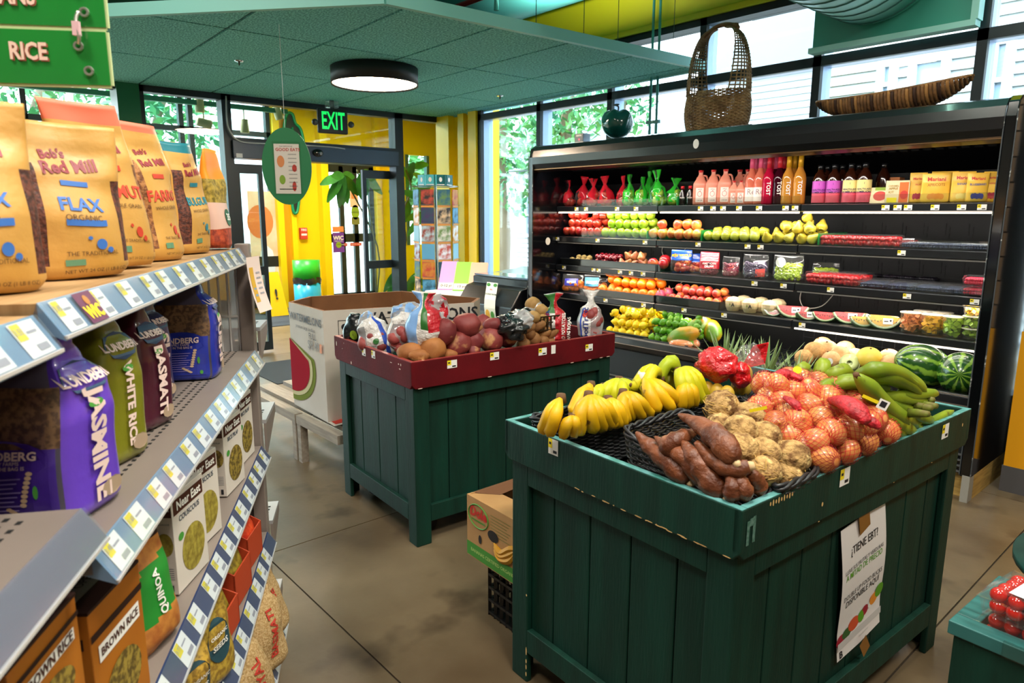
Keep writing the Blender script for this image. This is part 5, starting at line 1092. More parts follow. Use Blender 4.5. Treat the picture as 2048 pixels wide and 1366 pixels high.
def maridec(word,colr,blob):
    def f(t,b):
        P=b.front(.001);Q=b.front(.002); h=b.h; w=b.prof[1][1]
        m=MB(); text(m,'Mariani',w*.42,lambda x,y:P(x,y+h*.8),0,bold=.03,cond=1.0); text(m,word,w*.30,lambda x,y:P(x,y+h*.6),1,bold=.015,cond=.85); 
        for k in range(5): disc(m,P,-w*.4+k*w*.2,h*.2+(.02*h if k%2 else 0),w*.18,h*.1,2,12)
        m.obj('print',[REDP,colr,blob],t)
    return f
MY=M('pouch_yellow','edc04a',.35,c2='e2ac30',ns=8); MW=M('pouch_white_top','e6e2d0',.4)
for k,(px,wd,lab,word,cc,bb,y,hh) in enumerate(((1832,.085,'pale-topped pouch of red dried fruit by the kits','FRUIT',REDP,M('fruit_crimson','b02040',.4),.10,.165),(1868,.14,'yellow dried apricot pouch in front','APRICOTS',M('print_amber','b8681c',.5),M('fruit_apricot','e08a20',.4),.05,.155),(1884,.13,'pale-topped yellow pouch behind the apricots','',INK,M('fruit_apricot','e08a20',.4),.16,.17),(1922,.11,'yellow dried banana pouch','BANANA',M('print_blue','2a4a98',.5),M('fruit_banana','e8d070',.4),.07,.16),(1951,.10,'yellow dried blueberry pouch in front','BLUEBERRIES',M('print_blue','2a4a98',.5),M('fruit_blueberry','3a3a88',.4),.035,.15),(1979,.08,'yellow pouch of dried fruit at the case end','CHERRIES',REDP,M('fruit_crimson','b02040',.4),.07,.155))):
    y=ySH+y; pouch('dried_fruit_pouch',lab,'pouch',colx(px,y,Z1),y,Z1+.002,wd,hh,[MY],radians(25),maridec(word,cc,bb) if word else None,k+3,.018)
# ---------------- shelf 3 bags of fruit and clamshells
BLUF=M('bag_blue','1c4fb0',.3,coat=.3); STRIP=M('bag_red_stripe','b01c2c',.4)
def clearbag(px,z,w,h,label,fm,deco,seed,y=None,fr=.026,nf=14,topmat=None,ts=.55,rzz=radians(28),cat='bag of fruit',d=.045):
    y=y or ySH+.09; t=thing('zip_bag',label,cat,(colx(px,y,z),y,z+.001),rzz)
    b=Bag(h,[(0,w*.42,d*.8),(.12,w*.5,d),(.5,w*.49,d*.7),(.8,w*.48,d*.25),(1,w*.46,.004)],2.8,.008,seed,20)
    rr=random.Random(seed); m=MB()
    for i in range(nf):
        if fr<.02: break
        v=.06+.5*(i/nf)**.9; ww,dd=b.wd(v); x=(rr.uniform(-1,1))*(ww-fr); yy=rr.uniform(-.5,.6)*max(0,dd-fr*.6); link('fruit',fm,t,loc=(x,yy,max(fr,v*h)),rot=(rr.random()*3,rr.random()*3,0))
    if fr<.02:
        gm=MB(); src=[tuple(q.co) for q in fm.vertices]; fs=[tuple(q.vertices) for q in fm.polygons]
        for i in range(150):
            v=.05+.6*(i/150)**.8; ww,dd=b.wd(v); a_=rr.uniform(-1.3,1.3)-pi/2; c=V(((ww-fr)*cos(a_)*rr.uniform(.8,1),(dd-fr)*sin(a_),max(fr,v*h))); gm.add([V(q)+c for q in src],fs)
        gm.obj('grapes',[fm.materials[0]],t,True,kind='stuff')
    mm=b.mesh((lambda a_,v: 0 if v>ts else 1) if topmat else None,26,18); mm.obj('film',[topmat,CLR] if topmat else [CLR],t,True)
    if deco: deco(t,b)
    return t
fp=fruit_me('fruit_peach',.026,NEC,'ball'); fgr=fruit_me('grape_red',.0125,M('grape_red','8a2840',.25,c2='5a1828',ns=9,rnd=.2,coat=.3),'ball'); fgb=fruit_me('grape_black',.0125,M('grape_black','4a3c58',.25,rnd=.2,coat=.3),'ball'); fgg=fruit_me('grape_green',.013,M('grape_green','9ab42a',.25,rnd=.12,coat=.3),'ball')
def db(t,b):
    P=b.front(.001); m=MB(); text(m,'Sunwest' if 0 else 'SUN WORLD',.024,lambda x,y:P(x,y+b.h*.76),0,bold=.04); disc(m,P,-.045,b.h*.77,.012,.014,1); m.obj('print',[YEL,ORG],t)
clearbag(1362,Z3,.16,.165,'blue-topped zip bag of peaches on the third shelf',fp,db,3,nf=12,topmat=BLUF)
clearbag(1389,Z3,.12,.14,'second blue-topped bag half hidden behind',fp,None,4,y=ySH+.16,nf=8,topmat=BLUF)
def ds(t,b):
    P=b.front(.001);Q=b.front(.002); m=MB(); w=.06
    for k in range(5): quad(m,P,-w,w,b.h*(.62+k*.075),b.h*(.655+k*.075),0,8,1)
    text(m,'AMERICAN',.019,lambda x,y:Q(x,y+b.h*.5),1,bold=.03); text(m,'DREAM',.019,lambda x,y:Q(x,y+b.h*.38),1,bold=.03); m.obj('print',[M('stripe_white','f0e8e4',.5),WHITE],t)
clearbag(1418,Z3,.14,.16,'red and white striped bag of grapes',fgr,ds,5,fr=.012,nf=40,topmat=STRIP,ts=.3)
def dr(t,b): P=b.front(.001); m=MB(); quad(m,P,-.02,.02,b.h*.45,b.h*.62,0,4,1); m.obj('print',[REDP],t)
clearbag(1461,Z3,.12,.135,'clear bag of dark red grapes with a small red label',fgr,dr,6,fr=.012,nf=60)
def dr2(t,b): P=b.front(.001); m=MB(); quad(m,P,.0,.06,b.h*.08,b.h*.4,0,4,2); m.obj('print',[REDP],t)
clearbag(1510,Z3,.17,.16,'clear bag of black grapes with a red printed corner',fgb,dr2,7,fr=.012,nf=80)
def dgl(t,b): P=b.front(.001); m=MB(); disc(m,P,-.05,b.h*.72,.03,.032,0); m.obj('round_label',[M('label_frost','c8cfc8',.5)],t)
clearbag(1575,Z3,.19,.165,'clear bag of green grapes in front with round label',fgg,dgl,8,fr=.0125,nf=110)
clearbag(1650,Z3,.17,.12,'clear bag of green grapes lying further back',fgg,None,9,y=ySH+.26,fr=.0125,nf=60)
CLAM=glass('clamshell_clear','ffffff',.09,.04,.015)
STR=M('strawberry','c8141c',.3,c2='a00c14',ns=30,c3='e8c060',ns3=160,nc3=(.7,.75),coat=.3); BLB=M('blueberry','20243c',.5,c2='3c4464',ns=60,rnd=.1); RSP=M('raspberry','c01c3c',.5,bump=.8,bs=300,bdist=.003); BKB=M('blackberry','140c1a',.35,bump=.8,bs=300,bdist=.003)
sb=MB(); sb.lathe([(.002,-.02),(.009,-.014),(.015,0),(.017,.008),(.012,.014),(.002,.015)],10); sb=sb.mesh('strawberry',[STR],True)
def berry(r,mat,nm): m=MB(); m.ball((0,0,0),r,8,6); return m.mesh(nm,[mat],True)
bl=berry(.0075,BLB,'blueberry'); rs=berry(.0105,RSP,'raspberry'); bk=berry(.011,BKB,'blackberry')
def clam(px,z,w,d,h,label,bm,nx,ny,y,lid=None,layers=1,name='clamshell',closed=True,darkm=None,group=None,x=None,rz=0,br=.016):
    x=colx(px,y,z) if x is None else x
    t=thing(name,label,'clamshell',(x,y,z+.001),rz,group); m=MB(); g=darkm or CLAM; ti=.006
    R=[[(sx*(w/2-ti*(1-q)),sy*(d/2-ti*(1-q))+d/2,z_) for sx,sy in ((-1,-1),(1,-1),(1,1),(-1,1))] for q,z_ in ((0,.001),(1,h*.62))]; m.rings(R,True,False); m.add(R[0],[(0,1,2,3)])
    R=[[(sx*(w/2+e),sy*(d/2+e)+d/2,z_) for sx,sy in ((-1,-1),(1,-1),(1,1),(-1,1))] for e,z_ in ((0,h*.62),(.005,h*.63),(.005,h*.66),(0,h*.67))]; m.rings(R,True,False)
    n=max(3,int(w/.02))
    for k in range(n): xx=-w/2+w*(k+.5)/n; m.box(xx-.001,xx+.001,-.002,-.0005,.004,h*.6)
    m.obj('tray_base',g,t)
    if closed:
        m=MB(); R=[[(sx*(w/2-e),sy*(d/2-e)+d/2,z_) for sx,sy in ((-1,-1),(1,-1),(1,1),(-1,1))] for e,z_ in ((0,h*.67),(.006,h*.97),(.016,h))]; m.rings(R,True,False); m.add(R[-1],[(0,1,2,3)]); m.obj('lid',CLAM,t)
    rr=random.Random(int(px)+int(y*100)); nm_=bm.name.split('.')[0]; mb=MB(); src=[tuple(v.co) for v in bm.vertices]; fs=[tuple(p.vertices) for p in bm.polygons]
    for l in range(layers):
        for j in range(ny):
            for i in range(nx):
                c=V(((i+.5)/nx*(w-.02)-(w-.02)/2+rr.uniform(-1,1)*.002,(j+.5)/ny*(d-.02)+.01,br*1.0+.003+l*br*1.5)); Rm=Euler((rr.uniform(-1,1),rr.uniform(-1,1),rr.uniform(0,6))).to_matrix()
                mb.add([Rm@V(v)+c for v in src],fs)
    mb.obj('berries',[bm.materials[0]],t,True,kind='stuff')
    if lid: m=MB(); quad(m,lambda x_,y_:V((x_,d/2+y_,h+.0006)),-w*.32,w*.32,-d*.3,d*.3); m.obj('lid_label',lid,t)
    return t
LBG=M('label_berry','d8dcd8',.5)
for k,px in enumerate((1662,1712,1762)): clam(px,Z2,.165,.12,.07,'clear clamshell of strawberries on the second shelf, '+('beside the green divider','centre one','beside the flat empty packs')[k],sb,7,4,ySH+.03,layers=2,group='strawberry packs on the second shelf')
clam(1806,Z2,.12,.11,.05,'small clamshell of strawberries behind the flat packs',sb,4,3,ySH+.2)
for k,(px,y) in enumerate(((1830,.03),(1885,.03),(1940,.03),(1845,.16),(1905,.17),(1955,.16))): clam(px,Z2,.17,.12,.035,'low clear pack of dark berries on the second shelf, '+ORD[k]+' of six',bl,12,7,ySH+y,br=.0075,layers=2,group='low berry packs on the second shelf')
for k,(px,y) in enumerate(((1633,.03),(1686,.03),(1655,.16),(1705,.16))): clam(px,Z3,.165,.12,.075,'clear clamshell of strawberries on the third shelf, '+('front one by the grapes','front one by the blueberries','behind by the grapes','behind by the blueberries')[k],sb,7,4,ySH+y,layers=2)
for k,(px,y) in enumerate([(1741+56*i,.03) for i in range(4)]+[(1752+54*i,.155) for i in range(4)]): clam(px,Z3,.15,.115,.045,'flat clear pack of blueberries, '+('front' if k<4 else 'back')+' row, '+ORD[k%4]+' from the strawberries',bl,12,8,ySH+y,br=.0075,layers=2,group='blueberry packs on the third shelf')
for k,(px,y,dz) in enumerate(((1946,.03,0),(1949,.035,.055),(1960,.16,0))): clam(px,Z3+dz,.12,.11,.052,'clear pack of raspberries at the case end, '+('lower one','upper one','behind')[k],rs,8,6,ySH+y,br=.0105,layers=2)
PBK=glass('punnet_dark','30303a',.2,.1,.35)
for k,px in enumerate((1706,1738,1776,1806,1848)): clam(px,Z3,.10,.1,.075,'dark plastic punnet of blackberries at the back, '+ORD[k]+' from the grapes',bk,6,5,ySH+.31,br=.011,layers=3,darkm=PBK,closed=False,name='punnet',group='blackberry punnets on the third shelf')
# ---------------- shelf 4: bagged mandarins, coconuts, melon slices, tubs
NB_=glass('net_bag_orange','f06030',.1,.2,.35); fo=fruit_me('mandarin',.028,ORA,'ball')
def dbl(t,b): P=b.front(.001); m=MB(); quad(m,P,-.07,.05,b.h*.35,b.h*.75,0,6,3); quad(m,b.front(.0018),-.05,.03,b.h*.5,b.h*.62,1,4,1); m.obj('print',[M('bag_violet_blue','3c3ca8',.4),WHITE],t)
def dbl2(t,b): P=b.front(.001); m=MB(); quad(m,P,-.06,.06,b.h*.4,b.h*.85,0,6,3); text(m,'HALOS' if 0 else 'SWEET',.03,lambda x,y:b.front(.002)(x,y+b.h*.6),1,bold=.03); m.obj('print',[M('bag_sky_blue','58a8d8',.4),WHITE],t)
clearbag(1146,Z4,.2,.15,'violet printed bag of mandarins at the door end of the fourth shelf',fo,dbl,12,fr=.028,nf=14,y=ySH+.1); clearbag(1184,Z4,.15,.16,'sky blue printed bag of mandarins beside the oranges',fo,dbl2,13,fr=.028,nf=9,y=ySH+.1)
clearbag(1207,Z4,.10,.13,'small net bag of mandarins behind the blue one',fo,None,14,fr=.028,nf=6,y=ySH+.22)
COC=M('coconut_husk','d8c296',.6,c2='c2a878',ns=10,nc=(.5,.62),bump=.3,bs=40)
for k,(px,y) in enumerate(((1457,.03),(1491,.03),(1530,.03),(1478,.15),(1513,.15),(1546,.15))):
    x=colx(px,ySH+y,Z4); t=thing('young_coconut','trimmed cream young coconut, '+('front row first','front row second with black letter','front row third','back row first','back row second','back row third')[k],'coconut',(x,ySH+y+.055,Z4+.001),radians(28))
    m=MB(); m.lathe([(.038,0),(.052,.03),(.054,.07),(.036,.092),(.004,.1)],12); m.obj('husk',COC,t)
    if k<3: m=MB(); P=lambda x_,y_:V((.054*sin(x_/.054),-.0535*cos(x_/.054),.045+y_)); 
    if k<2: text(m,'A',.032,P,0,bold=.04); disc(m,lambda a_,b_:P(a_-.022,b_+.004),0,0,.006,.012,1,3); m.obj('print',[INK,GRN],t)
MR=M('melon_red','d8303a',.35,c2='e04a4a',ns=18,coat=.4); MYl=M('melon_yellow','f0b818',.35,c2='e8a810',ns=18,coat=.4); RND=M('rind_green','2f6a24',.4,c2='7fa04a',ns=20); RNW=M('rind_white','dfe2b4',.5)
def slice_(px,y,z,R_,mat,label,rz,rx=-.35,lab=True,seeds=True,h=.07):
    x=colx(px,y,z); t=thing('melon_slice',label,'melon slice',(x,y,z+.0),rot=(rx,0,rz)); n=14
    def arc(r): return [(r*cos(pi+.35+(pi-.7)*i/n),r*sin(pi+.35+(pi-.7)*i/n)) for i in range(n+1)]
    top=R_*.34+0*R_
    def seg(r,y0,y1,mt,nm):
        A=arc(r); m=MB(); 
        pts=[(a_,b_+R_) for a_,b_ in A]; m.prism(pts,y0,y1,axis='y'); m.obj(nm,mt,t)
    seg(R_,0.0,.055,RND,'rind'); seg(R_*.95,-.0015,.05,RNW,'pith'); seg(R_*.87,-.003,.052,mat,'flesh')
    if seeds:
        m=MB(); rr=random.Random(int(px)); P=lambda a_,b_:V((a_,-.0045,b_))
        for i in range(9): disc(m,P,(i-4)*R_*.16,R_*(.42+.06*(i%2)),.0028,.0045,0,6)
        m.obj('seeds',INK,t,kind='stuff')
    m=MB(); R=[]; m.prism([(a_*1.01,b_*1.01+R_) for a_,b_ in arc(R_)],-.006,.058,axis='y'); m.obj('cling_film',CLF,t)
    if lab: m=MB(); P=lambda a_,b_:V((a_+R_*.2,-.0068,b_+R_*.45)); quad(m,P,-.026,.026,-.018,.018,0); quad(m,lambda a_,b_:P(a_,b_)+V((0,-.0004,0)),-.02,.002,-.004,.003,1); disc(m,lambda a_,b_:P(a_,b_)+V((0,-.0004,0)),.014,.004,.006,.006,1); m.obj('price_sticker',[WHITE,INK],t)
for k,(px,y,R_,mt,l,rz) in enumerate(((1546,.03,.06,MR,'small red watermelon slice beside the coconuts',.5),(1583,.05,.11,MR,'large red watermelon slice with white sticker, first of three',.35),(1617,.035,.075,MR,'red watermelon slice edge-on with a long white sticker',.7),(1648,.05,.085,MR,'red watermelon slice in the middle, plain film',.2),(1697,.08,.1,MR,'red watermelon wedge with sticker beside the yellow slices',.45),(1727,.03,.085,MYl,'yellow watermelon slice, lowest in front',.4),(1767,.035,.10,MYl,'yellow watermelon slice with sticker beside the tubs',.45),(1765,.16,.09,MYl,'yellow watermelon slice behind',.3),(1710,.2,.08,MYl,'yellow watermelon wedge at the back',.3))):
    slice_(px,ySH+y+.02,Z4+.002,R_,mt,l,rz,lab=k in (1,2,4,6))
TUB=glass('tub_clear','fbfaf4',.08,.15,.04); LIDM=glass('tub_lid','f4f0e0',.1,.2,.45)
def tub(px,y,z,col,label,h=.115,r=.052,lidc=None):
    x=colx(px,y,z); t=thing('fruit_tub',label,'tub',(x,y+r,z+.001)); rr=random.Random(int(px))
    m=MB(); m.lathe([(r*.82,0),(r*.84,.003),(r,h*.93),(r,h*.95)],24,caps=False); m.add([(r*.82*cos(k*pi/12),r*.82*sin(k*pi/12),0.001) for k in range(24)],[tuple(range(24))]); m.obj('cup',TUB,t,True)
    m=MB(); m.lathe([(r*1.06,h*.93),(r*1.06,h*.985),(r*.96,h*.99),(r*.95,h),(.002,h)],24); m.obj('lid',LIDM,t,True)
    m=MB()
    for i in range(int(26*h/.115)):
        a_=i*2.4; q=(.3+.45*((i*7)%5)/4)*r*1.25; q=min(q,r*.62); c=V((q*cos(a_),q*sin(a_),.014+(h*.78)*(i/26)*(.115/h))); s=rr.uniform(.009,.014); Rm=Euler((rr.uniform(0,3),rr.uniform(0,3),rr.uniform(0,3))).to_matrix()
        m.add([Rm@V((sx*s,sy*s*.8,sz*s*.9))+c for sx,sy,sz in ((-1,-1,-1),(1,-1,-1),(1,1,-1),(-1,1,-1),(-1,-1,1),(1,-1,1),(1,1,1),(-1,1,1))],[(0,3,2,1),(4,5,6,7),(0,1,5,4),(1,2,6,5),(2,3,7,6),(3,0,4,7)])
    m.obj('fruit_cubes',col,t,kind='stuff')
CC_=M('cubes_cantaloupe','e08a50',.35,coat=.3); CP=M('cubes_pineapple','e8b01c',.35,coat=.3); CHn=M('cubes_honeydew','9ec23a',.35,coat=.3)
tub(1811,ySH+.03,Z4,CC_,'lidded clear tub of orange melon cubes'); tub(1854,ySH+.03,Z4,CP,'lidded clear tub of yellow pineapple cubes'); tub(1897,ySH+.03,Z4,CHn,'lidded clear tub of green melon cubes'); tub(1838,ySH+.15,Z4,CC_,'tub of orange cubes behind the front tubs'); tub(1875,ySH+.16,Z4,CP,'tub of yellow cubes behind the front tubs')
tub(1938,ySH+.03,Z4,CHn,'short tub of green melon cubes at the bottom of the end stack',.058); tub(1940,ySH+.03,Z4+.059,CHn,'short tub of green melon cubes in the middle of the end stack',.066); tub(1941,ySH+.032,Z4+.126,CP,'short tub of pale fruit on top of the end stack',.058)
# ---------------- deck: melons, watermelons, pineapples
CNT=M('cantaloupe_net','d8a868',.7,c2='b88850',ns=60,bump=.7,bs=90,bdist=.003); HDW=M('canary_melon','e8cc50',.4,c2='dcb838',ns=9); CML=M('melon_cream','dcb07c',.6,c2='c89860',ns=30,bump=.4,bs=80)
for k,(px,py,y,r,mt,l) in enumerate(((1628,703,4.10,.062,CNT,'cantaloupe at the stack front by the pineapples'),(1608,716,4.03,.055,CNT,'cantaloupe low in front with a cut face beside the pineapple'),(1655,700,4.20,.062,CML,'cream melon behind the front cantaloupes'),(1645,692,4.3,.06,CNT,'cantaloupe at the back of the heap'),(1662,720,4.07,.056,CML,'labelled cream melon with white sticker behind the plantains'),(1680,711,4.16,.06,CML,'cream melon in the middle of the heap'),(1690,700,4.32,.06,CML,'cream melon at the back in the middle'),(1710,714,4.26,.056,CML,'cream melon behind the honeydew slice'),(1738,717,4.12,.07,HDW,'bright yellow canary melon in front'),(1778,718,4.24,.062,CML,'cream melon behind the yellow one'),(1782,728,4.12,.056,CML,'pinkish melon beside the watermelon'),(1625,715,4.18,.05,CNT,'small cantaloupe between the front ones'))):
    p=Yp(px,py,y); t=thing('melon',l,'melon',p,rot=(rc.uniform(-.5,.5),rc.uniform(-.5,.5),k)); m=MB(); m.ball((0,0,0),(r,r,r*.96),22,14); m.obj('body',mt,t,True); m=MB(); m.tube([(0,0,r*.94),(0,0,r*1.0)],.006,6); m.obj('stem_scar',BST,t)
m=MB(); p=Yp(1699,727,4.05); t=thing('wrapped_melon_half','honeydew half with pale green cut face in film','melon',p,rot=(radians(70),0,.4)); m=MB(); m.lathe([(.055,.012),(.056,.0),(.045,-.035),(.02,-.052),(.003,-.055)],20); m.obj('rind',M('honeydew_rind','cfd89a',.5),t,True); m=MB(); m.lathe([(.052,.0135),(.02,.0145),(.002,.010)],20); m.obj('flesh',M('honeydew_flesh','dbe69a',.4,coat=.4),t,True)
p=Yp(1662,722,4.02); m=MB(); disc(m,plane_map((0,0,0),(1,0,0),(0,0,1)),0,0,.018,.02); t=m.obj('fruit_sticker',WHITE); t.location=(p.x,4.005,p.z); tag(t,'white paper sticker on the labelled cream melon','sticker')
wmm=bpy.data.materials.new('watermelon_rind'); wmm.use_nodes=True; nt=wmm.node_tree; N=nt.nodes; L=nt.links; b=N['Principled BSDF']; tc=N.new('ShaderNodeTexCoord'); sp=N.new('ShaderNodeSeparateXYZ'); L.new(tc.outputs['Object'],sp.inputs[0])
at=N.new('ShaderNodeMath'); at.operation='ARCTAN2'; L.new(sp.outputs[1],at.inputs[0]); L.new(sp.outputs[0],at.inputs[1])
nz=N.new('ShaderNodeTexNoise'); nz.inputs['Scale'].default_value=22; nz.inputs['Detail'].default_value=5; L.new(tc.outputs['Object'],nz.inputs[0])
ad=N.new('ShaderNodeMath'); ad.operation='MULTIPLY_ADD'; L.new(nz.outputs[0],ad.inputs[0]); ad.inputs[1].default_value=.55; L.new(at.outputs[0],ad.inputs[2])
ml=N.new('ShaderNodeMath'); ml.operation='MULTIPLY'; L.new(ad.outputs[0],ml.inputs[0]); ml.inputs[1].default_value=11; sn=N.new('ShaderNodeMath'); sn.operation='SINE'; L.new(ml.outputs[0],sn.inputs[0])
mr=N.new('ShaderNodeMapRange'); L.new(sn.outputs[0],mr.inputs[0]); mr.inputs[1].default_value=.1; mr.inputs[2].default_value=.8
mx_=N.new('ShaderNodeMix'); mx_.data_type='RGBA'; mx_.inputs[6].default_value=(*lin('1c4a14'),1); mx_.inputs[7].default_value=(*lin('7fa838'),1); L.new(mr.outputs[0],mx_.inputs[0]); L.new(mx_.outputs[2],b.inputs['Base Color']); b.inputs['Roughness'].default_value=.25; b.inputs['Coat Weight'].default_value=.4
for k,(px,py,y,l,ro) in enumerate(((1843,750,4.17,'large striped watermelon lying beside the melons',(radians(75),0,radians(-50))),(1922,752,4.12,'striped watermelon end-on at the case end panel',(radians(82),0,radians(12))))):
    p=Yp(px,py,y); p.z=max(p.z,DK+.119); t=thing('watermelon',l,'watermelon',p,rot=ro); m=MB(); m.ball((0,0,0),(.118,.118,.15) if k==0 else (.113,.113,.135),32,20); m.obj('body',wmm,t,True); m=MB(); m.tube([(0,0,-.148 if k==0 else -.134),(.004,0,-.155 if k==0 else -.14)],.006,6); m.obj('stem',BST,t)
PNS=M('pineapple_skin','a8801e',.6,c2='5a4a18',ns=30,bump=.6,bs=60); PNL=M('pineapple_leaf','6c8850',.45,c2='9cb078',ns=8,rnd=.1)
def pineapple(px,y,s,label,tilt=0):
    z_=.402+.185*s; t=thing('pineapple',label,'pineapple',(colx(px,y,z_),y,z_),rot=(tilt,tilt*.5,px*.1)); rr=random.Random(int(px))
    m=MB(); r=.062*s; m.ball((0,0,-.095*s),(r,r,.095*s),18,12); o=m.obj('body',PNS,t,True)
    m=MB()
    for j in range(9):
        for i in range(12):
            a_=2*pi*(i+.5*(j%2))/12; th=.35+j*.3; c=V((r*sin(th)*cos(a_),r*sin(th)*sin(a_),-.095*s+.095*s*cos(th))); d=V((c.x,c.y,(c.z+.095*s)*.5)).normalized(); e=V((-sin(a_),cos(a_),0)); f=d.cross(e)
            m.add([c+e*.014*s,c+f*.014*s,c-e*.014*s,c-f*.014*s,c+d*.008*s],[(0,1,4),(1,2,4),(2,3,4),(3,0,4)])
    m.obj('eyes',M('pineapple_eye','c09030',.5,c2='6a5a1c',ns=40),t,kind='stuff')
    for k in range(28):
        a_=k*2.399; f_=k/28; ln_=(.19-.08*abs(f_-.45))*s*(.85+.3*rr.random()); tl=1.38*(1-f_)**.75+.05; w=.014*s*(1-.3*f_)
        d=V((cos(a_)*sin(tl),sin(a_)*sin(tl),cos(tl))); c0=V((cos(a_)*.012,sin(a_)*.012,-.01+.05*f_)); sd=V((-sin(a_),cos(a_),0)); m=MB(); R=[]
        for q in range(5):
            u=q/4; c=c0+d*ln_*u+V((0,0,.035*s*u*u*sin(tl)))*(1 if tl<1 else .4); ww=w*(1-u)**.7*(1 if u>0 else .8)+.0004; up=d.cross(sd).normalized()
            R.append([c-sd*ww+up*-.003*(1-u),c,c+sd*ww+up*-.003*(1-u)])
        m.rings(R,False,False); m.obj('leaf',PNL,t)
st=thing('pineapple_stand','low black display stand carrying the pineapples between bin and case','stand',(-1.95,3.36,0)); MB().box(-.42,.42,-.22,.22,.38,.40).obj('top_board',BLK,st)
for sx in (-1,1):
    for sy in (-1,1): MB().box(sx*.4-.02,sx*.4+.02,sy*.2-.02,sy*.2+.02,0,.38).obj('leg',BLK,st)
for k,(px,y,s_,l) in enumerate(((1450,3.28,1.15,'pineapple with the tallest crown, behind the bananas'),(1533,3.24,1.15,'pineapple with a spread crown behind the red fruit bags'),(1588,3.32,.95,'pineapple beside the melons, crown lowest'),(1492,3.46,.95,'pineapple between the two tall crowns, set back'))): pineapple(px,y,s_,l)
# ================================================================ RED BIN CONTENTS
SWP=M('sweet_potato_red','6a1f24',.6,c2='8a3834',ns=7,c3='c08a5a',ns3=13,nc3=(.6,.68),bump=.5,bs=40,bdist=.004,rnd=.1); TAN_=M('sweet_potato_tan','b07038',.7,c2='8a5226',ns=9,c3='d8a868',ns3=16,nc3=(.58,.7),bump=.6,bs=40,bdist=.004,rnd=.08); POT=M('potato_brown','9c6c3c',.75,c2='7c5028',ns=12,bump=.5,bs=60,bdist=.003,rnd=.12)
def tuber(name,px,py,z,rx,rz,ang,mat,label,seed,cat='potato',group=None,dr=1.0):
    p=inbin(px,py,z,min(rx,rz)*.75,1); t=thing(name,label,cat,p,rot=(0,radians(ang),radians(46)),group=group); m=MB()
    m.ball((0,0,0),(rx,rx*.95*dr,rz),20,14,fn=lambda d:(1+.13*noise.noise(d*1.5+V((seed,0,0)))+.05*noise.noise(d*4+V((0,seed,0))))*(1-.16*abs(d.z)**3)); m.obj('body',mat,t,True); return t
k_=0
for (px,py,z,rx,rz,ang,mt,l) in ((933,650,.975,.056,.074,80,SWP,'large red sweet potato on top of the heap with pale scuffs'),(890,664,.94,.048,.072,18,SWP,'upright red sweet potato leaning beside the printed potato sacks'),(916,688,.91,.056,.07,50,SWP,'large red sweet potato in the middle behind the tan one'),(981,678,.925,.057,.068,-40,SWP,'rounded red sweet potato at the rim, the one nearest it'),(1012,668,.935,.056,.073,-30,SWP,'big dark red sweet potato beside the brown potatoes'),(964,650,.935,.042,.06,20,SWP,'red sweet potato tucked behind the top one'),(948,682,.90,.044,.05,60,SWP,'dull red sweet potato in the hollow of the heap'),(947,702,.872,.042,.036,90,SWP,'small red sweet potato low against the red rim'),(984,650,.95,.034,.05,70,SWP,'red sweet potato behind, top just showing'),(866,699,.90,.054,.070,35,TAN_,'tan sweet potato with a dark eye standing up'),(819,705,.885,.042,.07,75,TAN_,'rough tan sweet potato at the bin corner'),(899,710,.868,.03,.045,85,TAN_,'small tan sweet potato against the rim'),(838,712,.866,.028,.05,90,TAN_,'thin tan sweet potato under the corner one')):
    k_+=1; tuber('sweet_potato',px,py,z,rx,rz,ang,mt,l,k_,'sweet potato')
for i,(px,py,z,rx,rz,a) in enumerate(((1037,665,.93,.026,.06,-30),(1056,655,.93,.028,.045,60),(1068,678,.91,.034,.04,40),(1060,668,.93,.026,.032,10),(1074,652,.94,.026,.05,70),(1087,665,.93,.03,.05,75),(1086,680,.90,.028,.03,30),(1100,668,.92,.024,.05,60),(1110,672,.905,.022,.05,30),(1046,688,.885,.03,.04,60),(1062,692,.875,.03,.035,20),(1099,684,.885,.022,.035,80),(1030,652,.95,.026,.04,50),(1108,660,.93,.022,.04,80))):
    tuber('potato',px,py,z,rx,rz,a,POT,'small brown potato, '+ORD[i]+' of those beside the red sweet potatoes',i+30,'potato','loose brown potatoes')
for i,(px,py,z,r,l) in enumerate(((1067,610,1.0,.042,'large pale potato on top of the black slotted basket'),(1084,622,.98,.036,'pale potato behind the topmost pale one'),(1068,634,.965,.032,'pale potato in the black slotted basket front'),(1086,640,.955,.03,'pale potato in the basket next to the sack'))): tuber('potato',px,py,z,r,r*1.05,40,M('potato_pale','b08a52',.7,c2='96703c',ns=14,bump=.4,bs=60,bdist=.003),l,i+60)
p=inbin(1078,655,.90,.09,1); t=thing('slotted_basket','small black plastic slotted basket holding pale potatoes','basket',p,radians(-4)); m=MB()
for k in range(7):
    for s in (-1,1): m.box(-.09+k*.028,-.08+k*.028,s*.07-.002,s*.07+.002,0,.07); m.box(s*.092-.002,s*.092+.002,-.07+k*.022,-.063+k*.022,0,.07)
for z in (0,.035,.065):
    for s in (-1,1): m.box(-.094,.094,s*.07-.003,s*.07+.003,z,z+.006); m.box(s*.092-.003,s*.092+.003,-.07,.07,z,z+.006)
m.box(-.09,.09,-.07,.07,0,.004); m.obj('lattice',BLK,t,kind='stuff')
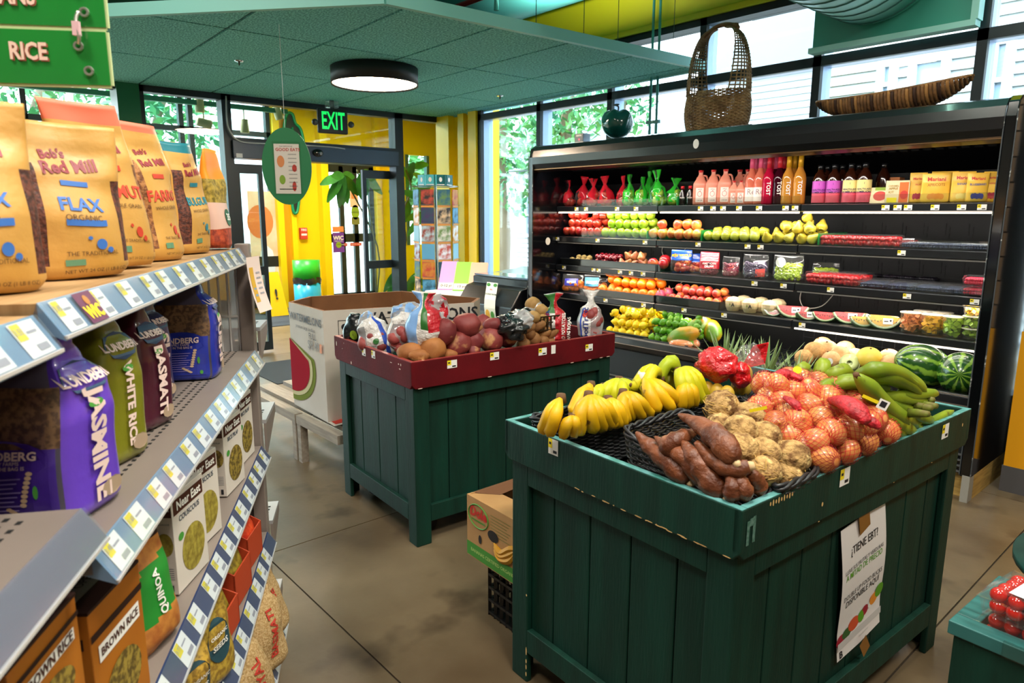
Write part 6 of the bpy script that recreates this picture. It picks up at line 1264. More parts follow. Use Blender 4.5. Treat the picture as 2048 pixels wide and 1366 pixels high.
# potato sacks
SKW=M('sack_white','ddd8d4',.35,coat=.3,bump=.8,bs=38,bdist=.02); SKR=M('sack_red','b81828',.3,coat=.4,bump=.8,bs=38,bdist=.02); SKC=glass('sack_clear','f4f4f6',.2,.12,.25); SKB=M('sack_blue','3050b8',.35,coat=.3); SKG=M('sack_leaf_green','2c6a2a',.4); SPOT=M('sack_potato_red','8a3436',.55,c2='a04a44',ns=8,rnd=.1); SKP=M('sack_sky','7fa8dc',.35,coat=.3)
spm=MB(); spm.ball((0,0,0),(.034,.03,.03),12,8,fn=lambda d:1+.08*noise.noise(d*2)); spm=spm.mesh('potato',[SPOT],True)
def sack(px,py,z,w,h,label,mf,mats,seed,rz=46,ry=0,rx=0,deco=None,nf=9,fm=None,amp=.02,d=.7,neck=True,dist=None):
    p=inbin(px,py,z,w*.36,1); t=thing('potato_sack',label,'potato sack',p,rot=(radians(rx),radians(ry),radians(rz)))
    pr_=[(0,w*.3,w*.25),(.08,w*.44,w*.5*d),(.35,w*.5,w*.6*d),(.6,w*.38,w*.42*d),(.76,w*.12,w*.12),(.82,w*.1,w*.1),(.9,w*.2,w*.1),(1,w*.32,w*.12)] if neck else [(0,w*.3,w*.25),(.1,w*.46,w*.5*d),(.4,w*.5,w*.6*d),(.8,w*.42,w*.4*d),(1,w*.2,w*.15)]
    b=Bag(h,pr_,2.3,amp,seed,18); b.mesh(mf,36,26).obj('sack',mats,t,True)
    rr=random.Random(seed)
    for i in range(nf):
        v=.1+.45*(i/max(1,nf-1)); ww,dd=b.wd(v); link('potato',fm or spm,t,loc=(rr.uniform(-.75,.75)*max(0,ww-.02),-rr.uniform(.2,1)*max(0,dd-.024),v*h),rot=(rr.random()*3,rr.random()*3,0))
    if deco: deco(t,b)
    return t
def dft(t,b):
    P=b.front(.004); m=MB(); w=b.prof[2][1]
    text(m,'FoodTrust',.042,lambda x,y:P(-y*.9-w*.35,x*1.0+b.h*.3),0,bold=.02); m.obj('lettering',[M('print_deep_blue','20307c',.5)],t); m=MB(); 
    for dx,dy in ((0,0),(.018,.006),(.006,.018)): disc(m,P,-w*.45+dx,b.h*.5+dy,.011,.011)
    m.obj('berry_logo',REDP,t)
def dft2(t,b):
    dft(t,b); P=b.front(.004); m=MB(); text(m,'RED POTATOES',.021,lambda x,y:P(-y+.055,x+b.h*.3),0,bold=.03); text(m,'PAPAS ROJAS',.021,lambda x,y:P(-y+.08,x+b.h*.27),0,bold=.03); m.obj('lettering',WHITE,t)
def wrapa(a_): 
    a_=(a_+pi/2)%(2*pi); return a_ if a_<pi else a_-2*pi   # 0 = front
sack(1106,682,.872,.15,.235,'upright potato sack with red panel and white blue-lettered side',lambda a_,v: (3 if v>.62 and wrapa(a_)<.1 else 1 if wrapa(a_)>.15 else (2 if wrapa(a_)<-.75 else 0)),[SKW,SKR,SKP,SKG],41,deco=dft2,nf=0,rz=40)
sack(1180,676,.858,.14,.25,'upright clear potato sack with blue-lettered white strip at the bin end',lambda a_,v: (1 if v>.66 else 0 if -.65<wrapa(a_)<.05 else 3 if -.9<wrapa(a_)<=-.65 else 2),[SKW,SKW,SKC,SKB],42,deco=dft,rz=44,nf=10)
sack(764,716,.86,.17,.20,'tilted white potato sack with clear window and blue edge by the bin corner',lambda a_,v: (3 if .75<wrapa(a_)<1.05 else 2 if (wrapa(a_)<-.1 and .12<v<.85) else 0),[SKW,SKR,SKC,SKB],43,rz=40,ry=-18,nf=10,neck=False,amp=.014,deco=lambda t,b:(lambda m:(disc(m,b.front(.004),-.05,.11,.012,.02,0),disc(m,b.front(.004),.03,.09,.014,.014,1),m.obj('print',[REDP,SKG],t)))(MB()))
sack(803,700,.87,.15,.17,'clear and white potato sack lying behind the tilted one',lambda a_,v: 2 if (v<.75 and abs(wrapa(a_))<.9) else 0,[SKW,SKR,SKC,SKB],44,rz=50,ry=10,nf=9,neck=False)
sack(850,690,.88,.17,.235,'potato sack with sky blue, green and red printed panels beside the sweet potatoes',lambda a_,v: 1 if wrapa(a_)>.35 and v>.3 else (3 if (.0<wrapa(a_)<.3 and v>.35) else 2 if wrapa(a_)<-.2 else 0),[SKW,SKR,SKP,SKG],45,rz=42,nf=0,amp=.026)
sack(712,690,.87,.12,.16,'black netted produce sack with lime label at the far bin corner',lambda a_,v:0,[M('film_black','15181a',.25,coat=.5,bump=.4,bs=30)],46,rz=40,nf=0,neck=False,deco=lambda t,b:(lambda m:(disc(m,b.front(.004),.01,.06,.018,.022,0),m.obj('lime_label',GRN,t)))(MB()))
for k,(px,py,z,w,h,l) in enumerate(((815,650,.95,.16,.10,'crumpled clear sack top behind the tilted sacks'),(872,645,.96,.13,.13,'crumpled clear sack neck with blue and red print at the back'),(735,655,.95,.08,.08,'knotted clear sack end above the first sack'))):
    sack(px,py,z,w,h,l,lambda a_,v: 0 if noise.noise(V((cos(a_)*2+k,sin(a_)*2,v*3)))<.22 else (1 if k==1 else 2),[SKC,SKR,SKP],50+k,nf=0,amp=.035,neck=False)
for k,(px,py,l) in enumerate(((1020,655,'black plastic produce bag crumpled beside the sweet potatoes'),(1048,640,'second black plastic bag with a clear crumpled top'))):
    p=Zp(px,py,.93); t=thing('produce_bag',l,'bag',p); crumple(t,'black_film',(0,0,0),(.085,.06,.05),M('film_black','15181a',.25,coat=.5,bump=.4,bs=30),60+k,amp=.5,nu=34,nv=24); crumple(t,'clear_film',(.02,.06,.035),(.05,.045,.04),SKC,70+k,amp=.5)
    if k==0: m=MB(); disc(m,plane_map((-.02,-.06,.01),(1,0,0),(0,-.3,1)),0,0,.022,.02); m.obj('round_label',WHITE,t)
# ================================================================ WATERMELON CARTON ON BENCH
zr=.925
oc=[Zp(x,y,zr) for x,y in ((577,604),(618,593),(803,582),(960,596),(948,605),(645,622))]
oc=[V((p.x,p.y,0)) for p in oc]; c=sum(oc,V((0,0,0)))/6
t=thing('watermelon_carton','large white printed octagonal watermelon carton, open topped, on a grey bench','carton',(c.x,c.y,.29)); L=[p-c for p in oc]; hh=zr-.29
CW=M('carton_white','d8cfc4',.7,c2='cdc2b4',ns=3); CB_=M('kraft_brown','8a5c38',.85,c2='7a4e2e',ns=6); th=.012
n=6
for i in range(n):
    a,b_=L[i],L[(i+1)%n]; ai,bi=a*(1-th*1.6/a.length),b_*(1-th*1.6/b_.length)
    MB().add([a,b_,b_+V((0,0,hh)),a+V((0,0,hh))],[(0,3,2,1)] ,0).add([ai,bi,bi+V((0,0,hh)),ai+V((0,0,hh))],[(0,1,2,3)],1).add([a+V((0,0,hh)),b_+V((0,0,hh)),bi+V((0,0,hh)),ai+V((0,0,hh))],[(0,1,2,3)],1).obj('carton_wall',[CW,CB_],t)
MB().add([V((p.x,p.y,.004))*1 for p in L],[tuple(range(n))]).obj('carton_base',CB_,t)
nrm=lambda a,b_:(V((b_.y-a.y,-(b_.x-a.x),0))).normalized()
# face b->a : left printed face (WATERMELONS) ; face c->b large face
def face_map(a,b_,z0):
    d=(b_-a).normalized(); o=a+V((0,0,z0)); nn=V((d.y,-d.x,0))
    return (lambda x,y,off=.003:o+d*x+V((0,0,y))+nn*off),(b_-a).length
F1,w1=face_map(L[0],L[5],0)   # seen from outside: left = a(577), right = b(645)
m=MB(); P=lambda x,y:F1(x,y,.003); P2=lambda x,y:F1(x,y,.005); P3=lambda x,y:F1(x,y,.007)
cx_,cy_=0.0,hh*.42
def seg(mb,Pm,r0x,r0y,mi,x0=0):
    pts=[(x0,hh*.66)]; 
    for k in range(17): a_=radians(-90+ (90+18)*k/16); pts.append((min(w1*.92,max(0,r0x*cos(a_))),cy_+r0y*sin(a_)))
    mb.add([Pm(x,y) for x,y in pts],[tuple(range(len(pts)))],mi)
seg(m,P,w1*.74,hh*.36,0); seg(m,P2,w1*.66,hh*.31,1); seg(m,P3,w1*.58,hh*.27,2); m.obj('watermelon_print',[M('print_rind','7d8a3a',.9,spec=.1),M('print_rind_pale','d8cfa0',.9,spec=.1),M('print_melon_red','a80f28',.9,spec=.1)],t)
m=MB(); text(m,'WATERMELONS',w1*.128,lambda x,y:P2(x+w1*.5,y+hh*.88),0,bold=.01); text(m,'premium large seedless',w1*.06,lambda x,y:P2(x+w1*.5,y+hh*.80),0); text(m,'FULL',w1*.1,lambda x,y:P2(x+w1*.7,y+hh*.74),0); text(m,'$8.49',w1*.15,lambda x,y:P2(x+w1*.72,y+hh*.66),1); m.obj('lettering',[INK,M('pen_grey','8f8a86',.6)],t)
m=MB(); quad(m,P3,w1*.9,w1*.96,hh*.62,hh*.70); m.obj('orange_mark',ORG,t)
F2,w2=face_map(L[5],L[4],0); P=lambda x,y:F2(x,y,.003); P2=lambda x,y:F2(x,y,.005)
def frame(mb,Pm,x0,x1,y0,y1,w,mi): 
    for q in ((x0,x1,y0,y0+w),(x0,x1,y1-w,y1),(x0,x0+w,y0,y1),(x1-w,x1,y0,y1)): quad(mb,Pm,*q,mi)
m=MB(); frame(m,P,.08,.42,hh*.78,hh*.91,.003,0); disc(m,P,.115,hh*.85,.018,.018,0); text(m,'Climate',.05,lambda x,y:P(x+.24,y+hh*.85),0,bold=.03); quad(m,P,.1,.4,hh*.80,hh*.803,0); text(m,'RESISTANT CARTON',.012,lambda x,y:P(x+.24,y+hh*.892),0)
frame(m,P,.06,.26,hh*.6,hh*.7,.003,0); text(m,'COUNT',.024,lambda x,y:P(x+.14,y+hh*.65),0,bold=.02); text(m,'WEIGHT',.024,lambda x,y:P(x+.14,y+hh*.62),0,bold=.02); text(m,'WATERMELONS',.1,lambda x,y:P(x+w2*.62,y+hh*.9),0,bold=.02); m.obj('lettering',INK,t)
m=MB(); P=lambda x,y:F2(x,y,.004); 
quad(m,P,.13,.19,hh*.24,hh*.56,0); m.add([P(.08,hh*.25),P(.16,hh*.08),P(.24,hh*.25)],[(0,1,2)],0)
for k in range(4): m.add([P2(.14,hh*(.28+k*.07)),P2(.18,hh*(.31+k*.07)),P2(.18,hh*(.335+k*.07)),P2(.14,hh*(.305+k*.07))],[(0,1,2,3)],1)
m.obj('arrow_print',[M('print_arrow_red','b01420',.5),WHITE],t)
BEN=M('bench_grey_wood','a89c8c',.6,c2='94887a',ns=8,stretch=(1,8,8))
for k,(x0,x1,l) in enumerate(((-3.76,-3.24,'grey wooden bench under the watermelon carton, end by the red bin'),(-4.62,-3.78,'grey wooden bench under the watermelon carton, end by the door'))):
    b=thing('display_bench',l,'bench',((x0+x1)/2,2.2,0)); w=(x1-x0)/2; 
    for s in (-1,1):
        MB().box(-w,w,s*.58-.025,s*.58+.025,.235,.285).obj('side_beam',BEN,b)
        for q in ((-1,1) if not (k==0 and s<0) else (-1,)): MB().box(q*(w-.025)-.022,q*(w-.025)+.022,s*.58-.022,s*.58+.022,0,.235).obj('leg',BEN,b)
    for j in range(6): MB().box(-w,w,-.5+j*.18,-.4+j*.18,.255,.283).obj('slat',BEN,b)
t=thing('paper_scrap','red and white printed carton scrap by the bench edge','paper',Zp(668,842,.289)); m=MB(); m.add([(-.1,-.03,0.001),(.1,-.05,.004),(.12,.05,.012),(-.06,.06,.02)],[(0,1,2,3)]); m.obj('sheet',CW,t); m=MB(); m.add([(-.02,-.02,.005),(.08,-.03,.007),(.09,.03,.012),(.0,.03,.016)],[(0,1,2,3)]); m.obj('red_print',REDP,t)
# ================================================================ CARTON + CRATE beside near bin
q=Zp(980,1228,0); cr=thing('milk_crate','black plastic milk crate under the banana carton','crate',(q.x,q.y,0),radians(-3)); w=.28;hc=.26
for (ax,ay,bx,by) in ((0,0,w,0),(0,0,0,w),(w,0,w,w),(0,w,w,w)):
    m=MB(); A_=V((ax,ay,0));B_=V((bx,by,0)); D=(B_-A_)
    for z in (0,.05,.10,.15,.2,.235): m.bar(A_+V((0,0,z+.012)),B_+V((0,0,z+.012)),.012,.01)
    for k in range(9): p=A_+D*(k/8); m.bar(p,p+V((0,0,hc)),.008,.012,up=(1,1,0))
    m.bar(A_+V((0,0,hc-.02)),B_+V((0,0,hc-.02)),.016,.05); m.obj('side_grid',M('crate_black','0c0d10',.35,coat=.2),cr)
MB().box(0,w,0,w,0,.01).obj('base',M('crate_black','0c0d10',.35),cr)
bp=Zp(935,1100,.275); bx=thing('banana_carton','open brown banana carton with green band and red oval logo','carton',(bp.x,bp.y,.262),radians(-3)); w_,d_,h_=.30,.36,.225
KR=M('kraft_carton','b88c58',.8,c2='a87c4a',ns=5)
MB().box(0,w_,0,.006,0,h_).obj('front_wall',KR,bx); MB().box(0,w_,d_-.006,d_,0,h_).obj('back_wall',KR,bx); MB().box(0,.006,.006,d_-.006,0,h_).obj('side_wall',KR,bx); MB().box(w_-.006,w_,.006,d_-.006,0,h_).obj('side_wall',KR,bx); MB().box(.006,w_-.006,.006,d_-.006,0,.006).obj('base',KR,bx)
m=MB(); m.add([(0,0,h_),(w_,0,h_),(w_,.12,h_-.01),(.02,.11,h_-.012)],[(0,1,2,3)]); m.obj('flap',KR,bx); m=MB(); m.add([(0,.02,h_),(0,d_,h_+.01),(.07,d_-.02,h_+.02),(.06,.1,h_-.01)],[(0,1,2,3)]); m.obj('flap',M('kraft_dark','6d4526',.8),bx)
P=lambda x,y:V((x,-.0012,y)); P2=lambda x,y:V((x,-.002,y)); m=MB(); quad(m,P,0,w_,0.004,.055,0); m.obj('green_band',M('print_leaf_green','3f8a2c',.6),bx)
m=MB(); text(m,'BANANAS CERTIFIED ORGANIC',.0175,lambda x,y:P2(x+.15,y+.03),0,bold=.01); m.obj('lettering',M('print_pale_green','b8d078',.6),bx)
m=MB(); text(m,'Dole',.048,lambda x,y:P2(x+.07,y+.175),0,bold=.04); m.obj('logo_lettering',M('print_logo_red','c82a20',.5),bx); m=MB(); m.tube([P2(.07+.058*cos(k*pi/12),.165+.042*sin(k*pi/12)) for k in range(25)],.002,4); quad(m,P2,.03,.11,.145,.15); m.obj('logo_ring',M('print_leaf_green','3f8a2c',.6),bx)
m=MB(); 
for k in range(7): quad(m,P,.14,.25-.01*(k%3),.195-k*.011,.1975-k*.011,0)
m.obj('small_print',M('print_olive_line','7c7a3a',.7),bx)
for k in range(3): m=MB(); m.tube(catmull([P(.16,.08+.012*k),P(.20,.062+.012*k),P(.25,.08+.02*k),P(.285,.13)],4),[.003,.006,.010,.012,.012,.012,.012,.012,.012,.010,.008,.006,.003],6); m.obj('banana_print',M('print_banana','c89018',.6),bx)
m=MB(); 
for a_ in ((.155,.125,.03,.02),(.08,.085,.009,.016),(.275,.07,.009,.016)): m=MB(); disc(m,P2,*a_,0); m.obj('hand_hole',M('hole_dark','1a120c',.9),bx)
m=MB(); m.ball((.17,.2,.12),(.11,.13,.11),24,16,fn=lambda d:1+.3*noise.noise(d*3)); m.obj('plastic_liner',glass('liner_grey','8a8088',.2,.15,.4),bx,True)
# ================================================================ COOLER, SIGNS, SPINNER
t=thing('chest_cooler','black chest drinks cooler with sloped front at the end of the case','cooler',(-4.72,3.78,0)); w=.38
MB().prism([(.0,.04),(.0,.66),(.10,.80),(.18,.82),(.18,.88),(.8,.93),(.8,.04)],-w,w,axis='x').obj('body',BLK,t,bev=.008)
m=MB(); m.add([(-w+.02,-.002,.665),(w-.25,-.002,.665),(w-.25,.098,.803),(-w+.02,.098,.803)],[(0,1,2,3)]); m.obj('brushed_panel',M('brushed_steel','5a5048',.3,metal=.9),t)
m=MB(); m.box(-w+.05,w-.3,-.004,0,.40,.60); m.obj('photo_panel',M('panel_grey_photo','4c5456',.4),t)
m=MB(); m.box(-w,w,.2,.78,.885,.90); m.obj('lid_glass',M('cooler_glass','5c7088',.1,coat=.5),t)
m=MB(); P=lambda x,y:V((x+.02,-.006-.02*sin(y*12),y)); quad(m,P,.02,.17,.42,.86,0,1,6); m.obj('sign_sheet',M('sign_sheet_white','dfe6dc',.5),t); m=MB(); P2=lambda x,y:P(x,y)+V((0,-.003,0)); text(m,'COCONUT WATER',.018,lambda x,y:P2(x+.095,y+.76),0,bold=.02); disc(m,P2,.065,.58,.03,.045,1); disc(m,P2,.13,.58,.024,.035,2); disc(m,P2,.05,.84,.025,.015,2);disc(m,P2,.14,.84,.025,.015,2); text(m,'REAL',.016,lambda x,y:P2(x+.095,y+.80),3,bold=.03); m.obj('sign_print',[INK,M('print_mango','d8a838',.5),M('print_leaf_green','3f8a2c',.6),REDP],t)
# bin signs on a stand: pink, green, peach
t=thing('brochure_stand','white counter stand left of the cooler','stand',(-5.40,4.1,0)); MB().box(-.28,.28,-.3,.3,0,.70).obj('cabinet',M('stand_white','d5d8da',.6),t,bev=.01)
for k,(dx,c,l,tt) in enumerate(((-.17,'d8a0e0','lilac sleeve leaning on the counter stand','0-12 yr'),(.0,'8fe04a','lime green sleeve leaning on the counter stand','13 yo'),(.16,'f0b8a0','peach sleeve behind the lime one',''))):
    s=thing('brochure_sleeve',l,'brochure sleeve',(-5.40+dx,3.98+k*.06,.705),radians(40),rot=(radians(-38),0,radians(40))); MB().box(-.085,.085,0,.03,0,.34).obj('sleeve',M('sleeve_%d'%k if 0 else l.split()[0]+'_card',c,.5),s,bev=.003)
    if tt: m=MB(); quad(m,lambda x,y:V((x,-.002,y)),-.08,.08,.01,.08,0); text(m,tt,.04,lambda x,y:V((x,-.003,y+.045)),1,bold=.02); m.obj('age_label',[WHITE,INK],s)
# spinner rack
p=V((-6.25,Xp(872,450,-6.25).y,0)); sp_=thing('spinner_rack','tall rotating wire rack of picture books with teal header','display rack',p)
dsp=hypot(p.x,p.y); zz=lambda py:Xp(872,py,-6.25).z
MB().lathe([(.26,0),(.26,.03),(.05,.05)],24).obj('base',BLK,sp_,True); m=MB(); m.tube([(0,0,.03),(0,0,zz(372))],.015,8); m.obj('pole',M('chrome','d8dde0',.2,metal=1),sp_)
WIR=M('wire_chrome','9aa4a8',.3,metal=.8); cr_=.225; rows=8; ztop=zz(380); dz=(zz(380)-zz(556))/5
hb=MB(); 
yaw0=atan2(-p.y,-p.x)
t=sp_
for k in range(4):
    a_=yaw0+radians(-52+k*35); c=V((cos(a_),sin(a_),0)); sd=V((-sin(a_),cos(a_),0)); m=MB(); o=c*.18; hw=.07; z0,z1=zz(374),zz(351); m.add([o-sd*hw+V((0,0,z0)),o+sd*hw+V((0,0,z0)),o+sd*hw+V((0,0,z1)),o-sd*hw+V((0,0,z1)),o*.95-sd*hw+V((0,0,z0)),o*.95+sd*hw+V((0,0,z0)),o*.95+sd*hw+V((0,0,z1)),o*.95-sd*hw+V((0,0,z1))],[(0,1,2,3),(7,6,5,4),(3,2,6,7),(0,4,5,1),(1,5,6,2),(0,3,7,4)]); m.obj('header_panel',[M('header_teal_dark','0f6a68',.5),M('header_teal_light','3fb0c0',.5)][1 if k<2 else 0],sp_)
    m=MB(); P=lambda x,y:o+c*.003-sd*x*-1+V((0,0,(z0+z1)/2+y)); disc(m,P,0,.01,.018,.025,0,10); quad(m,P,-.045,.045,-.045,-.038,0); m.obj('header_icon',WHITE,sp_)
for q in (zz(374)+.004,): m=MB(); m.tube([(.25*cos(k*pi/12),.25*sin(k*pi/12),q) for k in range(25)],.004,5); m.obj('top_ring',WIR,sp_)
cols=['2c5f78','8a3a2c','d8d4c8','2a2a30','5aa0c8','c88a3a','6a8a4a','e0e4ea','3f3060','b84a3a','88b8c8','d8b890','28485c','a8c8d8']
rb_=random.Random(9); tt=['by the header','second row','third row','fourth row','fifth row','sixth row','seventh row','bottom row']
for r in range(rows):
    zc=ztop-dz*r-.19*0
    for k in range(8):
        a_=yaw0+radians(-67.5+45*k); 
        c=V((cos(a_),sin(a_),0)); sd=V((-sin(a_),cos(a_),0)); m=MB()
        for s in (-1,1): m.tube([c*cr_+sd*.07*s+V((0,0,zc-.19)),c*cr_+sd*.07*s+V((0,0,zc-.01))],.0022,4)
        m.tube([c*cr_+sd*.07+V((0,0,zc-.19)),c*cr_-sd*.07+V((0,0,zc-.19))],.0022,4); m.tube([c*(cr_+.022)+sd*.07+V((0,0,zc-.16)),c*(cr_+.022)-sd*.07+V((0,0,zc-.16))],.0022,4)
        m.obj('wire_pocket',WIR,sp_)
        vis=c.dot(V((cos(yaw0),sin(yaw0),0)))
        if vis>.1:
            col=cols[(r*5+k*3)%len(cols)]; c2=cols[(r*3+k*5+4)%len(cols)]; side=c.dot(V((-sin(yaw0),cos(yaw0),0)))
            pos=('outer left column' if side<-.75 else 'left middle column' if side<0 else 'right middle column' if side<.75 else 'outer right column') if False else ('column nearest the door post' if side<-.6 else 'second column from the door post' if side<0 else 'second column from the yellow pillar' if side<.6 else 'column nearest the yellow pillar')
            b=thing('picture_book','picture book, '+tt[r]+', '+pos,'book',p+c*(cr_+.004)+V((0,0,zc-.185)),atan2(c.x,-c.y) ,group='picture books on the spinner rack'); 
            cm=M('book_'+col,col,.5,c2=c2,ns=14+r,nc=(.4,.6)); MB().box(-.073,.073,0,.008,0,.185).obj('cover',cm,b); m=MB(); quad(m,lambda x,y:V((x,-.001,y)),-.073,.073,0,.02,0); m.obj('cover_band',M('book_band','d89048',.5),b)
# ================================================================ PLANTS
PL_=M('plant_leaf','2c6e1e',.35,c2='4a9a2c',ns=6,rnd=.15,coat=.2); PSt=M('plant_stem','5a5a34',.7)
def leafobj(par,a,d,ln,w,mat=PL_,droop=.3):
    m=MB(); R=[]; a=V(a); d=V(d).normalized(); sd=(d.cross(V((1,-.5,.35)))+V((.15*sin(ln*90),0,.1))).normalized()
    for q in range(8):
        u=q/7; c=a+d*ln*u+V((0,0,-droop*ln*u*u)); ww=w*sin(pi*min(1,u*.92+.05))**.75+.001; up=V((0,0,.12*w)); R.append([c-sd*ww+up,c,c+sd*ww+up])
    m.rings(R,False,False); return m.obj('leaf',mat,par,True)
def pot(t,r=.16,h=.3): MB().lathe([(r*.7,0),(r,h),(r*.92,h),(r*.9,h-.03),(.002,h-.03)],20).obj('pot',M('pot_terracotta','8a4a30',.8),t,True)
# schefflera in the vestibule
xs_=-8.4; p0_=Xp(735,470,xs_); t=thing('potted_plant','tall umbrella plant with broad hanging leaves in the vestibule doorway','plant',(xs_,p0_.y+.1,0)); pot(t)
m=MB(); hub=Xp(684,352,xs_)-V((xs_,p0_.y+.1,0)); hub2=Xp(715,348,xs_)-V((xs_,p0_.y+.1,0)); m.tube(catmull([(0,0,.25),(.05,.02,1.0),hub*.9+V((0,0,.15)),hub],5),.012,6); m.tube(catmull([(0,0,.25),(-.05,.02,1.2),hub2*.95+V((0,0,.1)),hub2],5),.01,6); m.obj('stem',PSt,t,True)
for k,(px,py) in enumerate(((652,362),(660,388),(676,396),(692,390),(706,378),(668,352),(700,352),(684,392))):
    e=Xp(px,py,xs_)-V((xs_,p0_.y+.1,0)); d=e-hub; leafobj(t,hub+V((.03*(k%3),0,0)),d,d.length*1.15+.05,.062,droop=.1)
for k,(px,py) in enumerate(((722,372),(735,360),(728,350),(715,378),(745,372))):
    e=Xp(px,py,xs_)-V((xs_,p0_.y+.1,0)); d=e-hub2; leafobj(t,hub2+V((.1,0,0)),d,d.length*1.1+.08,.07,droop=.15)
xs_=-7.7; q=Xp(800,585,xs_); t=thing('potted_plant','leafy plant with a bare twisting stem behind the sidelight glass','plant',(xs_,q.y,0)); pot(t,.15,.28); rr=random.Random(4)
m=MB(); Q=lambda px,py:Xp(px,py,xs_)-V((xs_,q.y,0)); st=catmull([(0,0,.2),Q(798,540),Q(812,480),Q(804,430),Q(822,380),Q(812,340)],5); m.tube(st,[.018-.0004*i for i in range(len(st))],7); m.obj('stem',M('plant_bark','6a5c48',.8),t,True)
for k,(px,py) in enumerate(((800,360),(830,350),(845,372),(808,385),(838,395),(795,400),(845,430),(800,335),(860,355),(852,410),(815,405),(826,330),(868,385),(800,560),(825,570),(840,565),(810,585),(845,580),(795,545),(835,550),(852,330),(840,440))):
    c=Q(px,py); d=V((rr.uniform(-.6,.6),rr.uniform(-1,1),rr.uniform(-1,.1))); leafobj(t,c-d*.04,d,rr.uniform(.2,.3),rr.uniform(.045,.062),droop=.3)
# ================================================================ TOMATO STAND
zt=.6; c0=Zp(1897,1240,zt); ts=thing('tomato_stand','small dark green wooden stand with tomato packs','display stand',(c0.x,c0.y,0),radians(-3)); lw_,ld=.62,.30
for (x0,x1,y0,y1) in ((0,lw_,0,.045),(0,lw_,ld-.045,ld),(0,.045,.045,ld-.045),(lw_-.045,lw_,.045,ld-.045)): MB().box(x0,x1,y0,y1,zt-.03,zt).obj('top_frame',M('stand_green_worn','1c4e4c',.45,c2='2f6a68',ns=6,stretch=(1,8,1)),ts,bev=.002)
for k in range(4): MB().box(.01+k*(lw_-.02)/4+.001,.01+(k+1)*(lw_-.02)/4-.001,.006,.022,.08,zt-.031).obj('plank',GREEN,ts,bev=.002)
for k in range(2): MB().box(.006,.022,.025+k*.13,.15+k*.13,.08,zt-.031).obj('plank',GREEN,ts,bev=.002)
for x in (.0,lw_-.05): 
    for y in (0,ld-.05): MB().box(x+.001,x+.05,y+.001,y+.05,0,.10).obj('leg',GREEN,ts)
MB().box(.045,lw_-.045,.045,ld-.045,zt-.05,zt-.045).obj('inner_floor',M('bin_floor_dark','10241d',.8),ts)
m=MB(); P=lambda x,y:V((x,-.004+.0*y,y)); m.box(.10,.5,-.004,.004,zt-.03,zt+.004); m.obj('label_holder',PLX,ts); m=MB(); quad(m,lambda x,y:V((x,-.006,y)),.155,.30,zt-.035,zt+.002,0); quad(m,lambda x,y:V((x,-.0066,y)),.165,.30,zt-.014,zt+.001,1); m.obj('price_card',[WHITE,YEL],ts)
TOM=M('tomato_red','b81408',.15,c2='c84a14',ns=9,nc=(.55,.75),coat=.6); tm=MB(); tm.ball((0,0,0),(.0165,.0165,.0155),14,10); tm=tm.mesh('tomato',[TOM],True)
def tomato_pack(loc,rz,label):
    t=clam(0,loc[2]-.001,.21,.14,.062,label,tm,6,4,loc[1],x=loc[0],rz=rz,br=.0165,layers=2,name='tomato_pack'); t['category']='tomato pack'
    m=MB(); P=lambda x,y:V((x,.07+y,.063)); quad(m,P,-.06,.085,-.055,.05,0); disc(m,lambda x,y:P(x,y)+V((0,0,.0005)),.03,-.01,.02,.014,1); disc(m,lambda x,y:P(x,y)+V((0,0,.0005)),.05,.02,.02,.01,2); text(m,'BEC',.03,lambda x,y:P(x+.02,y+.03)+V((0,0,.0006)),1,bold=.02); m.obj('lid_label',[M('tomato_label','d4dde8',.4),REDP,GRN],t); return t
pa=Zp(1990,1262,.60); pbk=Zp(1990,1180,.665)
tomato_pack((-.245,1.605,.560),radians(-8),'clear pack of cherry tomatoes, lower of two on the green stand')
tomato_pack((-.243,1.585,.628),radians(-9),'clear pack of cherry tomatoes with printed lid, upper of two')
# far green table and bread basket edge at the frame edge
q=Zp(2046,1130,.45); t=thing('round_table','edge of a dark green round table beyond the tomato stand','table',(q.x+.29,q.y+.19,0)); MB().lathe([(.34,.42),(.35,.43),(.35,.45),(.002,.452)],40).obj('table_top',M('table_green','12403a',.5),t,True); MB().lathe([(.16,0),(.05,.04),(.04,.42)],20).obj('pedestal',BLK,t,True)
q=Zp(2052,1085,.475); t=thing('bread_basket','tan bentwood basket edge on the green table','basket',(q.x+.105,q.y+.02,.455)); m=MB()
for k in range(3): m.tube([(.09*cos(i*pi/12),.07*sin(i*pi/12),.012+k*.03) for i in range(25)],.009,6)
m.obj('hoops',M('bentwood','b8803c',.5),t,True); m=MB(); m.lathe([(.07,0),(.078,.07)],20); m.obj('wall',M('bentwood_dark','8a5a2a',.6),t,True)
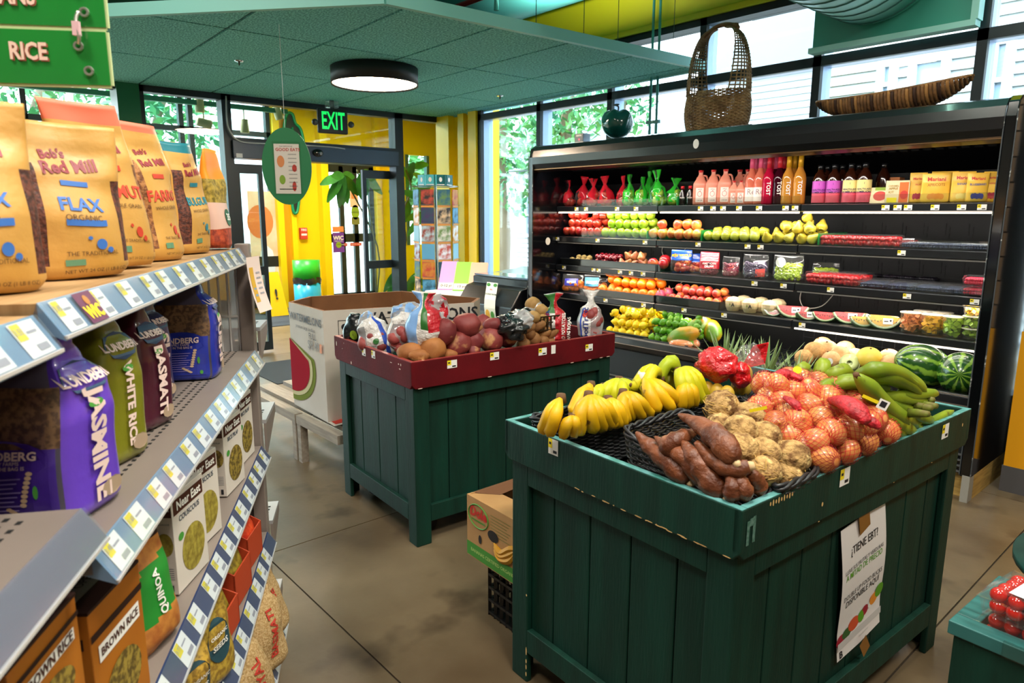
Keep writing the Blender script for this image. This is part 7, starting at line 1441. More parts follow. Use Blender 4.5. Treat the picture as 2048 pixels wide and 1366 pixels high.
# ================================================================ GONDOLA SHELVING (close, beside the camera)
GR=radians(150.8); GM=Matrix.Rotation(GR,4,'Z')
def GP(s,y,z): return GM@V((s,y,z))
go=thing('gondola_shelving','long taupe metal shelving run with price rails, close by','shelving',(0,0,0),GR)
TAU=M('shelf_taupe','8d8078',.45,c2='857870',ns=4,metal=.1); WDT=M('shelf_wood_top','a8875e',.5,c2='927048',ns=5,stretch=(1,14,1)); TAD=M('shelf_taupe_dark','5d554f',.5)
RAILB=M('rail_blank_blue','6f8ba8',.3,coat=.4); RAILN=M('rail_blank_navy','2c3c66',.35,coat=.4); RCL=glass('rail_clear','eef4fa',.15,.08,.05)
JS=.87; SE=2.17
def gshelf(s0,s1,z,y0,top=False,blank=RAILB,tags=True,seed=1,dep=.43):
    sh=MB().box(s0,s1,y0,y0+dep,z-.03,z-.002).obj('shelf',WDT if top else TAU,go)
    if not top:
        m=MB(); n=int((s1-s0)/.022)
        for r in range(3):
            for k in range(n): x=s0+.012+k*.022+(.011 if r%2 else 0); m.box(x-.0045,x+.0045,y0+.05+r*.018,y0+.056+r*.018,z-.002,z-.0014)
        m.obj('perforations',M('hole_black','0c0a0a',.9),sh,kind='stuff')
    # angled rail
    a=V((0,y0,z-.001)); b_=V((0,y0-.026,z-.042)); nn=V((0,-.043,.026)).normalized()
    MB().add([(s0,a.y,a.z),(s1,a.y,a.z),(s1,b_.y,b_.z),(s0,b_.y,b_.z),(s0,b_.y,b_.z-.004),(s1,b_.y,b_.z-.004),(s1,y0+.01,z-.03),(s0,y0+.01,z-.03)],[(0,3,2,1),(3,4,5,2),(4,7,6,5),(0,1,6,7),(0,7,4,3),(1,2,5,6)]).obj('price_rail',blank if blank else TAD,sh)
    MB().bar((s0,b_.y,b_.z),(s1,b_.y,b_.z),.004,.004).obj('rail_lip',M('rail_lip','c9c4c0',.3),sh)
    if tags:
        P=lambda x,y:V((x,a.y-.013,z-.0215))+V((0,.5236,.852))*y+nn*.0012   # y along rail height
        rr=random.Random(seed); s=s0+.02
        while s<s1-.06:
            w=rr.choice((.05,.055,.06)); m=MB(); Q=lambda x,y,s=s,w=w: P(s+w/2-x,y) if False else P(s+w/2+x,y)
            quad(m,Q,-w/2,w/2,-.021,.021,0); Q1=lambda x,y:Q(x,y)+nn*.0006; ya=s
            quad(m,Q1,-w/2+.002,-w/2+w*.38,.0,.02,1) ; quad(m,Q1,-w*.05,w*.4,-.016,-.008,2); quad(m,Q1,-w*.05,w*.35,.006,.009,2); Q2=lambda x,y:Q(x,y)+nn*.0012; text(m,'3.'+str(rr.randint(10,99)),.011,lambda x,y:Q2(x-w*.3,y+.010),2)
            m.obj('price_label',[WHITE,YEL,M('print_faint','a5a0a6',.6)],sh); s+=w+rr.choice((.035,.045,.06))
    m=MB(); quad(m,lambda x,y:V((x,a.y-.013,z-.0215))+V((0,.5236,.852))*y+nn*.003,s0,s1,-.023,.023,0); m.obj('clear_cover',RCL,sh)
    return sh
levels=[(1.35,.37,1),(1.04,.345,0),(.735,.345,0),(.447,.345,0),(.155,.325,0)]
for i,(z,y0,tp) in enumerate(levels):
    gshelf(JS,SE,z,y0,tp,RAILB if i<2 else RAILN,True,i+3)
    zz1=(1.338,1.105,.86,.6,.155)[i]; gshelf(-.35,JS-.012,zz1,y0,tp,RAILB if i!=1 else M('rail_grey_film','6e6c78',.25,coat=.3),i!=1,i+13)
w_=go.children[0] if 0 else None
m=MB(); nn_=V((0,-.043,.026)).normalized(); PW_=lambda x,y:V((JS+.11+x,.37-.013,1.35-.0215))+V((0,.5236,.852))*y+nn_*.0035
quad(m,PW_,-.028,.028,-.022,.022,0); text(m,'WIC',.024,lambda x,y:PW_(x,y-.008)+nn_*.0006,1,bold=.05); disc(m,lambda x,y:PW_(x,y)+nn_*.0006,0,.010,.008,.007,2); m.obj('program_label',[M('label_plum','5a1848',.5),YEL,M('label_ochre','a8702c',.5)],go)
MB().box(-.35,SE,.79,.82,0,1.32).obj('back_panel',M('back_panel_taupe','766a62',.6),go)
for s,w in ((JS-.006,.02),(-.36,.02)): MB().box(s-w/2,s+w/2,.76,.80,0,1.34).obj('upright',TAD,go)
MB().box(SE+.012,SE+.055,.345,.385,0,1.36).obj('end_post',TAU,go,bev=.003); MB().box(SE+.012,SE+.055,.76,.80,0,1.36).obj('end_post',TAU,go)
m=MB()
for k in range(15): m.tube([(SE+.03,.39+k*.026,.75),(SE+.03,.39+k*.026,1.33)],.0035,5)
for z in (.76,.95,1.14,1.32): m.tube([(SE+.03,.385,z),(SE+.03,.76,z)],.004,5)
m.obj('end_wire_panel',M('wire_white','cfcac6',.4),go)
MB().box(SE+.035,SE+.038,.39,.76,.75,1.33).obj('end_clear_sheet',glass('sheet_frosted','e8e4e2',.1,.3,.35),go)
MB().box(SE+.025,SE+.04,.385,.76,0.02,.75).obj('end_sheet_lower',TAD,go)
# end cap shelves beyond the end post
ec=thing('endcap_shelving','taupe end cap shelves sticking out past the end post','shelving',GP(SE+.06,.0,0),GR)
for z,d in ((1.10,.16),(.80,.22),(.455,.16),(.175,.13)):
    sh=MB().box(0,d,.335,.8,z-.012,z).obj('shelf',M('shelf_silver_grey','b4b2b4',.35,metal=.3),ec)
    MB().prism([(0,z-.11),(0,z-.012),(d,z-.012),(d,z-.035)],.335,.343,axis='y').obj('bracket',TAU,ec)
    MB().prism([(0,z-.11),(0,z-.012),(d,z-.012),(d,z-.035)],.79,.798,axis='y').obj('bracket',TAU,ec)
    m=MB()
    for i in range(4):
        for j in range(3): x,y=.04+i*.025,.36+j*.02; m.box(x-.005,x+.005,y-.004,y+.004,z,z+.0006)
    m.obj('perforations',M('hole_black','0c0a0a',.9),sh,kind='stuff')
jg=GP(SE+.15,.45,.801); t=thing('water_jug','rounded white plastic jug on the end cap shelf','jug',jg); b=Bag(.25,[(0,.05,.05),(.1,.065,.065),(.7,.068,.068),(.92,.045,.045),(1,.02,.02)],3,0,1); b.mesh(None,24,16).obj('body',M('jug_white','d5dcdc',.35,sss=.2),t,True); m=MB(); m.lathe([(.02,.245),(.02,.27),(.002,.271)],14); m.obj('cap',WHITE,t,True)
# clear bottle with pinkish cap and orange pouch past the flour bags
t=thing('clear_bottle','clear plastic bottle with pale pink cap at the top shelf end','bottle',GP(2.1,.50,1.352),GR); m=MB(); m.lathe([(.04,0),(.042,.01),(.042,.07),(.02,.105),(.019,.12)],20); m.obj('body',glass('bottle_clear','f4f2f2',.25,.05,.1),t,True); m=MB(); m.lathe([(.024,.105),(.024,.135),(.002,.136)],18); m.obj('cap',M('cap_pale_pink','e0b8b4',.4),t,True)
# shelf talker hanging off the end
t=thing('shelf_talker','curled pale printed shelf flag hanging at the top shelf end','sign',GP(2.13,.338,1.315),GR+radians(-15)); 
P=lambda x,y:V((x,-.03-.06*(y/.16)**2*-1 if 0 else -.012-.05*((.16-y)/.16)*((.16-y)/.16)*.6,y-.15)); m=MB(); quad(m,P,-.045,.045,-.0,.16,0,2,8); m.obj('card',M('talker_card','ead4cc',.5),t,True)
P2=lambda x,y:P(x,y)+V((0,-.001,0)); m=MB(); quad(m,P2,-.035,-.01,.03,.13,0,1,5); quad(m,P2,-.028,-.012,.04,.09,1,1,3); 
for k in range(5): quad(m,P2,.005,.032,.05+k*.015,.055+k*.015,2)
m.obj('print',[M('print_mango','d8a838',.5),M('print_greyblue','8a9aa8',.5),M('print_faint','a5a0a6',.6)],t)
# ---------------- flour and seed bags, top shelf
FB=M('bag_wheat_yellow','cf9f54',.45,c2='c08d3e',ns=5,bump=.25,bs=22,bdist=.012); SEED=M('seed_flax','6a3524',.6,c2='3c1a12',ns=140,nc=(.42,.58),bump=.6,bs=200,bdist=.003); SEEDT=M('seed_farro','a8703c',.6,c2='6c3c1c',ns=110,nc=(.42,.58),bump=.6,bs=180,bdist=.003); TOPR=M('bag_top_red','e0502c',.4); TOPT=M('bag_top_teal','14707e',.4); TOPO=M('bag_top_coral','e8765a',.45)
MAR=M('print_maroon','8a1c2c',.5); BLU=M('print_cornflower','3a70c0',.5); REDT=M('print_brick','c8422c',.5); TEL=M('print_teal','2a8090',.5)
def flour(s,y,w,h,th,label,word,wc,seedm,topc,seed,lean=0.0,sub='',tops=.9,full=True,z=1.352,big=1.0,blue=False,d=.042):
    def bend(p): k=(p.z/h); return V((p.x+lean*k*k,p.y+.012*sin(p.x*30+seed)*max(0,k-.55)*2,p.z))
    def mf(a_,v):
        w_=wrapa(a_)
        if v>tops: return 2
        if seedm is not None and .1<v<.74 and -1.25<w_<-.62: return 1
        if seedm is not None and .1<v<.66 and .75<w_<1.25: return 1
        return 0
    t=thing('flour_bag',label,'bag',GP(s,y,z),GR+radians(th)); 
    b=Bag(h,[(0,w*.42,d),(.05,w*.5,d*1.1),(.35,w*.485,d),(.65,w*.475,d*.7),(.85,w*.49,d*.25),(1,w*.5,.004)],2.6,.012,seed,10,bend)
    b.mesh(mf,44,34).obj('pouch',[FB,seedm or FB,topc],t,True); P=b.front(.0015)
    m=MB(); wl=w*.30
    text(m,"Bob's",wl*.34,lambda x,y_:P(x-w*.1,y_+h*.80+x*.15),0,bold=.04); text(m,'Red Mill',wl*.5,lambda x,y_:P(x+w*.0,y_+h*.725+x*.12),0,bold=.035); m.obj('brand_lettering',[MAR],t)
    m=MB(); text(m,word,wl*(.55 if blue else .72)*big,lambda x,y_:P(x,y_+h*.47),0,bold=.03); m.obj('product_lettering',[wc],t)
    m=MB(); quad(m,P,-w*.12,w*.12,h*.60,h*.635,0,4,1); 
    if blue: quad(m,P,-w*.16,w*.2,h*.335,h*.375,0,6,1)
    text(m,'WHOLE GRAIN' if not sub else sub,wl*.24,lambda x,y_:P(x,y_+h*.385),1); text(m,'NET WT 24 OZ (1 LB 8 OZ)',wl*.16,lambda x,y_:P(x+w*.08,y_+h*.045),1); text(m,"THE TRADITIONAL",wl*.18,lambda x,y_:P(x+w*.05,y_+h*.16),1)
    quad(m,P,-w*.2,-w*.04,h*.085,h*.125,2,2,1); disc(m,P,w*.12,h*.22,w*.05,h*.035,0); disc(m,P,w*.2,h*.18,w*.03,h*.02,0); disc(m,P,w*.02,h*.26,w*.02,h*.012,0)
    m.obj('small_print',[BLU if blue else wc,M('print_umber','5a3a20',.6),M('print_seal_green','5d8a6a',.5)],t)
    return t
flour(.985,.48,.15,.235,-45,'wheat yellow flax seed bag cut by the frame edge','FLAX',BLU,SEED,FB,1,sub='SEEDS',blue=True)
flour(1.215,.46,.17,.232,-42,'wheat yellow flax seed bag with clear side windows, foremost in full view','FLAX',BLU,SEED,FB,2,sub='ORGANIC',blue=True,d=.05)
flour(1.405,.455,.14,.285,-30,'tall wheat yellow bag with coral torn top behind the flax bag','KAMUT',REDT,SEEDT,TOPO,3,lean=-.05,tops=.88)
flour(1.63,.45,.14,.28,-22,'wheat yellow farro bag with pointed orange top corner','FARRO',REDT,SEEDT,TOPO,4,lean=-.035,tops=.93)
flour(1.89,.445,.15,.27,-15,'wheat yellow bulgur bag with folded teal top','BULGUR',TEL,SEED,TOPT,5,big=.8,tops=.9)
for k,(s,y,h,tc,l) in enumerate(((1.08,.64,.27,TOPR,'wheat yellow bag with curled red top in the second row, nearer one'),(1.33,.64,.27,TOPR,'wheat yellow bag with flat red top in the second row'),(1.72,.62,.28,TOPT,'wheat yellow bag with teal top behind the farro bag'),(2.02,.62,.275,TOPR,'wheat yellow bag with crinkled red top at the back'),(.86,.62,.29,TOPR,'wheat yellow bag with red top behind the first flax bag'))): flour(s,y,.16,h,-20,l,'OATS',REDT,None,tc,20+k,tops=.86)
t=thing('snack_bag','orange and clear popcorn style bag at the top shelf end','bag',GP(2.09,.415,1.352),GR+radians(-10)); b=Bag(.27,[(0,.05,.03),(.05,.06,.035),(.6,.055,.025),(.88,.05,.012),(1,.045,.003)],2.6,.012,31,12); b.mesh(lambda a_,v: 0 if v>.7 else 1 if v>.45 else 2 if v>.2 else 3,30,24).obj('pouch',[M('bag_orange','e88a1c',.35),M('bag_corn','b89a3c',.5,c2='6a5a1c',ns=90),M('bag_blush','d8b0a0',.4),M('bag_chilli','c0502c',.5,c2='7c2818',ns=90)],t,True); m=MB(); P=b.front(.002); disc(m,P,.01,.085,.018,.022,0); text(m,'35',.024,lambda x,y:P(x+.01,y+.085)+V((0,-.001,0)),1,bold=.03); m.obj('badge',[M('badge_green','1f5a34',.4),WHITE],t)
# ---------------- rice bags, second shelf
PUR=M('bag_violet','4a2a9a',.3,coat=.4,c2='3a1f84',ns=5,bump=.2,bs=18,bdist=.012); PURL=M('bag_violet_light','6a44c8',.3,coat=.4,bump=.2,bs=18,bdist=.012); OLI=M('bag_olive','7a7a1c',.35,coat=.3,bump=.2,bs=18,bdist=.012); MRN=M('bag_maroon','4a1a2c',.3,coat=.4,bump=.2,bs=18,bdist=.012); NVY=M('bag_navy','141c50',.3,coat=.4,bump=.2,bs=18,bdist=.012); RBL=M('bag_royal','2433a0',.3,coat=.4,bump=.2,bs=18,bdist=.012)
GRA=M('rice_brown','7a5a3c',.55,c2='4c3424',ns=120,nc=(.42,.58),coat=.5); WINC=M('window_smoke','4a4658',.25,coat=.6); BADGE=M('badge_slate','2c4468',.4); PINKW=M('print_blush_white','ecd0c8',.5); GRL=M('print_leaf_bright','4a9a3c',.5)
def rice(s,y,w,h,th,label,body,side,word,seed,d=.045,lean=.02,z=1.042,win=True,bt=(0,0)):
    def bend(p): k=(p.z/h); return V((p.x+lean*k*k,p.y,p.z))
    def mf(a_,v):
        w_=wrapa(a_)
        if -.85<w_<.85:
            if win and .42<v<.70: return 3
            if win and v>=.70 and v<.86: return 2 if abs(w_)<.6 else 0
            if win and abs(w_)>.72 and v<.5: return 2
        if .85<=w_<2.3: return 1
        return 0
    t=thing('rice_bag',label,'bag',GP(s,y,z),GR+radians(th))
    b=Bag(h,[(0,w*.46,d),(.04,w*.5,d*1.05),(.5,w*.49,d),(.68,w*.44,d*.85),(.82,w*.24,d*.5),(.9,w*.2,d*.25),(1,w*.24,.004)],4.2,.008,seed,12,bend)
    b.mesh(lambda a_,v:{0:0,1:1,2:3,3:2}[mf(a_,v)],44,34).obj('pouch',[body,side,GRA,WINC],t,True); P=b.front(.0015)
    m=MB(); wl=w
    # arched back panel + text
    disc(m,P,0,h*.36,w*.36,h*.1,0,20); quad(m,P,-w*.36,w*.36,h*.05,h*.36,0,6,3); m.obj('back_panel_print',[body],t)
    P=b.front(.003); m=MB(); text(m,'LUNDBERG',w*.11,lambda x,y_:P(x,y_+h*.38),0,bold=.03); text(m,'FAMILY FARMS',w*.045,lambda x,y_:P(x,y_+h*.345),0)
    for k in range(9): quad(m,P,-w*.28,w*(.1+.03*(k%3)),h*(.09+k*.022),h*(.096+k*.022),1,3,1)
    text(m,'WHAT IS IN THE BAG IS',w*.045,lambda x,y_:P(x-w*.05,y_+h*.32),0,bold=.01)
    m.obj('back_lettering',[PINKW,M('print_lilac','9a8ad0',.5)],t)
    m=MB()
    for k in range(8): disc(m,P,w*(.17+.008*k),h*(.14+.022*k),w*.028,h*.011,0,8)
    for k in range(6): disc(m,P,w*(.05+.02*k),h*(.12-.008*k),w*.025,h*.009,0,8)
    m.obj('wheat_print',[M('print_wheat','d8b898',.5)],t); m=MB(); disc(m,P,w*.27,h*.2,w*.02,h*.035,0,8); disc(m,P,w*.3,h*.08,w*.025,h*.02,0,8); m.obj('leaf_print',[GRL],t)
    # side face (towards the aisle)
    def SP(off):
        def f(x,y_):
            v=y_/h; ww,dd=b.wd(v); xx=max(-.93*dd,min(.93*dd,x)); q=ww*(1-abs(xx/dd)**4.2)**(1/4.2); return b.fin(V((q+off,xx+b.amp*wob(q,y_,b.seed,b.k),y_)))
        return f
    P=SP(.003); m=MB(); disc(m,P,0,h*.72,d*.62,h*.085,0,8); m.obj('brand_badge',[BADGE],t); P=SP(.0045); m=MB(); text(m,'LUNDBERG',d*.27,lambda x,y_:P(x,y_+h*.72),0,bold=.03); text(m,word,d*.62*(7/len(word)),lambda x,y_:P(y_*1.0,-x+h*.36),0,bold=.04); m.obj('product_lettering',[PINKW],t)
    m=MB(); disc(m,P,0,h*.585,d*.22,h*.022,0,12); disc(m,P,d*.3,h*.1,d*.35,h*.05,1,10); m.obj('seal_print',[GRL,M('print_rice_grain','a89078',.6)],t)
    return t
rice(1.02,.45,.15,.265,-104,'violet jasmine rice bag with smoky window, large in front',PUR,PURL,'JASMINE',1,d=.07,lean=.03)
rice(.80,.53,.15,.19,-104,'violet rice bag behind, cut by the frame edge',PUR,PURL,'JASMINE',2,d=.055,z=1.107)
rice(1.23,.455,.12,.27,-108,'olive green rice bag beside the violet one',OLI,OLI,'WHITE RICE',3,d=.06,win=False)
rice(1.42,.46,.12,.255,-108,'maroon basmati rice bag behind the olive one',MRN,MRN,'BASMATI',4,d=.055,win=False)
rice(1.60,.50,.12,.25,-105,'dark navy sushi rice bag beside the maroon one',NVY,NVY,'SUSHI',5,d=.055,win=False)
rice(1.84,.46,.16,.265,-90,'royal blue sushi rice bag standing alone with a pinched top',RBL,RBL,'SUSHI',6,d=.055,lean=.02)
t=rice(2.06,.50,.10,.22,-100,'dark green and purple rice bag at the shelf end',M('bag_bottle_green','1c3c2c',.3,coat=.4),M('bag_plum','3c2038',.3,coat=.4),'WILD',7,d=.045,win=False)
# ---------------- boxes, third shelf
BXW=M('box_white','d8cec4',.6); BRNP=M('print_brown','4a2418',.5); GRN2=M('photo_grain','a08838',.6,c2='5c4a1c',ns=90,nc=(.42,.58)); NOOD=M('photo_pasta','b0a040',.6,c2='7c6a24',ns=70)
def mealbox(s,y,th,label,word,photo,z=.737,w=.13,h=.195,d=.036):
    t=thing('meal_box',label,'box',GP(s,y,z),GR+radians(th)); MB().box(-w/2,w/2,0,d,0,h).obj('box',BXW,t,bev=.001)
    for face in (0,1):
        if face==0: P=lambda x,y_:V((x,-.0008,y_)); P2=lambda x,y_:V((x,-.0016,y_)); ww=w
        else: P=lambda x,y_:V((w/2+.0008,d/2+x,y_)) if False else V((-w/2-.0008,d/2-x,y_)); P2=lambda x,y_:P(x,y_)+V((-.0008,0,0)); ww=d*1.0
        m=MB(); quad(m,P,-ww*.46,ww*.46,h*.80,h*.95,0); text(m,'Near East',ww*.19,lambda x,y_:P2(x,y_+h*.875),1,bold=.03); text(m,word,ww*.12,lambda x,y_:P(x,y_+h*.73),2,bold=.02); 
        if face==0: disc(m,P,ww*.05,h*.34,ww*.36,h*.24,3,24); disc(m,P,-ww*.3,h*.55,ww*.08,h*.04,4)
        else: disc(m,P,0,h*.52,ww*.44,h*.12,3,20); [quad(m,P,-ww*.4,ww*.35,h*(.16+k*.022),h*(.165+k*.022),2) for k in range(6)]; quad(m,P,ww*.1,ww*.28,h*.03,h*.1,5)
        m.obj('print',[BRNP,WHITE,M('print_slate','4c5866',.5),photo,GRL,INK],t)
    m=MB(); quad(m,lambda x,y_:V((x,d/2+y_,h+.0008)),-w*.35,w*.35,-d*.25,d*.25); m.obj('top_print',[M('print_grey_top','9a948e',.6)],t)
for a in ((1.36,.358,-12,'white couscous box, foremost of the meal boxes','COUSCOUS',NOOD),(1.52,.365,-14,'white couscous box standing behind the foremost one','COUSCOUS',NOOD),(1.66,.43,-8,'white box set deeper between the couscous and rice boxes','QUINOA',GRN2),(1.83,.36,-10,'white rice pilaf box, first of the far group','RICE PILAF',GRN2),(1.93,.43,-6,'white rice pilaf box pushed back in the far group','RICE PILAF',GRN2),(2.05,.365,-8,'white rice pilaf box at the shelf end','RICE PILAF',GRN2)): mealbox(*a)
ORB=M('box_orange_brown','b8701c',.5,c2='9a5414',ns=3); DKB=M('box_dark_brown','2c1612',.5)
def ricebox(s,y,th,label,z,h=.19,w=.15,d=.06,dark=False):
    t=thing('rice_box',label,'box',GP(s,y,z),GR+radians(th)); MB().box(-w/2,w/2,0,d,0,h).obj('box',[ORB],t,bev=.0015); MB().box(-w/2-.0005,w/2+.0005,-.0005,d+.0005,h-.004,h+.0005).obj('lid_band',DKB,t)
    m=MB(); quad(m,lambda x,y_:V((x,d/2+y_,h+.0012)),-w*.35,w*.2,-d*.2,d*.22,0); text(m,'EASY OPEN',d*.2,lambda x,y_:V((x-w*.07,d/2+y_,h+.002)),1); m.obj('top_print',[M('print_grey_panel','8c8884',.6),INK],t)
    m=MB(); P=lambda x,y_:V((x,-.0012,y_)); P2=lambda x,y_:V((x,-.002,y_)); quad(m,P,-w/2,w/2,h*.78,h*.83,3); quad(m,P,-w*.4,w*.4,h*.6,h*.72,0); text(m,'BROWN RICE',w*.12,lambda x,y_:P2(x,y_+h*.66),1,bold=.02); disc(m,P,0,h*.3,w*.35,h*.2,2,20); m.obj('print',[WHITE,BRNP,GRN2,DKB],t)
    m=MB(); P=lambda x,y_:V((-w/2-.0012,d/2-x,y_)); quad(m,P,-d*.4,d*.4,h*.74,h*.82,0); text(m,'RICE MIX',d*.17,lambda x,y_:P(x,y_+h*.78)+V((-.0008,0,0)),1,bold=.03); [quad(m,P,-d*.35,d*.3,h*(.2+k*.04),h*(.21+k*.04),1) for k in range(9)]; m.obj('side_print',[DKB,BRNP] if 0 else [DKB,PINKW],t)
ricebox(.97,.36,-8,'orange brown rice box beside the snack bag',.737,.205,.14,.09); ricebox(.935,.47,-5,'orange brown rice box behind the first one',.737,.205,.12,.05)
for k,(s,y) in enumerate(((.79,.37),(.76,.44),(.73,.51),(.70,.58))): ricebox(s,y,-3,'dark-lidded rice box on the lower frame-edge shelf, '+ORD[k]+' from the rail',.862-.0,.13,.15,.06)
t=thing('snack_pouch','green and orange crisp pouch leaning beside the couscous','bag',GP(1.145,.375,.737),GR+radians(-20)); b=Bag(.2,[(0,.05,.016),(.1,.055,.03),(.6,.05,.022),(1,.05,.003)],2.4,.01,3,14,lambda p:V((p.x-.1*p.z*p.z*4,p.y,p.z))); b.mesh(lambda a_,v: 1 if .3+.1*cos(a_)<v<.75+.05*cos(a_) else (2 if v>.92 else 0),28,24).obj('pouch',[M('bag_toast','c8843c',.5,c2='a8602c',ns=60),M('bag_green','2c8a34',.35),DKB],t,True); m=MB(); P=b.front(.002); text(m,'QUINOA',.02,lambda x,y:P(-y,x+.10),0,bold=.03); m.obj('lettering',[WHITE],t)
t=thing('noodle_pack','red, black and white snack pack behind the orange box','box',GP(1.2,.5,.737),GR+radians(-20)); MB().box(-.06,.06,0,.04,0,.22).obj('box',BLK,t); m=MB(); quad(m,lambda x,y:V((x,-.001,y)),-.05,.05,.12,.18,0); text(m,'RICE',.03,lambda x,y:V((x,-.002,y+.15)),1,bold=.03); m.obj('print',[REDP,WHITE],t)
# ---------------- fourth shelf: red cartons and clear grain bags
RCT=M('carton_orange_red','b8401c',.6)
def rct(s,y,th,label,z=.449,w=.13,h=.15,d=.10,open_=True):
    t=thing('display_carton',label,'carton',GP(s,y,z),GR+radians(th)); MB().box(-w/2,w/2,0,.004,0,h*.62).obj('front_wall',RCT,t); MB().prism([(0,0),(d,0),(d,h),(0,h*.62)],-w/2,-w/2+.004,axis='x').obj('side_wall',RCT,t); MB().prism([(0,0),(d,0),(d,h),(0,h*.62)],w/2-.004,w/2,axis='x').obj('side_wall',RCT,t); MB().box(-w/2,w/2,d-.004,d,0,h*1.15).obj('back_wall',CB_,t)
    b=Bag(h*.9,[(0,w*.4,.03),(.5,w*.42,.034),(1,w*.4,.006)],2.6,.01,int(s*10),20); o=b.mesh(None,20,14).obj('pouch_inside',M('pouch_chilli_red','c8301c',.4,c2='e85a2c',ns=60) if s>1.9 else M('pouch_seed_yellow','a8902c',.5,c2='6a5418',ns=80),t,True); o.location=(0,.04,.01)
rct(1.98,.35,-8,'orange red display carton of chilli pouches, shelf end'); rct(1.78,.35,-8,'orange red display carton, torn open, in the middle'); rct(1.60,.352,-8,'low orange red carton of yellow seed pouches',h=.12)
for k,(s,y,c1,l) in enumerate(((1.44,.37,'b8983c','clear grain bag with dark oval label, by the low carton'),(1.29,.38,'c8a040','clear yellow grain bag with oval badge'),(1.16,.38,'8a8a4c','pale green grain bag low at the frame edge'))):
    t=thing('grain_bag',l,'bag',GP(s,y,.449),GR+radians(-35)); b=Bag(.20,[(0,.055,.03),(.08,.065,.036),(.6,.06,.028),(.9,.055,.01),(1,.052,.003)],2.6,.012,40+k,14); b.mesh(None,30,20).obj('pouch',M('grain_'+c1,c1,.4,c2='8a6a2c',ns=100,nc=(.42,.6),coat=.5),t,True)
    m=MB(); P=b.front(.002); disc(m,P,.01,.1,.035,.05,0,20); m.obj('oval_label',M('label_teal_oval','2c4a54',.4),t); m=MB(); P=b.front(.004); text(m,'ORGANIC',.012,lambda x,y:P(x+.01,y+.115),0,bold=.03); text(m,'BEANS' if k else 'SEEDS',.018,lambda x,y:P(x+.01,y+.09),0,bold=.03); m.obj('lettering',WHITE,t)
# ---------------- burlap bags on the bottom shelf
BUR=M('burlap','c8a878',.85,c2='a88450',ns=180,nc=(.4,.6),bump=.8,bs=260,bdist=.003); RPR=M('print_stencil_red','c03a2c',.6)
for k,(s,y,h,ry,l) in enumerate(((2.05,.34,.24,0,'burlap bag with pinched corner at the shelf end'),(1.88,.33,.23,6,'burlap bag with red stencil letters beside the end one'),(1.70,.33,.22,-4,'burlap bag with red stencil letters, second from the end pair'),(1.52,.335,.20,3,'burlap bag lying forward nearest the frame bottom'))):
    t=thing('burlap_bag',l,'bag',GP(s,y,.157),rot=(radians(-8),radians(ry),GR+radians(-30))); b=Bag(h,[(0,.06,.03),(.08,.075,.045),(.5,.072,.045),(.8,.06,.03),(.92,.045,.012),(1,.055,.006)],2.4,.018,50+k,12); b.mesh(None,30,22).obj('sack',BUR,t,True)
    m=MB(); P=b.front(.003); text(m,('RICE','BASMATI','ROYAL','ARZ')[k],.036,lambda x,y_:P(-y_,x+h*.48),0,bold=.03); m.obj('stencil_lettering',RPR,t)
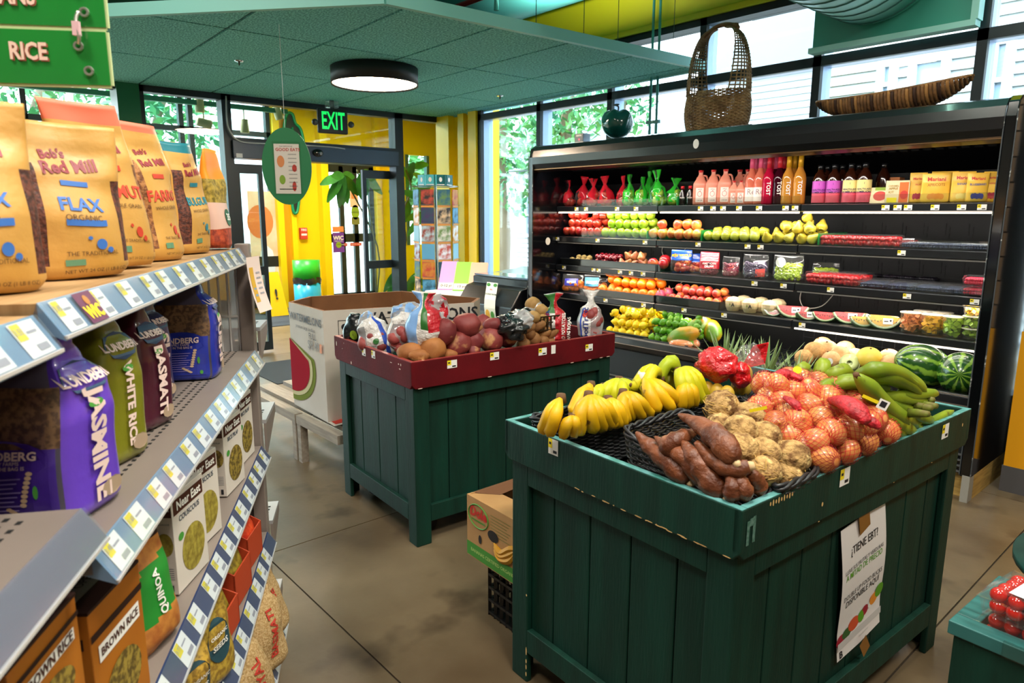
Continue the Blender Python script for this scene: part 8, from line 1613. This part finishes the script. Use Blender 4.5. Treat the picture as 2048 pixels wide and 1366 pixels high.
# ---------------- hanging aisle signs
SGN=M('aisle_sign_green','1f8a34',.18,c2='257f3a',ns=3,coat=.5); SEDG=M('sign_edge_pale','c8d8a0',.5)
nf=V((-sin(YAW),cos(YAW),0)); ang=YAW+radians(8)
def asign(px0,py0,w,h,word,label,D,xoff):
    p=Dp(px0,py0,D); t=thing('aisle_sign',label,'sign',(p.x,p.y,p.z),ang); 
    MB().box(-w,0,0,.006,0,h).obj('board',SGN,t); m=MB(); 
    for a_,b_ in (((-w,-.0,0),(0,0,0)),((0,0,0),(0,0,h)),((-w,0,h),(0,0,h))): m.bar((a_[0],.003,a_[2]),(b_[0],.003,b_[2]),.007,.003,up=(0,1,0) if a_[0]!=b_[0] else (0,1,0))
    m.obj('pale_edge',SEDG,t); P=lambda x,y:V((x,-.0015,y)); m=MB(); text(m,word,h*.44,lambda x,y:P(x+xoff+.0015,y+h*(.58 if word=='RICE' else .5)-.0015),0,bold=.03,cond=.76); m.obj('letter_shadow',[M('sign_shadow_red','a85a4a',.5)],t); P2=lambda x,y:V((x,-.0025,y)); m=MB(); text(m,word,h*.44,lambda x,y:P2(x+xoff,y+h*(.58 if word=='RICE' else .5)),0,bold=.03,cond=.76); m.obj('lettering',[M('sign_letter_blush','f0d0c0',.5)],t)
    m=MB()
    for (x,z) in ((-.025,.018),(-.035,h-.02)): m.tube([(x+.005*cos(k*pi/6),-.003,z+.005*sin(k*pi/6)) for k in range(13)],.002,5)
    m.obj('eyelet',M('eyelet_silver','c8c8c0',.3,metal=.8),t,kind='stuff'); return t
s1=asign(221,171,.50,.070,'RICE','green hanging aisle sign reading RICE, lower of two',1.15,-.100)
s2=asign(212,55,.50,.070,'BEANS','green hanging aisle sign reading BEANS, upper of two',1.15,-.120)
h_=thing('sign_hook','silver and pink hook joining the two green aisle signs','hook',(s1.location.x,s1.location.y,s1.location.z),ang); m=MB(); m.tube(catmull([(-.033,-.006,.052),(-.030,-.010,.062),(-.033,-.008,.080),(-.03,-.004,.094)],4),.0025,6); m.obj('ring',M('eyelet_silver','c8c8c0',.3,metal=.8),h_,True); MB().box(-.037,-.028,-.012,-.006,.062,.080).obj('clip',M('clip_pink','e0b8c0',.5),h_)
m=MB()
for x in (-.4,-.035): m.tube([(x,.003,.07),(x,.003,2.1)],.0012,4)
m.obj('hanging_thread',M('thread_white','e8e8e8',.5),s2)

# tiny flat prints stay joined
for o in bpy.data.objects:
    if o.parent and o.name.split('.')[0] in ('print','small_print','top_print','flyer_print','sign_print','paint_chips','seal_print','wheat_print','leaf_print','back_lettering','side_print','barcode_card','letter_shadow','product_lettering','lettering','brand_lettering'): o['kind']='stuff'
